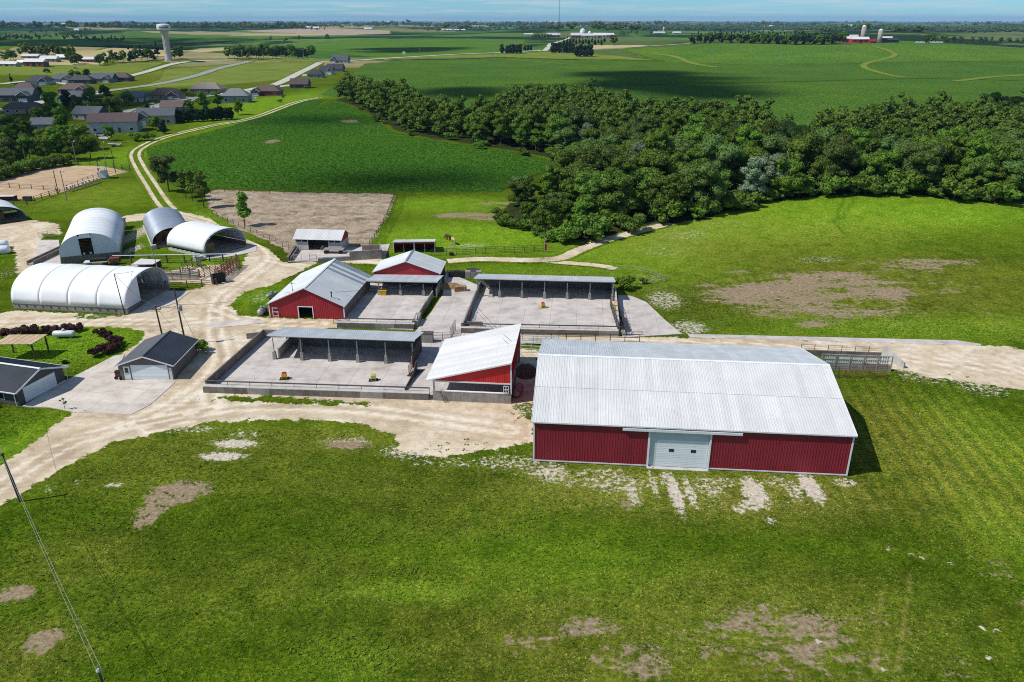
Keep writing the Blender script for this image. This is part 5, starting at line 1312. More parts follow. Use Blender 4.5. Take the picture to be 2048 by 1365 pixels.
def loafing(label, loc, rz):
    t = thing('loafing_shed', label, 'shed', loc, rz, 'pair of red loafing sheds')
    L, D, ef, eb = 4.35, 3.6, 2.5, 1.9
    bx(t, 'back_wall', M_BARNRED, 0, L, D - .1, D, 0, eb); bx(t, 'front_band', M_BARNRED, .1, L - .1, -.05, .05, ef - .6, ef - .1)
    for x in (0, L - .1): MB().extr([(0, 0), (D - .1, 0), (D - .1, eb), (0, ef - .08)], 'x', x, x + .1).build('side_wall', M_BARNRED, t)
    for x in (-.03, L - .1): bx(t, 'corner_trim', M_TRIM, x, x + .13, -.08, -.051, 0, ef - .05)
    bx(t, 'post', M_POST, L / 2 - .07, L / 2 + .07, -.04, .1, 0, ef - .3)
    s = Vector((0, D + .5, eb - ef)); sheets(t, 'roof_sheet', (L + .1, D + .2, eb + .02), (-1, 0, 0), -s, L + .2, s.length, M_ROOFW)
    bx(t, 'fascia', M_TRIM, -.1, L + .1, -.34, -.3, ef - .12, ef + .04)
loafing('red loafing shed with white roof at the pasture, left of the pair', (-25.3, 158.6, 0), .05)
loafing('red loafing shed with white roof at the pasture, right of the pair', (-20.85, 158.82, 0), .05)

# ================================================================== FENCES
_pm = {}
def post_mesh(h, r, mat):
    k = (h, r, mat.name)
    if k not in _pm: _pm[k] = MB().tube((0, 0, -.2), (0, 0, h), r, r * .9, 6).mesh('post', mat)
    return _pm[k]
def fence(name, label, pxs, h=1.3, gap=3.0, rails=(.5, .9, 1.25), r=.07, rr=.03, pm=M_WOODD, rm=M_PIPE, world=False, top=None, cat='fence'):
    P = [Vector(p) for p in pxs] if world else [G(*p) for p in pxs]
    t = thing(name, label, cat, P[0])
    for a, b in zip(P[:-1], P[1:]):
        L = (b.xy - a.xy).length; n = max(1, round(L / gap))
        for i in range(n + 1):
            q = a.lerp(b, i / n); q.z = float(H(q.x, q.y))
            if i == n and b is not P[-1]: continue
            add('post', post_mesh(h, r, pm), t, loc=q - P[0])
        for z in rails:
            m = MB(); last = None
            for i in range(n + 1):
                q = a.lerp(b, i / n); q.z = float(H(q.x, q.y)) + z
                if last is not None: m.tube(last - P[0], q - P[0], rr, n=4, caps=False)
                last = q
            m.build('rail', rm, t)
    return t
fence('pasture_fence', 'dark pipe pasture fence along the gravel path right of the loafing sheds', [(862, 512), (893, 511), (990, 507), (1088, 504)], 1.5, 2.2, (.3, .7, 1.1, 1.45), .06, .035, M_PIPE, M_PIPE)
fence('lot_fence', 'wire and post fence along the right side of the dirt lot', [(740, 492), (762, 460), (780, 420), (790, 392)], 1.4, 3.0, (.5, .9, 1.3), .08, .02)
fence('field_fence', 'wire fence along the foot of the near crop field', [(420, 384), (600, 390), (790, 390), (1000, 389)], 1.3, 5.0, (.6, 1.2), .07, .02)
fence('paddock_fence', 'wire fence along the grass edge of the dirt lot', [(425, 430), (478, 455), (540, 482), (592, 508)], 1.3, 3.2, (.6, 1.2), .07, .02)
fence('arena_fence', 'wooden post fence round the sandy riding arena', [(-20, 378), (20, 352), (65, 336), (112, 328), (180, 330), (260, 340)], 1.6, 4.2, (.5, 1.0, 1.5), .11, .04)
fence('arena_fence', 'dark post fence along the near side of the riding arena', [(-20, 374), (40, 378), (112, 382)], 1.5, 3.8, (.5, 1.0, 1.4), .11, .04)
fence('arena_fence', 'brown post fence running from the arena lamp to the lower corner', [(115, 389), (84, 399), (55, 411), (28, 413), (-20, 411)], 1.6, 3.4, (.5, 1.0, 1.5), .13, .05)
fence('arena_fence', 'post fence between the stand and the arena end', [(260, 340), (232, 348), (210, 352)], 1.6, 3.0, (.5, 1.0, 1.5), .11, .04)
fence('arena_fence', 'short post fence between the bleachers and the lamp post', [(120, 387), (135, 381), (197, 356)], 1.6, 3.0, (.5, 1.0, 1.5), .11, .04)
fence('pond_fence', 'low wire fence round the small pond garden behind the rear lot', [(1215, 545), (1262, 541), (1300, 550), (1330, 562), (1290, 570)], 1.1, 2.5, (.5, 1.0), .05, .02, M_POST, M_POST)
t = thing('bleacher', 'long low white topped bleacher beside the riding arena', 'bleacher', (*G(137, 385).xy, 0), 0.9)
LB = (G(198, 366) - G(137, 385)).length; t.rotation_euler.z = math.atan2((G(198, 366) - G(137, 385)).y, (G(198, 366) - G(137, 385)).x)
bx(t, 'top_board', M_TRIM, 0, LB, .3, .7, 1.5, 1.6); bx(t, 'seat_board', M_WOODG, 0, LB, -.3, .1, .8, .88); bx(t, 'foot_board', M_WOODG, 0, LB, -.8, -.45, .35, .42)
for i in range(9): MB().bar((LB * i / 8, -.7, 0), (LB * i / 8, .5, 1.5), .1, .1).build('support', M_WOODD, t); 
for i in range(9): bx(t, 'back_post', M_WOODD, LB * i / 8 - .06, LB * i / 8 + .06, .4, .52, 0, 1.5)
t = thing('announcer_stand', 'white raised announcer stand at the edge of the riding arena', 'stand', G(208, 357), .12)
bx(t, 'base', M_TRIM, -1.1, 1.1, -1, 1, .2, 1.4); bx(t, 'booth', M_TANK, -1.1, 1.1, -1, 1, 1.4, 2.3)
for x in (-1, 1):
    for y in (-.9, .9): bx(t, 'post', M_POST, x - .06, x + .06, y - .06, y + .06, 2.3, 3.5)
MB().hexa([(-1.5, -1.4, 3.5), (1.5, -1.4, 3.5), (1.5, 1.4, 3.2), (-1.5, 1.4, 3.2), (-1.5, -1.4, 3.6), (1.5, -1.4, 3.6), (1.5, 1.4, 3.3), (-1.5, 1.4, 3.3)]).build('roof', M_ROOFW, t)
bx(t, 'stair', M_POST, 1.15, 1.6, -.8, .2, 0, 1.0)
def lamp_pole(name, label, px, py, top_px, h, mat=M_WOODD, head=True, group=None, lean=.0):
    b = G(px, py); t = thing(name, label, 'pole', b, 0, group)
    MB().tube((0, 0, -.3), (lean, 0, h), .14, .10, 8).build('shaft', mat, t)
    if head:
        MB().bar((lean - .05, 0, h - .1), (lean + .7, -.1, h + .05), .07, .07).build('arm', mat, t)
        MB().lathe([(.05, 0), (.22, -.1), (.25, -.25), (.1, -.3)], 10, (lean + .75, -.1, h + .1)).build('lamp', M_TANK, t)
    return t
lamp_pole('lamp_post', 'dark wooden lamp post beside the riding arena bleacher', 117, 388, 346, 6.6, M_WOODD)
lamp_pole('lamp_post', 'pale lamp post on the grass below the riding arena', 134, 402, 346, 8.2, M_WOODG)
lamp_pole('lamp_post', 'pale lamp post standing before the hedge left of the arena', 55, 337, 308, 6.6, M_WOODG, False)
lamp_pole('lamp_post', 'tall dark pole right of the announcer stand', 231, 345, 310, 7.0, M_WOODD, False)
lamp_pole('lamp_post', 'pale lamp post behind the arena, left of the announcer stand', 213, 332, 296, 8.0, M_WOODG)
lamp_pole('lamp_post', 'pale lamp post behind the arena at the shaded trees', 154, 330, 295, 8.0, M_WOODG)
lamp_pole('fence_pole', 'dark pole left of the announcer stand at the arena', 199, 350, 325, 5.0, M_WOODD, False)
t = thing('mounting_shelter', 'low red and white roofed shelter at the lower arena fence', 'shelter', G(14, 402), .1)
bx(t, 'roof', M_ROOFW, -4, 2.4, -1, 1, 1.3, 1.4); bx(t, 'back', M_BARNRED, -4, 2.4, .9, 1, 0, 1.3)
for x in (-3.8, -1, 2.2): bx(t, 'post', M_WOODD, x, x + .12, -.95, -.83, 0, 1.3)
t = thing('stock_trailer_rack', 'small dark feed rack by the lower arena fence', 'rack', G(56, 402), 0)
t.name = 'feed_rack'
bx(t, 'rack_body', M_PIPE, -1.1, 1.1, -.5, .5, .2, 1.2)

# corral of panels right of the closed hoop barn
CR = 'corral panels'
_cf = fence('corral_fence', 'white topped board fence along the back of the corral', [(228, 528), (300, 527), (370, 526), (420, 524), (474, 524)], 1.7, 3.6, (.5, 1.0), .16, .04, M_WOODD, M_PIPE)
a, b = G(228, 528), G(474, 524)
MB().bar((0, 0, 1.72), (b.x - a.x, b.y - a.y, 1.72), .25, .08).build('cap_board', M_TRIM, _cf)
fence('corral_fence', 'dark board fence at the front of the corral by the hoop barn door', [(333, 578), (375, 577), (434, 572)], 1.5, 2.8, (.4, .8, 1.2), .12, .05, M_WOODD, M_RUST)
fence('corral_fence', 'brown board fence through the middle of the corral', [(325, 551), (362, 551), (400, 556)], 1.7, 2.6, (.3, .7, 1.1, 1.5), .14, .08, M_WOODD, M_WOODD)
fence('corral_fence', 'grey board fence panel in the corral', [(330, 562), (345, 562), (398, 561)], 1.7, 1.8, (.3, .55, .8, 1.05, 1.3, 1.55), .1, .1, M_WOODG, M_WOODG)
fence('corral_fence', 'rusty panel fence across the corral corner', [(398, 561), (432, 543), (455, 533)], 1.8, 2.2, (.3, .6, .9, 1.2, 1.5), .07, .05, M_RUST, M_RUST)
fence('corral_fence', 'dark panel fence at the corral back corner', [(366, 545), (395, 531), (404, 540)], 2.0, 1.8, (.3, .6, .9, 1.2, 1.5, 1.8), .07, .06, M_PIPE, M_WOODD)
fence('loading_ramp_fence', 'tall rusty rails of the cattle loading ramp', [(440, 566), (458, 552), (474, 538), (480, 532)], 2.3, 1.6, (.4, .7, 1.0, 1.3, 1.6, 1.9, 2.2), .07, .06, M_RUST, M_RUST)
fence('loading_ramp_fence', 'inner rusty rails of the cattle loading ramp', [(432, 560), (450, 547), (466, 534)], 2.1, 1.6, (.4, .7, 1.0, 1.3, 1.6, 1.9), .07, .06, M_RUST, M_RUST)
t = thing('squeeze_chute', 'black steel squeeze chute at the end of the corral', 'chute', G(438, 567), .7)
bx(t, 'side_panel', M_RUBBER, -1.1, 1.1, -.5, -.4, .2, 1.9); bx(t, 'side_panel', M_RUBBER, -1.1, 1.1, .4, .5, .2, 1.9); bx(t, 'head_gate', M_PIPE, -1.2, -1.1, -.55, .55, 0, 2.1); bx(t, 'top_bar', M_PIPE, 1.1, 1.2, -.55, .55, 0, 2.1)
t = thing('corral_shelter', 'small shelter with white sheet roof in the corral', 'shelter', G(296, 540), .05)
bx(t, 'back_wall', M_WOODD, -2.3, 2.3, 1.2, 1.3, 0, 1.4); bx(t, 'front_board', M_WOODD, -2.3, 2.3, -1.0, -.9, .2, 1.0)
MB().hexa([(-2.6, -1.1, 1.4), (1.6, -1.1, 1.4), (2.4, 1.3, 1.6), (-1.6, 1.3, 1.9), (-2.6, -1.1, 1.47), (1.6, -1.1, 1.47), (2.4, 1.3, 1.67), (-1.6, 1.3, 1.97)]).build('sheet_roof', M_ROOFW, t)
t = thing('gravity_wagon', 'old white and black farm wagon between the two large hoop barns', 'wagon', G(205, 531), .25)
bx(t, 'deck', M_TRIM, -3.2, 1.2, -.8, .8, .8, 1.0); bx(t, 'load', M_RUBBER, -2.0, 1.0, -.7, .7, 1.0, 1.5); bx(t, 'cart_body', M_RUST, 1.6, 3.4, -.7, .7, .5, 1.5)
for x in (-2.4, .6, 2.5):
    for y in (-.8, .7): MB().lathe([(.05, -.1), (.4, -.1), (.4, .1), (.05, .1)], 12, (x, y, .4), 'y').build('wheel', M_RUBBER, t)
t = thing('bale_feeder', 'round black pipe bale feeder at the back of the alley', 'feeder', G(946, 552))
for z in (.2, .7, 1.2): MB().lathe([(1.3, z), (1.36, z + .03), (1.3, z + .06), (1.25, z + .03)], 18).build('ring', M_PIPE, t)
for i in range(10): MB().tube((1.3 * math.cos(i * .628), 1.3 * math.sin(i * .628), 0), (1.3 * math.cos(i * .628), 1.3 * math.sin(i * .628), 1.25), .03, n=5).build('upright', M_PIPE, t)
o = thing('rubber_tub', 'black rubber tub at the pasture fence', 'tub', G(903, 511)); MB().lathe([(.4, 0), (.55, .5), (.5, .52), (.38, .1)], 14).build('tub_body', M_RUBBER, o)
t = thing('sign_post', 'bare pole-like wooden post with red sign at the pasture corner', 'post', G(1091, 505))
MB().tube((0, 0, -.2), (-.35, 0, 4.2), .16, .1, 8).build('trunk', M_WOODG, t); bx(t, 'red_board', M_DRED, -.15, .25, -.2, -.12, .6, 1.9)

# ================================================================== POLES AND WIRES
def wire(m, a, b, sag, r=.02, n=14):
    a, b = Vector(a), Vector(b); last = None
    for i in range(n + 1):
        u = i / n; p = a.lerp(b, u); p.z -= sag * 4 * u * (1 - u)
        if last is not None: m.tube(last, p, r, n=4, caps=False)
        last = p
def upole(label, px, py, h, lean=(0, 0), arms=True, mat=M_WOODD, r=.15, group='utility poles'):
    b = G(px, py); t = thing('utility_pole', label, 'pole', b, 0, group)
    MB().tube((0, 0, -.3), (lean[0], lean[1], h), r, r * .72, 8).build('shaft', mat, t)
    if arms:
        MB().bar((lean[0] - .8, 0, h - .5), (lean[0] + .8, 0, h - .5), .09, .11).build('crossarm', mat, t)
        for x in (-.7, 0, .7): MB().lathe([(.05, 0), (.08, .08), (.04, .18)], 8, (lean[0] + x, 0, h - .45 if x else h)).build('insulator', M_TANKG, t)
    return t, b + Vector((lean[0], lean[1], h))
pA, topA = upole('dark utility pole at the drive edge in the left foreground', 42, 1005, 5.6, (-.55, .1), False)
MB().lathe([(.17, 0), (.2, .1), (.1, .25)], 8, (-.55, .1, 5.55)).build('cap', M_PIPE, pA)
_tB = G(197, 1342, 6.2); bN = Vector((_tB.x + .4, _tB.y - .2, 0)); pB = thing('utility_pole', 'utility pole top at the lower left edge of the picture', 'pole', bN, 0, 'utility poles')
MB().tube((0, 0, -.3), (-.4, .2, 6.2), .12, .09, 8).build('shaft', M_WOODD, pB); MB().lathe([(.15, 0), (.18, .12), (.08, .28)], 8, (-.4, .2, 6.1)).build('cap', M_POST, pB)
topB = bN + Vector((-.4, .2, 6.2))
pC, topC = upole('utility pole behind the garage, the shorter of two', 330, 694, 6.6, (-.3, 0))
pD, topD = upole('utility pole with transformer behind the garage, the taller of two', 372, 690, 9.0, (-.3, 0), False)
MB().lathe([(.05, 0), (.3, .05), (.3, .8), (.2, .9)], 12, (.15, -.1, 5.6)).build('transformer', M_TANKG, pD)
pE, topE = upole('light pole at the right corner of the long hoop barn', 250, 630, 7.2, (-.5, .2), False, M_PIPE, .09)
pF, topF = upole('pale thin pole standing in the corral', 328, 580, 8.2, (-.9, 0), False, M_WOODG, .1)
def wire_thing(label, segs, mat=M_WIRE, r=.025):
    t = thing('power_line', label, 'wire', (0, 0, 0))
    for a, b, s in segs:
        m = MB(); wire(m, a, b, s, r); m.build('wire', mat, t)
wire_thing('pair of bright wires crossing the lawn at the lower left', [(topA + Vector((-.1, 0, 0)), topB + Vector((-.15, 0, .1)), .5), (topA + Vector((.1, 0, -.3)), topB + Vector((.25, 0, .0)), .9), (topA, G(-60, 700, 8.0), .4)], M_WIREL, .013)
wire_thing('wires between the two poles behind the garage', [(topC, topD - Vector((0, 0, 2.6)), .3), (topC - Vector((.6, 0, .5)), topD - Vector((.2, 0, 2.9)), .6)])
wire_thing('service wire from the transformer pole to the cattle barn', [(topD - Vector((0, 0, 2.4)), Vector((-38, 120.5, 4.6)), .7)])
wire_thing('wire from the cattle barn across the pens to the calf shed', [(Vector((-37.5, 120, 4.4)), Vector((-16, 127, 3.6)), .5), (Vector((-6.0, 115, 3.6)), Vector((-.5, 95, 5.8)), .3), (Vector((-5.6, 115, 3.8)), Vector((-.2, 96, 5.9)), .3)])
wire_thing('wire from the shorter pole to the long hoop barn', [(topC, topE, .8), (topE, Vector((-66, 128, 5.6)), .1)])
wire_thing('guy wire of the taller pole behind the garage', [(topD - Vector((0, 0, 2.0)), G(402, 700, 0), .0)])

# ================================================================== HORSES
def horse(label, px, py, rz, mat, mane, head_down=True):
    t = thing('horse', label, 'horse', G(px, py), rz, 'horses grazing in the pasture')
    V = [((-.75, 0, 1.28), .30), ((-.25, 0, 1.18), .33), ((.35, 0, 1.18), .33), ((.75, 0, 1.30), .28),          # 0-3 croup, loin, barrel, withers
         ((1.05, 0, 1.22), .20), ((1.30, 0, .95), .15), ((1.50, 0, .62), .13), ((1.66, 0, .36), .10), ((1.74, 0, .16), .08)]   # 4-8 neck down to muzzle
    E = [(0, 1), (1, 2), (2, 3), (3, 4), (4, 5), (5, 6), (6, 7), (7, 8)]
    def leg(root, pts):
        last = root
        for p, r in pts: V.append((p, r)); E.append((last, len(V) - 1)); last = len(V) - 1
    for s in (-.17, .17):
        leg(3, [((.68, s, .92), .15), ((.66, s, .52), .075), ((.66, s, .14), .055), ((.70, s, .03), .075)])
        leg(0, [((-.72, s, .98), .19), ((-.58, s, .76), .13), ((-.82, s, .48), .075), ((-.80, s, .14), .055), ((-.76, s, .03), .075)])
    leg(0, [((-1.05, 0, 1.15), .07), ((-1.15, 0, .7), .06), ((-1.13, 0, .45), .03)])
    me = bpy.data.meshes.new('horse_body'); me.from_pydata([v for v, r in V], E, []); me.materials.append(mat)
    o = add('body', me, t)
    sk = o.modifiers.new('skin', 'SKIN'); 
    for i, (v, r) in enumerate(V): me.skin_vertices[0].data[i].radius = (r, r)
    me.skin_vertices[0].data[1].use_root = True
    ss = o.modifiers.new('sub', 'SUBSURF'); ss.levels = ss.render_levels = 1
    MB().hexa([(.8, -.04, 1.5), (1.42, -.04, .85), (1.42, .04, .85), (.8, .04, 1.5), (.86, -.03, 1.6), (1.5, -.03, .92), (1.5, .03, .92), (.86, .03, 1.6)]).build('mane', mane, t)
    for s in (-.08, .08): MB().tube((1.45, s, .78), (1.52, s * 1.3, .92), .035, .005, 5).build('ear', mat, t)
M_HORSEB = surf('dark bay coat', (0.10, 0.03, 0.02), .25, 2, .6); M_HORSEL = surf('pale buckskin coat', (0.55, 0.38, 0.22), .2, 2, .6)
horse('dark bay horse grazing in the pasture', 897, 482, 2.2, M_HORSEB, M_RUBBER)
horse('pale buckskin horse grazing beside the dark bay one', 907, 489, 1.9, M_HORSEL, M_HORSEL)

# ================================================================== TREES
def leaf_mat(name, dark, light, odd=None):
    t = NT(bpy.data.materials.new(name))
    big = t.noise(0.11, 3, 0.55); fin = t.noise(1.6, 3, 0.6)
    c = t.mix(t.ramp(fin, [(0.3, 0), (0.7, 1)]), dark, light)
    c = t.mix(t.ramp(big, [(0.40, 0), (0.66, 0.75)]), c, t.mix(1.0, c, odd or (1.18, 1.10, 0.75), 'MULTIPLY'))
    rnd = t.n('ObjectInfo').outputs['Random']
    hs = t.n('HueSaturation'); t.l(c, hs.inputs['Color'])
    t.l(t.math('MULTIPLY_ADD', rnd, 0.7, 0.68), hs.inputs['Value']); t.l(t.math('MULTIPLY_ADD', rnd, 0.03, 0.49), hs.inputs['Hue'])
    p = t.n('BsdfPrincipled'); t.l(hs.outputs[0], p.inputs['Base Color']); p.inputs['Roughness'].default_value = 0.7; p.inputs['Specular IOR Level'].default_value = 0.15
    tr = t.n('BsdfTranslucent'); t.l(t.mix(1.0, hs.outputs[0], (1.1, 1.2, 0.5), 'MULTIPLY'), tr.inputs[0])
    mx = t.n('MixShader'); mx.inputs[0].default_value = 0.22; t.l(p.outputs[0], mx.inputs[1]); t.l(tr.outputs[0], mx.inputs[2])
    t.l(mx.outputs[0], t.out.inputs['Surface'])
    return t.m
M_LEAF = leaf_mat('mixed oak leaves', (0.042, 0.084, 0.011), (0.155, 0.228, 0.033))
M_LEAFB = leaf_mat('bright maple leaves', (0.050, 0.110, 0.012), (0.165, 0.272, 0.028))
M_LEAFY = leaf_mat('yellow green leaves', (0.085, 0.115, 0.010), (0.22, 0.25, 0.025))
M_LEAFS = leaf_mat('silvery leaves', (0.07, 0.10, 0.055), (0.24, 0.29, 0.20), (1.2, 1.2, 1.1))
M_LEAFD = leaf_mat('dark spruce needles', (0.010, 0.026, 0.010), (0.030, 0.056, 0.020), (1.2, 1.1, 0.9))
M_LEAFP = leaf_mat('purple shrub leaves', (0.035, 0.014, 0.016), (0.09, 0.035, 0.035), (1.1, 1.1, 1.1))
M_LEAFG = leaf_mat('dull olive leaves', (0.044, 0.086, 0.018), (0.145, 0.215, 0.056), (1.2, 1.1, 0.8))

def crown_np(seed, R, z0, z1, nb, leaves, size, shape='round', gap=0.0):
    """leaf faces spread through a cloud of overlapping clumps; returns vertices and quads"""
    rg = np.random.default_rng(seed)
    cs = []
    hh = z1 - z0
    for i in range(nb):
        u = rg.random(); a = rg.random() * 2 * math.pi
        if shape == 'round':
            zc = z0 + hh * (0.16 + 0.70 * u); w = math.sqrt(max(0.05, 1 - ((zc - z0) / hh * 1.9 - 0.85) ** 2)); rr = R * w * (0.22 + 0.62 * rg.random()); br = R * (0.20 + 0.20 * rg.random())
        elif shape == 'cone':
            zc = z0 + hh * u; rr = R * (1 - u) * 0.75 * rg.random() ** .5; br = R * (0.45 * (1 - u) + 0.14)
        elif shape == 'oval':
            zc = z0 + hh * (0.12 + 0.76 * u); w = math.sqrt(max(0.05, 1 - (2 * (zc - z0) / hh - 0.9) ** 2)); rr = R * w * .5 * rg.random(); br = R * (.42 + .2 * rg.random()) * (0.55 + .45 * w)
        else:   # low bush
            zc = z0 + hh * (0.2 + 0.5 * u); rr = R * .75 * rg.random() ** .5; br = R * (.26 + .2 * rg.random())
        cs.append((rr * math.cos(a), rr * math.sin(a), zc, br, br * (0.62 + .25 * rg.random())))
    cs = np.array(cs)
    wts = cs[:, 3] ** 2; wts /= wts.sum()
    k = rg.choice(nb, leaves, p=wts)
    d = rg.normal(size=(leaves, 3)); d /= np.linalg.norm(d, axis=1)[:, None]
    d[:, 2] = np.where(d[:, 2] < -0.35, -d[:, 2], d[:, 2])
    rad = 1.0 - 0.30 * rg.random(leaves) ** 2 + 0.10 * rg.normal(size=leaves)
    P = cs[k, :3] + d * np.stack([cs[k, 3], cs[k, 3], cs[k, 4]], 1) * rad[:, None]
    n = d + rg.normal(size=(leaves, 3)) * 0.55; n /= np.linalg.norm(n, axis=1)[:, None]
    h = rg.normal(size=(leaves, 3)); u = np.cross(n, h); u /= np.linalg.norm(u, axis=1)[:, None]; v = np.cross(n, u)
    s = (size * (0.6 + 0.8 * rg.random(leaves)))[:, None]; q = 0.55 + .5 * rg.random((leaves, 4, 1))
    V = np.stack([P - u * s * q[:, 0], P - v * s * .7 * q[:, 1], P + u * s * q[:, 2], P + v * s * .7 * q[:, 3]], 1).reshape(-1, 3)
    F = np.arange(leaves * 4).reshape(-1, 4)
    # inner mass of each clump, so that light does not fall straight through
    cv = []; cf = []
    lat, lon = 4, 7
    for (x, y, z, br, bz) in cs:
        b = len(cv)
        for i in range(lat + 1):
            th = math.pi * i / lat
            for j in range(lon):
                ph = 2 * math.pi * j / lon + .4 * i; jr = .74 + .12 * rg.random()
                cv.append((x + br * jr * math.sin(th) * math.cos(ph), y + br * jr * math.sin(th) * math.sin(ph), z + bz * jr * math.cos(th)))
        for i in range(lat):
            for j in range(lon): cf.append((b + i * lon + j, b + (i + 1) * lon + j, b + (i + 1) * lon + (j + 1) % lon, b + i * lon + (j + 1) % lon))
    cv = np.array(cv); cf = np.array(cf) + len(V)
    V = np.concatenate([V, cv]); F = np.concatenate([F, cf])
    V[:, 2] = np.maximum(V[:, 2], 0.05)
    return V, F
def trunk_mesh(seed, h, r, mat=M_BARK, limbs=5, spread=2.4):
    rg = random.Random(seed); m = MB()
    p = Vector((0, 0, -.6)); last = p; rr = r
    for i in range(4):
        q = Vector((rg.uniform(-.15, .15) * i, rg.uniform(-.15, .15) * i, h * (i + 1) / 4)); m.tube(last, q, rr, rr * .78, 7, caps=False); last = q; rr *= .78
    for i in range(limbs):
        a = i * 2.4 + rg.random(); z = h * rg.uniform(.35, .85)
        e = Vector((math.cos(a) * spread * rg.uniform(.6, 1), math.sin(a) * spread * rg.uniform(.6, 1), z + spread * rg.uniform(.5, 1.1)))
        m.tube((0, 0, z), e, r * .42, r * .12, 5, caps=False)
    return m.mesh('trunk', mat)

VAR = {}
def variant(key, **kw):
    if key not in VAR:
        mat = kw.pop('mat'); th = kw.pop('trunk'); tr = kw.pop('tr', .25); sp = kw.pop('spread', kw['R'] * .5)
        V, F = crown_np(**kw)
        VAR[key] = (npmesh('crown', V, F, mat), trunk_mesh(kw['seed'], th, tr, spread=sp))
    return VAR[key]
def tree(name, label, p, var, scale=1.0, rz=None, group=None, cat='tree', squash=1.0, vary=0.12):
    o = thing(name, label, cat, p, random.uniform(0, 6.28) if rz is None else rz, group)
    s = scale * random.uniform(1 - vary, 1 + vary)
    o.scale = (s, s, s * squash * random.uniform(.92, 1.08))
    add('crown', var[0], o); add('trunk', var[1], o)
    return o
def bush(name, label, p, var, scale=1.0, group=None, cat='shrub'):
    o = thing(name, label, cat, p, random.uniform(0, 6.28), group)
    o.scale = (scale, scale, scale * random.uniform(.9, 1.1))
    add('foliage', var[0], o); add('stem', var[1], o)
    return o
OAK = [variant(('oak', i), seed=40 + i, R=5.2 + .5 * (i % 3), z0=.6 + .5 * (i % 2), z1=12.0 + 1.3 * (i % 4), nb=30 + 2 * (i % 4), leaves=4600, size=.30, trunk=8, tr=.28, mat=(M_LEAF, M_LEAF, M_LEAFG, M_LEAFB, M_LEAF, M_LEAFG)[i]) for i in range(6)]
MAPLE = [variant(('maple', i), seed=60 + i, R=4.2, z0=1.2, z1=10.5, nb=26, leaves=3600, size=.28, trunk=6.5, mat=M_LEAFB) for i in range(2)]
YEL = variant('yel', seed=71, R=4.0, z0=1.0, z1=9.5, nb=24, leaves=3400, size=.28, trunk=6, mat=M_LEAFY)
SIL = variant('sil', seed=73, R=4.6, z0=2.0, z1=13, nb=28, leaves=3800, size=.28, trunk=8, mat=M_LEAFS)
YOUNG = [variant(('young', i), seed=80 + i, R=1.75, z0=1.3, z1=7.2, nb=12, leaves=1500, size=.24, shape='oval', trunk=4.5, tr=.13, mat=M_LEAFB if i else M_LEAF, spread=1.0) for i in range(2)]
SPRUCE = [variant(('spruce', i), seed=90 + i, R=2.2, z0=.5, z1=10, nb=16, leaves=1300, size=.3, shape='cone', trunk=8, tr=.18, mat=M_LEAFD, spread=.8) for i in range(2)]
CEDAR = variant('cedar', seed=95, R=2.6, z0=.2, z1=6.5, nb=12, leaves=1300, size=.3, shape='oval', trunk=4, tr=.2, mat=M_LEAFD, spread=.8)
BUSHG = [variant(('bushg', i), seed=100 + i, R=1.8, z0=.0, z1=2.2, nb=10, leaves=700, size=.22, shape='low', trunk=.9, tr=.07, mat=(M_LEAFB, M_LEAF)[i], spread=.6) for i in range(2)]
BUSHP = variant('bushp', seed=110, R=1.0, z0=.0, z1=1.3, nb=9, leaves=520, size=.13, shape='low', trunk=.6, tr=.05, mat=M_LEAFP, spread=.4)

# ---- the woods in the draw: jittered stand inside the outline of the woodland floor
wp = px_poly(WOODS)
wx = [p.x for p in wp]; wy = [p.y for p in wp]
rg = np.random.default_rng(11)
spots = []
def try_spots(step, cond):
    for gx in np.arange(min(wx), min(max(wx), 420), step):
        for gy in np.arange(min(wy), max(wy), step):
            x = gx + rg.uniform(-.45, .45) * step; y = gy + rg.uniform(-.45, .45) * step
            if cond(x, y): spots.append((x, y))
try_spots(8.2, lambda x, y: abs(math.degrees(math.atan2(x, y))) < 38)
sx = np.array([s[0] for s in spots]); sy = np.array([s[1] for s in spots])
ok = poly_sdf(sx, sy, wp) < -1.0
sx, sy = sx[ok], sy[ok]
order = np.argsort(np.hypot(sx, sy))
sx, sy = sx[order], sy[order]
N_IND = 290
woods_rest = []
wsd = poly_sdf(sx, sy, wp)
for i, (x, y) in enumerate(zip(sx, sy)):
    z = float(H(x, y))
    edge = wsd[i] > -7
    pick = rg.random()
    if i < N_IND:
        if pick < .03: v, lab, nm = SIL, 'silvery leaved tree in the woods behind the pasture', 'silver_poplar'
        elif pick < .05: v, lab, nm = YEL, 'yellowish leaved tree in the woods behind the pasture', 'box_elder'
        elif pick < .20 or (edge and pick < .5): v, lab, nm = MAPLE[i % 2], 'fresh green maple in the woods behind the pasture', 'maple_tree'
        else: v, lab, nm = OAK[int(rg.integers(6))], 'broad leaved tree in the dense woods behind the pasture', 'oak_tree'
        dpt = y * _c - (z - CAM_H) * _s; ppx = 1024 + FPX * x / dpt
        tree(nm, lab, (x, y, z), v, (.98 if not edge else .86) * (.78 if ppx < 1130 and y < 260 else 1.0), group='trees of the woods, ' + nm.replace('_', ' ') + 's', vary=.2)
    else:
        woods_rest.append((x, y, z))
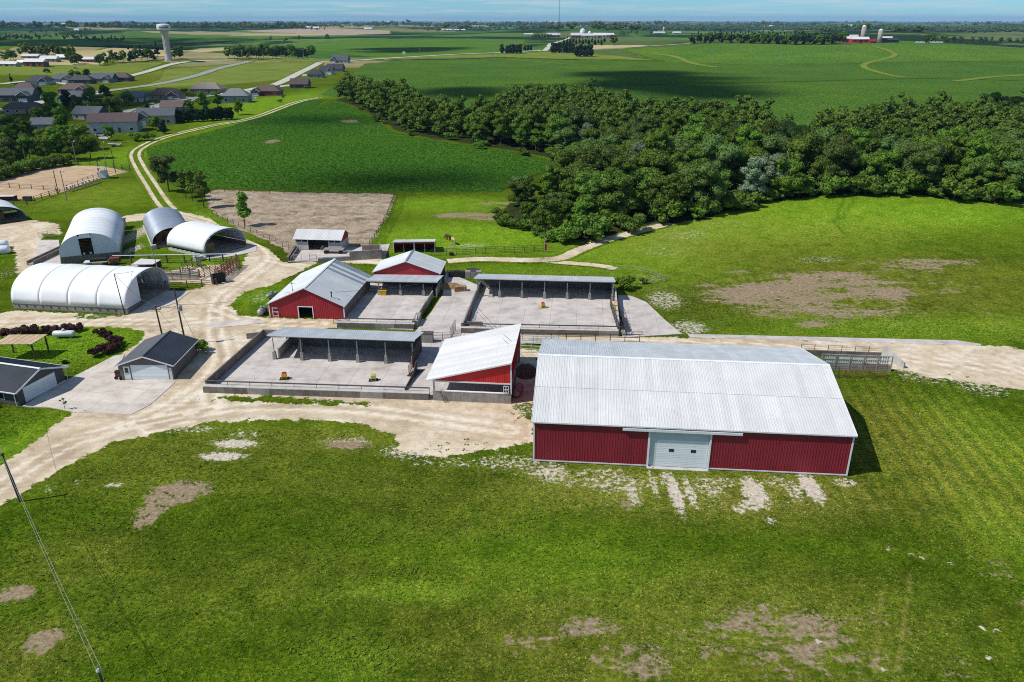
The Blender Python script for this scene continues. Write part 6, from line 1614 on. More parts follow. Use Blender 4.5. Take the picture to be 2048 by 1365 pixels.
def joined_trees(name, label, cat, pts, kinds, scale=1.0, lo_leaves=420, size=.8, matn=None, hs=(.85, 1.15)):
    """a far stand of trees that reads as one mass"""
    protos = [crown_np(200 + i, k['R'], k['z0'], k['z1'], k.get('nb', 9), lo_leaves, size, k.get('shape', 'round')) for i, k in enumerate(kinds)]
    Vs, Fs, b = [], [], 0
    rgg = np.random.default_rng(len(pts))
    for (x, y, z) in pts:
        V, F = protos[int(rgg.integers(len(protos)))]
        a = rgg.uniform(0, 6.28); s = scale * rgg.uniform(*hs); c, sn = math.cos(a), math.sin(a)
        W = np.stack([(V[:, 0] * c - V[:, 1] * sn) * s + x, (V[:, 0] * sn + V[:, 1] * c) * s + y, V[:, 2] * s * rgg.uniform(.9, 1.1) + z - .2], 1)
        Vs.append(W); Fs.append(F + b); b += len(V)
    o = add(name, npmesh(name, np.concatenate(Vs), np.concatenate(Fs), matn or M_LEAF))
    return tag(o, label, cat, kind='stuff')
if woods_rest:
    joined_trees('far_woods', 'dense far part of the woods running up to the crop field', 'woods', woods_rest, [dict(R=5.2, z0=1.0, z1=12.5, nb=14), dict(R=4.8, z0=1.0, z1=13.5, nb=13), dict(R=5.6, z0=1.0, z1=11.5, nb=15)], 1.0, 800, .62)
# low brush along the front edge of the woods
brush = []
edge_px = [(1012, 442), (1030, 454), (1045, 462), (1085, 472), (1120, 480), (1160, 484), (1200, 474), (1250, 462), (1310, 450), (1400, 438), (1440, 424), (1480, 416), (1530, 405), (1590, 398), (1650, 391), (1720, 388), (1790, 390), (1860, 394), (1930, 399), (2000, 405), (1130, 326), (1060, 310), (980, 296), (900, 284), (820, 270), (770, 246), (730, 222)]
for i, (px, py) in enumerate(edge_px):
    for k in range(4 if 1100 < px else 2):
        p = G(px + random.uniform(-26, 26), py + random.uniform(-8, 4))
        bush('edge_shrub', 'leafy shrub along the near edge of the woods', p, BUSHG[(i + k) % 2], random.uniform(.8, 1.6) if k < 2 else random.uniform(1.6, 2.6), 'shrubs along the edge of the woods')
# bleached dead limbs at the edge of the woods
def deadwood(label, px, py, L, lean, seed):
    rgd = random.Random(seed); t = thing('dead_tree', label, 'tree', G(px, py), rgd.random() * 6)
    m = MB(); last = Vector((0, 0, -.2)); r = .2
    for i in range(5):
        q = last + Vector((lean * L / 5 + rgd.uniform(-.3, .3), rgd.uniform(-.3, .3), L / 5 * rgd.uniform(.5, 1))); m.tube(last, q, r, r * .75, 6, caps=False); r *= .75; last = q
        if i > 0: m.tube(q, q + Vector((rgd.uniform(-1.5, 1.5), rgd.uniform(-1.5, 1.5), rgd.uniform(.3, 1.6))), r * .6, .03, 5, caps=False)
    m.build('trunk', M_DEADW, t)
deadwood('bleached fallen trunk at the gap in the woods edge', 1435, 412, 5.5, .7, 1)
deadwood('bare grey dead tree among green trees at the woods edge', 1520, 384, 9, .3, 2)
deadwood('bare leaning dead trunk right of the gap in the woods', 1720, 366, 8, .8, 3)
deadwood('pale bare trunk in the middle of the woods', 1240, 330, 12, .05, 4)

# ---- single trees round the yard
tree('grey_willow', 'large dark bushy tree beside the farm track at the crop field', G(338, 384), variant('willow', seed=120, R=4.4, z0=1.0, z1=10.5, nb=18, leaves=2600, size=.27, trunk=6, mat=M_LEAFG), 1.18, vary=0)
tree('young_maple', 'young oval tree left of three beside the dirt lot', G(372, 396), YOUNG[0], 1.2, group='row of young oval trees', vary=0)
tree('young_maple', 'young oval tree in the middle of three beside the dirt lot', G(386, 403), YOUNG[1], 1.25, group='row of young oval trees', vary=0)
tree('young_maple', 'young oval tree right of three beside the dirt lot', G(408, 416), YOUNG[0], 1.4, group='row of young oval trees', vary=0)
tree('young_maple', 'lone young oval tree at the fence of the dirt lot', G(490, 453), YOUNG[1], 1.25, vary=0)
tree('edge_maple', 'tree at the pasture corner in front of the woods', G(1092, 470), MAPLE[0], .8, vary=0)
bush('pond_shrub', 'round green shrub by the small pond garden', G(1248, 578), BUSHG[0], 1.15)
bush('pond_shrub', 'small low shrub right of the round pond shrub', G(1286, 568), BUSHG[1], .5)
bush('yard_shrub', 'bright green shrub behind the garage', G(398, 706), BUSHG[0], .9)
ps = [(6, 676), (20, 674), (34, 672), (48, 672), (62, 670), (92, 668), (106, 668), (120, 666), (140, 664), (154, 664), (200, 672), (212, 678), (226, 684), (236, 690), (232, 698), (222, 704), (210, 708), (196, 712)]
for i, (px, py) in enumerate(ps):
    bush('purple_shrub', 'dark purple leaved shrub bordering the lawn by the propane tank' if i < 10 else 'dark purple leaved shrub in the bed left of the garage', G(px, py), BUSHP, random.uniform(.9, 1.35), 'purple shrubs along the lawn' if i < 10 else 'purple shrubs beside the garage')
# tree standing before the house just outside the left edge, whose shade falls on roof and lawn
tree('shade_tree', 'large tree shading the house roof from outside the left edge', (-75.5, 83.5, 0), OAK[0], .95, vary=0)
sap = thing('sapling', 'tiny sapling at the edge of the garage drive', 'tree', G(130, 820))
mm = MB(); mm.tube((0, 0, 0), (.1, 0, 1.6), .03, .015, 5)
for i in range(9): mm.tube((.05, 0, .5 + .12 * i), (.05 + .5 * math.cos(i * 2.3), .5 * math.sin(i * 2.3), .8 + .12 * i), .012, .006, 4)
mm.build('trunk', M_BARK, sap)
V, F = crown_np(131, .5, .7, 1.8, 5, 40, .12); add('crown', npmesh('crown', V, F, M_LEAF), sap)

# ---- tufts of grass and weeds on the near turf: nobody could count them
rgt = np.random.default_rng(77)
N = 190000
r_ = np.sqrt(rgt.uniform(38 ** 2, 140 ** 2, N)); a_ = rgt.uniform(R_(-43), R_(43), N)
tx, ty = r_ * np.sin(a_), r_ * np.cos(a_)
gi = np.clip(np.searchsorted(rad, r_), 0, NR - 1) * NA + np.clip(np.round((a_ + R_(44.1)) / R_(.21)).astype(int), 0, NA - 1)
keep = (A_BARE[gi] < .5) & (A_SOIL[gi] < .6)
for poly in YARD: keep &= poly_sdf(tx, ty, px_poly(poly)) > .6
for o in [o for o in SC.objects if o.get('kind') == 'structure' and o.name.endswith(('floor', 'drive', 'apron', 'strip', 'patch'))]:
    if 'woodland' in o.name or len(o.data.vertices) > 60: continue
    n2 = len(o.data.vertices) // 2; keep &= poly_sdf(tx, ty, [v.co.xy for v in list(o.data.vertices)[:n2]]) > .1
for nm, (x0, x1, y0, y1) in (('machine_shed', (-.3, 34.6, -.2, 23.7)), ('garage', (-.2, 7.5, -.2, 9)), ('farm_house', (-.3, 8, -.3, 17)), ('calf_shed', (-.2, 10.5, -.2, 13.4)), ('long_hoop_barn', (-.2, 13.6, -.2, 21.6)), ('cattle_barn', (-.2, 13.2, -.2, 16.6))):
    o = bpy.data.objects[nm]; c, s = math.cos(o.rotation_euler.z), math.sin(o.rotation_euler.z); dx, dy = tx - o.location.x, ty - o.location.y
    lx, ly = dx * c + dy * s, -dx * s + dy * c; keep &= ~((lx > x0) & (lx < x1) & (ly > y0) & (ly < y1))
tx, ty, gi = tx[keep], ty[keep], gi[keep]; n = len(tx); tz = H(tx, ty)
hh = rgt.uniform(.03, .09, n) * (1 + 1.0 * (rgt.random(n) < .05)); V = np.zeros((n, 3, 3, 3))
for k in range(3):
    a = rgt.uniform(0, 6.283, n); w = rgt.uniform(.05, .12, n); ln = rgt.uniform(.08, .24, n)
    ca, sa = np.cos(a), np.sin(a)
    V[:, k, 0] = np.stack([tx - sa * w, ty + ca * w, tz - .01], 1); V[:, k, 1] = np.stack([tx + sa * w, ty - ca * w, tz - .01], 1); V[:, k, 2] = np.stack([tx + ca * ln, ty + sa * ln, tz + hh], 1)
rv = np.repeat(rgt.random(n), 9)
gt = NT(bpy.data.materials.new('grass tufts'))
md = gt.ramp(gt.noise(0.33, 5, 0.7), [(0.3, 0), (0.7, 1)])
gc = gt.mix(md, (0.026, 0.066, 0.003), (0.080, 0.140, 0.007)); gc = gt.mix(gt.math('MULTIPLY', gt.attr('lush'), .85), gc, gt.mix(md, (0.075, 0.19, 0.008), (0.165, 0.29, 0.016)))
gc = gt.mix(gt.math('MULTIPLY', gt.math('MULTIPLY_ADD', gt.attr('dry'), .75, .05), gt.ramp(gt.noise(0.8, 4, .7), [(.38, 0), (.62, 1)])), gc, (0.25, 0.22, 0.055))
gc = gt.mix(1.0, gc, gt.ramp(gt.attr('rnd'), [(0, .65), (.6, 1.1), (1, 1.9)]), 'MULTIPLY')
gt.finish(gc, 1.0, spec=0.0)
o = add('grass_tufts', npmesh('grass_tufts', V.reshape(-1, 3), np.arange(n * 9).reshape(-1, 3), gt.m, dict(rnd=rv, lush=np.repeat(A_LUSH[gi], 9), dry=np.repeat(A_DRY[gi], 9))))
tag(o, 'short tufts of grass and weeds over the foreground turf', 'grass', kind='stuff')

wv_, wf_ = crown_np(301, .42, 0, .22, 3, 46, .11, 'low')
pts = []
for px, py, n_, sx_, sy_ in [(820, 1140, 60, 40, 10), (860, 1150, 40, 30, 8), (700, 1330, 70, 60, 20), (900, 1040, 90, 110, 14), (720, 1080, 60, 50, 12), (1000, 1060, 40, 60, 14), (1150, 1085, 60, 80, 20), (640, 1290, 40, 50, 20), (770, 1300, 50, 40, 26), (1280, 1180, 50, 80, 26), (1900, 1080, 60, 70, 30), (1980, 980, 60, 60, 30), (330, 1000, 24, 40, 20), (260, 1060, 40, 60, 30), (1240, 950, 26, 60, 8), (560, 865, 40, 60, 6), (720, 868, 24, 30, 4), (900, 900, 60, 60, 10), (520, 800, 50, 90, 3), (680, 806, 40, 50, 3), (1045, 825, 40, 16, 12), (130, 828, 30, 30, 6), (1850, 755, 60, 50, 8)]:
    for _ in range(n_ // 2):
        p = G(random.gauss(px, sx_), random.gauss(py, sy_)); pts.append((p, random.uniform(.35, .9)))
Vs = []; Fs = []; b_ = 0
for p, sc_ in pts:
    a = random.uniform(0, 6.28); c, s_ = math.cos(a), math.sin(a)
    Vs.append(np.stack([(wv_[:, 0] * c - wv_[:, 1] * s_) * sc_ + p.x, (wv_[:, 0] * s_ + wv_[:, 1] * c) * sc_ + p.y, wv_[:, 2] * sc_ * .7 + p.z], 1)); Fs.append(wf_ + b_); b_ += len(wv_)
tag(add('weed_clumps', npmesh('weed_clumps', np.concatenate(Vs), np.concatenate(Fs), leaf_mat('weed leaves', (0.115, 0.200, 0.012), (0.26, 0.36, 0.030)))), 'leafy weed clumps scattered in the foreground turf', 'weeds', kind='stuff')

# ================================================================== THE VILLAGE AND FAR FARMS
HC = {}
def hmat(name, c, r=.7): 
    if name not in HC: HC[name] = surf(name, c, .15, .5, r)
    return HC[name]
RF = dict(dark=hmat('charcoal shingles', (0.040, 0.042, 0.050)), blue=hmat('slate blue shingles', (0.075, 0.088, 0.105)), brown=hmat('brown shingles', (0.11, 0.078, 0.065)), grey=hmat('grey shingles', (0.17, 0.18, 0.19)), tan=hmat('tan shingles', (0.26, 0.215, 0.18)), plum=hmat('plum brown shingles', (0.080, 0.055, 0.055)))
WL = dict(white=hmat('white house siding', (0.46, 0.46, 0.44)), beige=hmat('beige house siding', (0.42, 0.38, 0.31)), grey=hmat('grey house siding', (0.24, 0.25, 0.27)), brick=hmat('red brick', (0.24, 0.085, 0.065)), tan=hmat('tan brick', (0.30, 0.23, 0.17)), dark=hmat('dark house siding', (0.075, 0.075, 0.085)))
def house(label, x0, x1, yb, roof, wall, hip=True, storeys=1, depth=.55, yaw=0.0, wing=0):
    c = G((x0 + x1) / 2, yb); mpp = m_per_px(c); W = (x1 - x0) * mpp * .95; D = max(6.5, W * depth); h = 2.6 * storeys + .2; rh = min(D, W) * .33 + .4
    t = thing('house', label, 'house', (c.x, c.y, c.z), yaw, 'houses of the village')
    x = W / 2
    MB().box(-x, x, 0, D, -.8, h).build('wall', WL[wall], t)
    o = .5; m = MB()
    if hip:
        k = min(D / 2, W * .38)
        m._a([(-x - o, -o, h), (x + o, -o, h), (x + o, D + o, h), (-x - o, D + o, h), (-x - o + k, D / 2, h + rh), (x + o - k, D / 2, h + rh)], [(0, 1, 5, 4), (1, 2, 5), (2, 3, 4, 5), (3, 0, 4), (0, 3, 2, 1)])
    else:
        m._a([(-x - o, -o, h - .1), (x + o, -o, h - .1), (x + o, D + o, h - .1), (-x - o, D + o, h - .1), (-x - o, D / 2, h + rh), (x + o, D / 2, h + rh)], [(0, 1, 5, 4), (2, 3, 4, 5), (1, 2, 5), (3, 0, 4), (0, 3, 2, 1)])
    rf = m.build('roof', RF[roof], t)
    MB().box(-x * .2, -x * .2 + .5, D * .55, D * .55 + .5, h + rh * .55, h + rh + .5).build('chimney', WL['tan'], rf)
    n = max(2, int(W / 4.5))
    for s in range(int(storeys)):
        for i in range(n):
            wx = -x + W * (i + .5) / n
            if s == 0 and i == n // 2:
                MB().box(wx - .5, wx + .5, -.06, .02, -.02, 2.1).build('door', WL['dark'], t); continue
            w_ = MB().box(wx - .75, wx + .75, -.05, .02, .75 + 2.6 * s, 2.05 + 2.6 * s).build('window', M_TRIM, t)
            MB().box(wx - .62, wx + .62, -.07, -.052, .87 + 2.6 * s, 1.95 + 2.6 * s).build('pane', M_BLACK, w_)
    if wing:
        sx = 1 if wing > 0 else -1; ww = W * .34; wd = D * .45
        a, b = (x - ww, x) if sx > 0 else (-x, -x + ww)
        MB().box(a, b, -wd, .0, -.8, h - .05).build('garage_wing', WL[wall], t)
        m = MB(); hz = h + rh * .62
        m._a([(a - o, -wd - o, h - .12), (b + o, -wd - o, h - .12), (b + o, D * .4, h - .12), (a - o, D * .4, h - .12), ((a + b) / 2, -wd - o, hz), ((a + b) / 2, D * .4, hz)], [(0, 4, 5, 3), (1, 2, 5, 4), (0, 1, 4), (2, 3, 5), (0, 3, 2, 1)])
        m.build('wing_roof', RF[roof], t)
        for q in (0, 1): MB().bar(((a - o, b + o)[q], -wd - o - .04, h - .15), ((a + b) / 2, -wd - o - .04, hz - .02), .08, .22).build('wing_trim', M_TRIM, t)
        MB().box(a + ww * .15, b - ww * .15, -wd - .06, -wd + .02, 0, 2.15).build('garage_door', M_DOORW, t)
    return t
HS = [
    ('dark roofed white walled house at the far left of the village row', 52, 100, 170, 'dark', 'white', 1, 1, .6, .1, 1), ('slate roofed house second in the far village row', 99, 144, 166, 'blue', 'grey', 1, 1, .6, .05, 1),
    ('low charcoal roofed house behind the brown brick house', 138, 184, 168, 'dark', 'dark', 1, 1, .5, .0, 0), ('blue grey roofed house in the far village row', 180, 226, 165, 'blue', 'grey', 0, 1, .6, .0, 1),
    ('dark roofed house at the right end of the far village row', 217, 260, 163, 'plum', 'dark', 1, 1, .6, 0, -1), ('brown hipped brick house with white gabled porch below the grey street', 116, 178, 188, 'brown', 'brick', 1, 1, .5, .05, 1),
    ('big slate roofed house with three gables at the left edge', -4, 66, 204, 'blue', 'dark', 0, 1.4, .5, .1, 1), ('large dark roof behind the three gabled house', 22, 70, 186, 'plum', 'dark', 1, 1, .6, 0, 0), ('long grey brown roofed house with tan walls at the left', 6, 84, 228, 'brown', 'tan', 1, 1, .35, .05, 0),
    ('grey roofed house half hidden by trees in the village', 122, 177, 205, 'grey', 'beige', 0, 1, .6, .2, -1), ('slate green roofed beige house with screened porch', 141, 202, 240, 'blue', 'beige', 0, 1, .6, -.2, 0),
    ('plum roofed white two storey house above the lawn', 180, 276, 266, 'plum', 'white', 0, 1.7, .45, .18, 0), ('grey roofed beige two winged house left of the hedge', 276, 350, 250, 'blue', 'beige', 0, 1.5, .5, .15, -1), ('brown roofed house right behind the two winged house', 322, 366, 226, 'brown', 'grey', 0, 1, .7, .1, 0),
    ('pale house behind the round tree in the village', 243, 288, 205, 'grey', 'white', 0, 1, .6, 0, 0), ('brown hipped house beside the parked car', 297, 362, 200, 'brown', 'tan', 1, 1, .5, .05, 1), ('tan hipped roof house on the hill street', 378, 443, 187, 'tan', 'tan', 1, 1, .5, -.05, 0),
    ('grey roofed house with white deck at the street corner', 443, 497, 206, 'grey', 'grey', 1, 1.3, .7, .1, 0), ('brown roofed red brick house on the green slope', 505, 560, 192, 'brown', 'brick', 1, 1, .6, 0, -1), ('plum roofed house with bare yard near the woods', 579, 616, 177, 'plum', 'dark', 0, 1, .8, 0, 0),
    ('charcoal roofed house lowest of the four on the hill street', 614, 646, 156, 'dark', 'grey', 1, 1, .8, 0, 0), ('white walled house second of the four on the hill street', 639, 666, 149, 'dark', 'white', 0, 1.4, .8, 0, 1), ('charcoal roofed house third of the four on the hill street', 652, 686, 144, 'dark', 'grey', 0, 1, .8, 0, 0),
    ('topmost gabled house of the four on the hill street', 662, 696, 126, 'blue', 'white', 0, 1, .9, 0, -1), ('dull blue roof among the bright trees above the arena', 62, 106, 262, 'blue', 'grey', 0, 1, .6, .1, 0)]
for h in HS: house(h[0], h[1], h[2], h[3], h[4], h[5], bool(h[6]), h[7], h[8], h[9], h[10])
def pad(name, pxs, mat=M_PAVE, lift=.2):
    P = [G(*p) for p in pxs]; v = [(p.x, p.y, float(H(p.x, p.y)) + lift) for p in P]
    z = np.zeros(len(v)); me = MB().poly(v).mesh(name, surf('drive concrete far', (0.46, 0.43, 0.38), .15, .3, .9))
    o = add(name, me); return tag(o, kind='structure')
for i, q in enumerate([[(296, 208), (366, 194), (400, 196), (398, 200), (330, 212)], [(246, 222), (280, 216), (285, 236), (262, 244), (240, 236)], [(66, 202), (88, 200), (100, 206), (72, 210)], [(168, 184), (200, 182), (210, 188), (180, 192)], [(0, 217), (10, 218), (8, 228), (0, 228)], [(196, 272), (226, 272), (214, 280), (198, 279)], [(476, 186), (506, 182), (508, 190), (480, 192)], [(560, 172), (578, 170), (580, 173), (560, 175)], [(605, 150), (614, 149), (614, 152), (604, 153)]]): pad('driveway', q)

def car(label, px, py, rz, col, van=False):
    t = thing('parked_car', label, 'car', G(px, py) + Vector((0, 0, .15)), rz)
    m = surf('car paint %s' % label[:12], col, .05, 1, .3, spec=.6)
    MB().extr([(-2.2, .35), (2.2, .35), (2.25, .75), (1.4, .95), (-2.2, 1.0)], 'y', -.9, .9).build('body', m, t)
    MB().hexa([(-1.9, -.8, 1.0), (1.0, -.8, .95), (1.0, .8, .95), (-1.9, .8, 1.0), (-1.5, -.65, 1.5), (.3, -.65, 1.5), (.3, .65, 1.5), (-1.5, .65, 1.5)]).build('cabin', M_BLACK, t)
    for x in (-1.4, 1.4):
        for y in (-.85, .85): MB().lathe([(.05, -.1), (.34, -.1), (.34, .1), (.05, .1)], 12, (x, y, .34), 'y').build('wheel', M_RUBBER, t)
car('white car parked before the brown hipped house', 352, 200, .1, (0.7, 0.7, 0.7)); car('white pickup on the drive of the three gabled house', 74, 199, .2, (0.7, 0.7, 0.7))
car('dark car on the hill road far away', 1092, 95, 1.2, (0.02, 0.02, 0.025)); car('silver truck parked on the lane left of the village', 152, 138, .1, (0.45, 0.46, 0.48)); car('white car on the lower drive of the two storey house', 203, 274, .3, (.75, .75, .75))
t = thing('boat_trailer', 'white boat on a trailer parked on the lawn above the arena', 'boat', G(231, 294), .05)
MB().hexa([(-2.4, -.5, .7), (1.6, -.5, .7), (1.6, .5, .7), (-2.4, .5, .7), (-2.6, -.9, 1.3), (2.6, -.3, 1.4), (2.6, .3, 1.4), (-2.6, .9, 1.3)]).build('hull', M_TANK, t); MB().bar((-1.5, 0, .5), (3.2, 0, .5), .2, .12).build('trailer_frame', M_PIPE, t)
for y in (-.7, .7): MB().lathe([(.05, -.1), (.32, -.1), (.32, .1), (.05, .1)], 12, (-.6, y, .33), 'y').build('wheel', M_RUBBER, t)
t = thing('deck', 'white railed deck on the grey house at the street corner', 'deck', G(500, 203), .1)
bx(t, 'floor', M_TRIM, -2.5, 3.5, -2, 2, 1.6, 1.8)
for i in range(7): bx(t, 'rail_post', M_TRIM, -2.5 + i, -2.4 + i, -2, -1.9, 0, 2.7)
bx(t, 'rail', M_TRIM, -2.5, 3.5, -2, -1.9, 2.6, 2.72)

# trees of the village
def vt(px, py, v, sc, label, name='village_tree', group=None): tree(name, label, G(px, py), v, sc, group=group, vary=.06)
gB = 'trees beside the arena'
for i, (px, py, v, sc, lb) in enumerate([
    (10, 345, OAK[0], .75, 'dark tree at the left edge behind the arena fence'), (30, 335, OAK[2], .72, 'dark tree second from the left edge behind the arena'), (62, 325, OAK[1], .72, 'dark leafy tree behind the pale arena lamp post'), (92, 326, MAPLE[0], .82, 'green tree under the yellowish crown by the arena'),
    (118, 320, OAK[3], .72, 'tree right of the yellowish tree by the arena'), (150, 322, OAK[0], .72, 'bushy tree second from the right in the arena grove'), (182, 318, OAK[1], .68, 'rightmost dark tree of the arena grove'), (28, 300, MAPLE[1], 1.0, 'bright green crown at the left of the arena grove'), (100, 306, YEL, 1.05, 'bright yellow green tree above the arena'),
    (55, 300, OAK[3], .8, 'green tree between the bright crowns above the arena'), (135, 296, MAPLE[0], .9, 'round green tree right of the yellow green tree'), (165, 300, OAK[4], .75, 'darker tree behind the right of the arena grove'), (10, 275, OAK[2], .8, 'shaded tree at the left edge above the grove'), (128, 270, OAK[3], .72, 'large round tree below the slate green roofed house'),
    (80, 250, OAK[1], .62, 'tree in front of the long tan house'), (105, 222, OAK[4], .75, 'tall dark tree in the middle of the village'), (97, 240, OAK[0], .55, 'dark tree beside the long tan house'), (135, 216, CEDAR, 1.5, 'dense conical tree before the grey roofed house'), (156, 222, OAK[2], .55, 'dark conical tree below the grey roofed house'), (185, 214, OAK[1], .8, 'big dark tree at the street corner, left of three'),
    (205, 222, OAK[0], .75, 'big dark tree at the street corner, middle of three'), (230, 234, OAK[4], .82, 'big round dark tree by the street, right of three'), (215, 205, OAK[2], .7, 'dark tree behind the street corner trees'), (258, 212, OAK[5], .62, 'round olive tree before the pale house'), (296, 232, SPRUCE[0], 1.0, 'dark spruce at the bend of the street'), (312, 262, OAK[1], .55, 'dark tree below the two winged house'), (328, 268, CEDAR, .9, 'small dark conifer right of the two winged house'),
    (218, 282, MAPLE[0], .62, 'dark tree in front of the two storey house'), (275, 282, BUSHG[1], 1.6, 'small round tree on the lawn below the two storey house'), (298, 282, BUSHG[0], 1.6, 'second small round tree on the lawn below the village'),
    (408, 222, MAPLE[1], .95, 'tall green tree left behind the hedge'), (436, 218, MAPLE[0], .9, 'tall green tree right behind the hedge'), (380, 226, OAK[2], .45, 'small dark tree at the left end of the hedge'), (478, 230, OAK[3], .5, 'small round tree right of the hedge'), (368, 188, BUSHG[0], 1.6, 'small tree left of the tan hipped house'),
    (24, 168, SPRUCE[1], .8, 'lone conifer on the meadow at the far left'), (80, 192, CEDAR, .8, 'small dark conifer below the village row'), (158, 162, OAK[4], .6, 'dark tree behind the village row, left'), (175, 158, OAK[1], .65, 'dark tree behind the village row, right'), (145, 155, OAK[0], .5, 'small dark tree at the village row gable'), (35, 180, CEDAR, .8, 'conifer by the large dark roof'), (85, 165, BUSHG[1], 1.4, 'small tree on the meadow'),
    (560, 206, BUSHG[0], .9, 'small shrub tree below the red brick house'), (567, 196, BUSHG[1], .9, 'small sapling right of the red brick house'), (613, 178, BUSHG[0], 1.0, 'shrub at the plum roofed house'), (95, 146, BUSHG[1], 1.6, 'small tree by the meadow lane')]):
    vt(px, py, v, sc, lb)
hedge_px = [(358 + i * 9.5, 246 - i * .6) for i in range(12)]
for i, q in enumerate(hedge_px): bush('hedge_cedar', 'dense dark cedar in the hedge above the farm track', G(*q), CEDAR, .95, 'cedars of the hedge', 'tree')
for i in range(16): bush('arena_hedge_shrub', 'dark hedge shrub along the far arena fence', G(-6 + i * 9, 362 - i * 2.6 + (i > 8) * (i - 8) * 1.2), BUSHG[1], 1.7, 'hedge along the arena')

# water tower
b = G(338, 122)
t = thing('water_tower', 'pale concrete water tower with wide white tank on the hill', 'water tower', b)
HT = 66 * m_per_px(b) * 1.04
MB().lathe([(HT * .115, 0), (HT * .10, HT * .05), (HT * .088, HT * .2), (HT * .082, HT * .55), (HT * .085, HT * .70), (HT * .12, HT * .79), (HT * .16, HT * .82)], 20).build('column', surf('fluted pale column', (0.50, 0.46, 0.40), .15, .3, .8), t, smooth=True)
MB().lathe([(HT * .16, HT * .82), (HT * .183, HT * .835), (HT * .188, HT * .86), (HT * .188, HT * .96), (HT * .18, HT * .975), (HT * .12, HT * .99), (HT * .01, HT * 1.0)], 28).build('tank', M_TANK, t, smooth=True)
for i in range(16): MB().tube((HT * .086 * math.cos(i * .3927), HT * .086 * math.sin(i * .3927), HT * .06), (HT * .082 * math.cos(i * .3927), HT * .082 * math.sin(i * .3927), HT * .72), HT * .006, n=5).build('flute', surf('fluted pale column', (0, 0, 0)), t)
for i in range(11):    # dark lettering band, too far to read
    a = -1.9 + i * .105; c_, s_ = math.cos(a), math.sin(a)
    MB().bar((HT * .1885 * c_, HT * .1885 * s_, HT * .905), (HT * .1885 * math.cos(a + .07), HT * .1885 * math.sin(a + .07), HT * .905), .12, HT * .03).build('letter', surf('navy lettering', (0.03, 0.05, 0.10)), t)
em = MB().lathe([(HT * .025, 0), (HT * .025, HT * .006)], 14, (0, 0, 0)).build('emblem', bpy.data.materials['navy lettering'], t)
em.matrix_local = Matrix.Translation((HT * .19 * math.cos(-.68), HT * .19 * math.sin(-.68), HT * .905)) @ Matrix.Rotation(-.68, 4, 'Z') @ Matrix.Rotation(math.pi / 2, 4, 'Y')
MB().tube((0, 0, HT), (0, 0, HT * 1.03), HT * .008, n=6).build('mast', M_PIPE, t)
MB().lathe([(HT * .13, 0), (HT * .13, HT * .012)], 20).build('base', M_TANK, t)
t = thing('radio_mast', 'thin tall lattice radio mast rising above the grain bin farm', 'mast', G(1117, 96))
hm = 122; m = MB()
for i in range(3): m.tube((.9 * math.cos(i * 2.094), .9 * math.sin(i * 2.094), 0), (.7 * math.cos(i * 2.094), .7 * math.sin(i * 2.094), hm), .16, n=4, caps=False)
for k in range(60):
    z = k * hm / 60
    for i in range(3): m.tube((.88 * math.cos(i * 2.094), .88 * math.sin(i * 2.094), z), (.88 * math.cos(i * 2.094 + 2.094), .88 * math.sin(i * 2.094 + 2.094), z + hm / 60), .07, n=3, caps=False)
tag(m.build('lattice', M_PIPE, t), kind='stuff')

# far farms
def farm_barn(root_label, x0, x1, yb, hpx, roof, wall, depth=.5, gable=True, name='far_barn', group=None, yaw=0, ratio=.5):
    c = G((x0 + x1) / 2, yb); mp = m_per_px(c); W = (x1 - x0) * mp; Ht = hpx * mp; D = W * depth; x = W / 2; h = Ht * ratio
    t = thing(name, root_label, 'barn', c, yaw, group)
    MB().box(-x, x, 0, D, -2, h).build('wall', wall, t)
    m = MB(); o = W * .02
    m._a([(-x - o, -o, h), (x + o, -o, h), (x + o, D + o, h), (-x - o, D + o, h), (-x - o, D / 2, Ht), (x + o, D / 2, Ht)], [(0, 1, 5, 4), (2, 3, 4, 5), (1, 2, 5), (3, 0, 4), (0, 3, 2, 1)])
    m.build('roof', roof, t)
    MB().box(-x * .15, x * .15, -.15, .05, 0, h * .75).build('door', M_BLACK, t)
    for q in (-.6, .6): MB().box(x * q - 1, x * q + 1, -.12, .05, h * .35, h * .7).build('window', M_BLACK, t)
    return t
FW, FG = M_ROOFW, M_ROOFG
farm_barn('long white roofed barn at the far left edge', -5, 32, 133, 9, FW, WL['beige']); farm_barn('white roofed barn highest in the far left farm', 42, 76, 117, 8, FW, WL['tan']); farm_barn('white roofed long barn lowest in the far left farm', 48, 88, 134, 15, FW, WL['brick'], ratio=.62)
farm_barn('pale roofed barn right in the far left farm', 79, 113, 124, 11, FG, WL['tan']); farm_barn('white roofed barn at the right end of the far left farm', 112, 135, 120, 10, FW, WL['dark'], ratio=.45); farm_barn('small white roofed red shed right of the far left farm', 163, 188, 125, 10, FW, WL['brick'], ratio=.55)
farm_barn('small pale shed left in the far left farm', 34, 50, 130, 9, FG, WL['grey'])
farm_barn('red barn with white roof of the grain bin farm', 1142, 1163, 76, 9, FG, M_BARNRED, ratio=.5); farm_barn('grey machine shed of the grain bin farm', 1164, 1186, 76, 8, FG, WL['beige']); farm_barn('white roofed barn of the grain bin farm', 1187, 1212, 76, 9, FW, WL['beige']); farm_barn('white roofed barn at the right of the grain bin farm', 1212, 1228, 75, 8, FW, WL['grey'])
farm_barn('long low white shed left of the hill road', 1048, 1066, 71, 3.5, FW, WL['white']); farm_barn('grey roofed farmhouse beside the hill road', 1094, 1120, 75, 8, FG, WL['brick'])
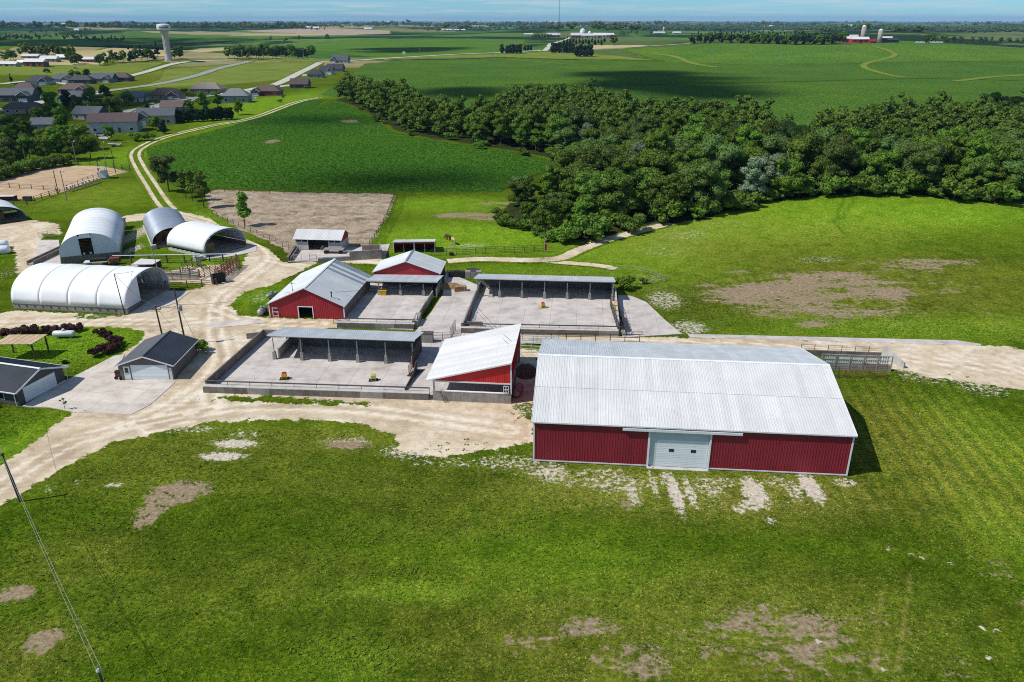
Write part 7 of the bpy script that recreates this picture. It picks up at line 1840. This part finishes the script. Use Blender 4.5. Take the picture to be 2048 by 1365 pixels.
def bin_(label, px, yb, wpx, hpx, mat, dome=True, name='grain_bin', cat='silo', group=None):
    c = G(px, yb); mp = m_per_px(c); r = wpx * mp / 2; h = hpx * mp
    t = thing(name, label, cat, c, 0, group)
    MB().lathe([(r, -2), (r, h)], 18).build('barrel', mat, t, smooth=True)
    MB().lathe([(r * 1.02, h), (r * .9, h + r * .38), (r * .5, h + r * .75), (r * .08, h + r * .9)] if dome else [(r * 1.03, h), (r * .1, h + r * .75)], 18).build('cap', M_TANK, t, smooth=dome)
    for k in range(5): MB().lathe([(r * 1.0, h * (k + .5) / 5), (r * 1.015, h * (k + .5) / 5 + .1), (r * 1.0, h * (k + .5) / 5 + .2)], 18).build('hoop', M_POST, t)
bin_('steel grain bin behind the red barn roof far away', 1165, 74, 11, 12, M_ROOFG, False); bin_('small steel bin right of the tall grain bin', 1179, 72, 6, 7, M_ROOFG, False)
silom = surf('weathered silo staves', (0.34, 0.30, 0.25), .2, .3, .85)
bin_('taller concrete silo of the red farm on the right', 1724, 84, 9, 27, silom, True, 'concrete_silo'); bin_('shorter concrete silo of the red farm on the right', 1758, 86, 9, 22, silom, True, 'concrete_silo')
farm_barn('red barn left end of the red farm', 1684, 1702, 85, 11, FW, M_BARNRED, ratio=.6); farm_barn('white gabled barn in the middle of the red farm', 1699, 1716, 85, 14, FW, WL['white'], ratio=.5); farm_barn('red barn with sloping white roof below the tall silo', 1704, 1738, 86, 11, FW, M_RED, .4, ratio=.6)
farm_barn('dark roofed long shed at the right of the red farm', 1748, 1797, 86, 9, RF['dark'], WL['dark'], .3, ratio=.6); farm_barn('white roofed barn behind the dark shed of the red farm', 1765, 1785, 82, 8, FW, M_BARNRED, ratio=.5); farm_barn('red shed between the two silos', 1740, 1752, 87, 7, M_BARNRED, M_BARNRED)
for i in range(7):
    farm_barn('low white calf hutch row right of the red farm', 1832 + i * 8, 1838 + i * 8, 87, 3, FW, WL['white'], name='calf_hutch', group='calf hutches')
bin_('pale silo of the distant farm beyond the spruces', 1327, 67, 4, 10, silom, True, 'concrete_silo'); farm_barn('white barns of the distant farm beyond the spruces', 1308, 1330, 68, 4, FW, WL['white']); farm_barn('small white barn right in the distant farm', 1346, 1362, 68, 4, FW, WL['white'])
for lab, x0, x1, yb, hp in [('white house on the far worked field', 610, 622, 58, 5), ('white barn on the far worked field', 626, 638, 59, 5), ('white farm building beyond the worked field', 728, 744, 60, 4), ('long white barns right of the far fields', 884, 912, 62, 3.5), ('red shed at the far crossroads', 903, 930, 62, 3),
                            ('white farm among trees at the far left', 148, 158, 62, 4), ('white sheds on the far left horizon', 122, 136, 50, 3), ('white shed on the horizon by the creek', 68, 78, 46, 2.5), ('pale barn on the distant right ridge', 1690, 1705, 54, 4), ('pale barns on the far right ridge', 1540, 1556, 54, 3), ('white barns on the right horizon', 1980, 2000, 44, 3), ('white sheds left of the right horizon', 1860, 1872, 41, 3),
                            ('distant white shed beyond the spruce row', 1520, 1530, 55, 3), ('white buildings on the middle horizon', 1100, 1118, 46, 2.5), ('pale buildings of the far town', 760, 778, 46, 2.5), ('more pale buildings of the far town', 810, 822, 45, 2.5)]:
    farm_barn(lab, x0, x1, yb, hp, FW, WL['white'], name='distant_barn')
t = thing('road_sign', 'white billboard by the hill road', 'sign', G(808, 111)); mp = m_per_px(G(808, 111))
MB().box(-3 * mp, 3 * mp, -.1, .1, 1.5, 1.5 + 5 * mp).build('board', M_TANK, t)
for x in (-2, 2): MB().tube((x * mp, .2, -1), (x * mp, .2, 2), .2, n=6).build('post', M_WOODD, t)

# transmission poles over the fields
pl = [(1125, 118, 20), (1278, 119, 20), (1425, 126, 27), (1561, 115, 21), (1683, 119, 25), (1802, 117, 25), (1924, 108, 20), (608, 120, 21), (724, 119, 21), (839, 110, 13), (906, 102, 13), (966, 92, 12), (985, 118, 22), (1025, 92, 9), (1077, 90, 9), (1323, 90, 11), (1440, 88, 9), (485, 121, 20)]
for i, (px, py, hp) in enumerate(pl):
    b = G(px, py); hgt = hp * m_per_px(b)
    t = thing('field_pole', 'pale power pole standing in the far fields', 'pole', b, 0, 'power poles across the far fields')
    MB().tube((0, 0, -1), (0, 0, hgt), .32, .22, 6).build('shaft', M_WOODG, t); MB().bar((-1.6, 0, hgt - 1.2), (1.6, 0, hgt - 1.2), .3, .3).build('crossarm', M_WOODG, t)

# tree rows and groves further off
def row(pxs, n, jx=3, jy=1.0):
    out = []
    for i in range(n):
        u = i / max(1, n - 1) * (len(pxs) - 1); k = min(int(u), len(pxs) - 2); f_ = u - k
        px = pxs[k][0] + (pxs[k + 1][0] - pxs[k][0]) * f_ + random.uniform(-jx, jx); py = pxs[k][1] + (pxs[k + 1][1] - pxs[k][1]) * f_ + random.uniform(-jy, jy)
        p = G(px, max(py, 43.5)); out.append((p.x, p.y, p.z))
    return out
for i, (px, py, v, sc) in enumerate([(1004, 108, CEDAR, 1.7), (1014, 108, CEDAR, 1.7), (1020, 108, CEDAR, 1.7), (1027, 108, CEDAR, 1.8), (1034, 108, CEDAR, 1.8), (1040, 108, CEDAR, 1.7), (1050, 102, CEDAR, 1.1), (1056, 102, CEDAR, 1.1), (1062, 102, CEDAR, 1.1), (1105, 107, CEDAR, 1.9), (1111, 107, CEDAR, 1.9), (1118, 107, CEDAR, 1.9), (1125, 107, CEDAR, 1.9), (1132, 107, CEDAR, 1.9), (1139, 107, CEDAR, 1.9), (1145, 107, CEDAR, 1.8), (1154, 114, CEDAR, 2.1), (1161, 114, CEDAR, 2.1), (1168, 114, CEDAR, 2.1), (1175, 114, CEDAR, 2.1), (1181, 114, CEDAR, 2.0)]):
    bush('field_cedar', 'dense dark cedar in the clumps along the hill road', G(px, py), v, sc * 1.25, 'cedars along the hill road', 'tree')
for i in range(64):
    u = i / 63
    bush('windbreak_spruce', 'spruce in the long windbreak left of the red farm', G(1380 + 290 * u + random.uniform(-3, 3), 88 - 2 * math.sin(u * 6) + random.uniform(-1, 1)), SPRUCE[i % 2] if i % 4 else OAK[i % 5], 1.75 if i % 4 else 1.15, 'windbreak left of the red farm', 'tree')
for i in range(14): bush('farmstead_spruce', 'dark tree in the windbreak below the grain bin farm', G(1128 + i * 6.2, 91 + random.uniform(-1, 1)), SPRUCE[i % 2], 1.45, 'windbreak of the grain bin farm', 'tree')
tree('farmstead_tree', 'round dark tree right of the grain bin farm windbreak', G(1226, 91), OAK[0], 1.35)
for i in range(7): bush('farmstead_tree', 'dark tree left of the hill road at the grain bin farm', G(1066 + i * 6, 77), OAK[i % 6], .95, 'trees left of the hill road', 'tree')
for i, (px, py, v, sc) in enumerate([(225, 126, OAK[3], .8), (236, 125, OAK[0], .8), (248, 125, OAK[3], .8), (262, 123, SPRUCE[0], 1.6), (272, 123, OAK[2], .9), (284, 122, SPRUCE[1], 1.8), (296, 121, OAK[1], 1.0), (306, 120, SPRUCE[0], 1.7), (316, 119, SPRUCE[1], 1.7), (350, 119, OAK[0], 1.1), (360, 118, OAK[2], 1.0), (200, 132, OAK[1], .8), (210, 130, OAK[2], .8)]):
    bush('tower_grove_tree', 'tree of the grove beside the water tower', G(px, py), v, sc, 'grove beside the water tower', 'tree')
for i in range(20): bush('roadside_tree', 'dark tree of the row left above the hill street houses', G(460 + i * 8.5 + random.uniform(-2, 2), 117 + random.uniform(-2, 2)), OAK[i % 6], 1.15, 'dark roadside row', 'tree')
for i in range(16): bush('farm_grove_tree', 'dark tree among the white roofs of the far left farm', G([10, 22, 46, 56, 66, 80, 96, 120, 130, 140, 150, 158, 28, 108, 90, 145][i], [124, 122, 112, 110, 112, 113, 114, 116, 118, 122, 130, 128, 120, 112, 110, 116][i]), OAK[i % 6], .85, 'trees of the far left farm', 'tree')
for i in range(14): bush('ridge_tree', 'bushy tree on the ridge at the right edge', G(1850 + i * 15 + random.uniform(-4, 4), 86 + random.uniform(-1, 1)), OAK[i % 6], 1.0, 'trees on the ridge at the right edge', 'tree')
for i in range(4): bush('farmyard_tree', 'round tree at the left of the red farm', G(1664 + i * 7, 87), OAK[i], 1.05, 'trees at the left of the red farm', 'tree')
tree('lone_field_tree', 'lone round tree in the middle of the far green fields', G(655, 81), OAK[1], 1.3)
far = row([(0, 82), (60, 80), (120, 72), (150, 70)], 34, 4, 2) + row([(160, 66), (180, 62)], 6) + row([(130, 80), (250, 84)], 18) + row([(540, 84), (600, 84)], 3)
far += row([(60, 66), (140, 62)], 14) + row([(588, 60), (600, 58), (650, 62)], 8) + row([(850, 62), (980, 63)], 18) + row([(1240, 70), (1275, 69)], 8) + row([(1300, 68), (1312, 66)], 3) + row([(1480, 90), (1600, 88)], 6, 5, 2)
joined_trees('far_tree_rows', 'scattered dark tree rows between the far fields', 'trees', far, [dict(R=6, z0=.0, z1=12, nb=8), dict(R=5, z0=.0, z1=15, nb=8)], 1.0, 240, 1.1)
band = []
for y0, n, a, b_ in [(60, 300, 1240, 1700), (58, 240, 900, 1500), (55, 220, 280, 640), (52, 240, 640, 1300), (49, 300, 0, 2048), (46, 320, 0, 2048), (44.2, 260, 0, 2048), (58, 160, 1660, 2048), (62, 90, 1700, 2048), (54, 90, 0, 300), (64, 70, 1860, 2048), (56, 160, 1300, 1900)]:
    cl = [(random.uniform(a, b_), random.uniform(.4, 1.6)) for _ in range(max(4, n // 16))]
    for i in range(n):
        cx, wv = random.choice(cl); px = cx + random.gauss(0, 26 * wv); p = G(px, y0 + random.gauss(0, 1.2) if y0 > 47 else max(43.2, y0 + random.gauss(0, .7)))
        band.append((p.x, p.y, p.z))
joined_trees('horizon_woods', 'dark distant woods along the horizon', 'woods', band, [dict(R=14, z0=.0, z1=13, nb=6), dict(R=18, z0=.0, z1=14, nb=7)], 1.0, 70, 3.0, hs=(.8, 1.8))

# ================================================================== CLOUDS whose shadows drift over the fields
def cloud(label, px, py, rx, ry, alt=650, seed=1):
    c = G(px, py); wx = rx * m_per_px(c); wy = max(8, (G(px, py - ry).y - G(px, py + ry).y) / 2)
    k = (alt - c.z) / -SUNV.z; o = Vector(c) - SUNV * k
    rgc = np.random.default_rng(seed); V = []; F = []; b = 0
    for i in range(16):
        a = rgc.random() * 6.28; q = math.sqrt(rgc.random()) * .72
        cx, cy = math.cos(a) * q * wx, math.sin(a) * q * wy; r = min(wx, wy) * rgc.uniform(.30, .5); ex, ey = max(1, wx / wy) ** .6, max(1, wy / wx) ** .6
        for i2 in range(9):
            th = math.pi * i2 / 8
            for j in range(14):
                ph = 2 * math.pi * j / 14; jr = 1 + .10 * rgc.normal()
                V.append((cx + r * ex * jr * math.sin(th) * math.cos(ph), cy + r * ey * jr * math.sin(th) * math.sin(ph), max(-.25 * r, r * .7 * jr * math.cos(th))))
        for i2 in range(8):
            for j in range(14): F.append((b + i2 * 14 + j, b + (i2 + 1) * 14 + j, b + (i2 + 1) * 14 + (j + 1) % 14, b + i2 * 14 + (j + 1) % 14))
        b += 9 * 14
    o2 = add('cloud', npmesh('cloud', np.array(V), np.array(F), M_CLOUD, None, True), loc=o)
    return tag(o2, label, kind='structure')
_t = NT(bpy.data.materials.new('cumulus')); _t.finish((0.85, 0.86, 0.88), 1.0, spec=0)
_tr = _t.n('BsdfTransparent'); _mx = _t.n('MixShader'); _b = [n for n in _t.t.nodes if n.type == 'BSDF_PRINCIPLED'][0]
_t.l(_t.smooth(_t.noise(0.012, 4, 0.6), 0.32, 0.85), _mx.inputs[0]); _t.l(_tr.outputs[0], _mx.inputs[1]); _t.l(_b.outputs[0], _mx.inputs[2]); _t.l(_mx.outputs[0], _t.out.inputs['Surface'])
M_CLOUD = _t.m
for i, c in enumerate([(1300, 160, 260, 32), (930, 187, 140, 14), (700, 356, 330, 26), (640, 241, 150, 11), (150, 208, 230, 36), (240, 93, 260, 8), (90, 290, 80, 26), (1700, 330, 200, 22), (800, 100, 150, 5), (2050, 240, 120, 16)]):
    cloud('cumulus cloud drifting high over the fields', *c, alt=2500 + 60 * (i % 3), seed=i)

# ================================================================== HAZE
hz = MB().box(-33000, 33000, -33000, 33000, -60, 160).build('haze', None)
tag(hz, 'thin bluish summer haze over the distant land', kind='stuff')
hm_ = bpy.data.materials.new('summer haze'); hm_.use_nodes = True
nt = hm_.node_tree; nt.nodes.clear(); o_ = nt.nodes.new('ShaderNodeOutputMaterial'); v_ = nt.nodes.new('ShaderNodeVolumePrincipled')
v_.inputs['Color'].default_value = (0.34, 0.60, 0.95, 1); v_.inputs['Density'].default_value = 0.000036; v_.inputs['Anisotropy'].default_value = 0.0
nt.links.new(v_.outputs[0], o_.inputs['Volume']); hz.data.materials.append(hm_)
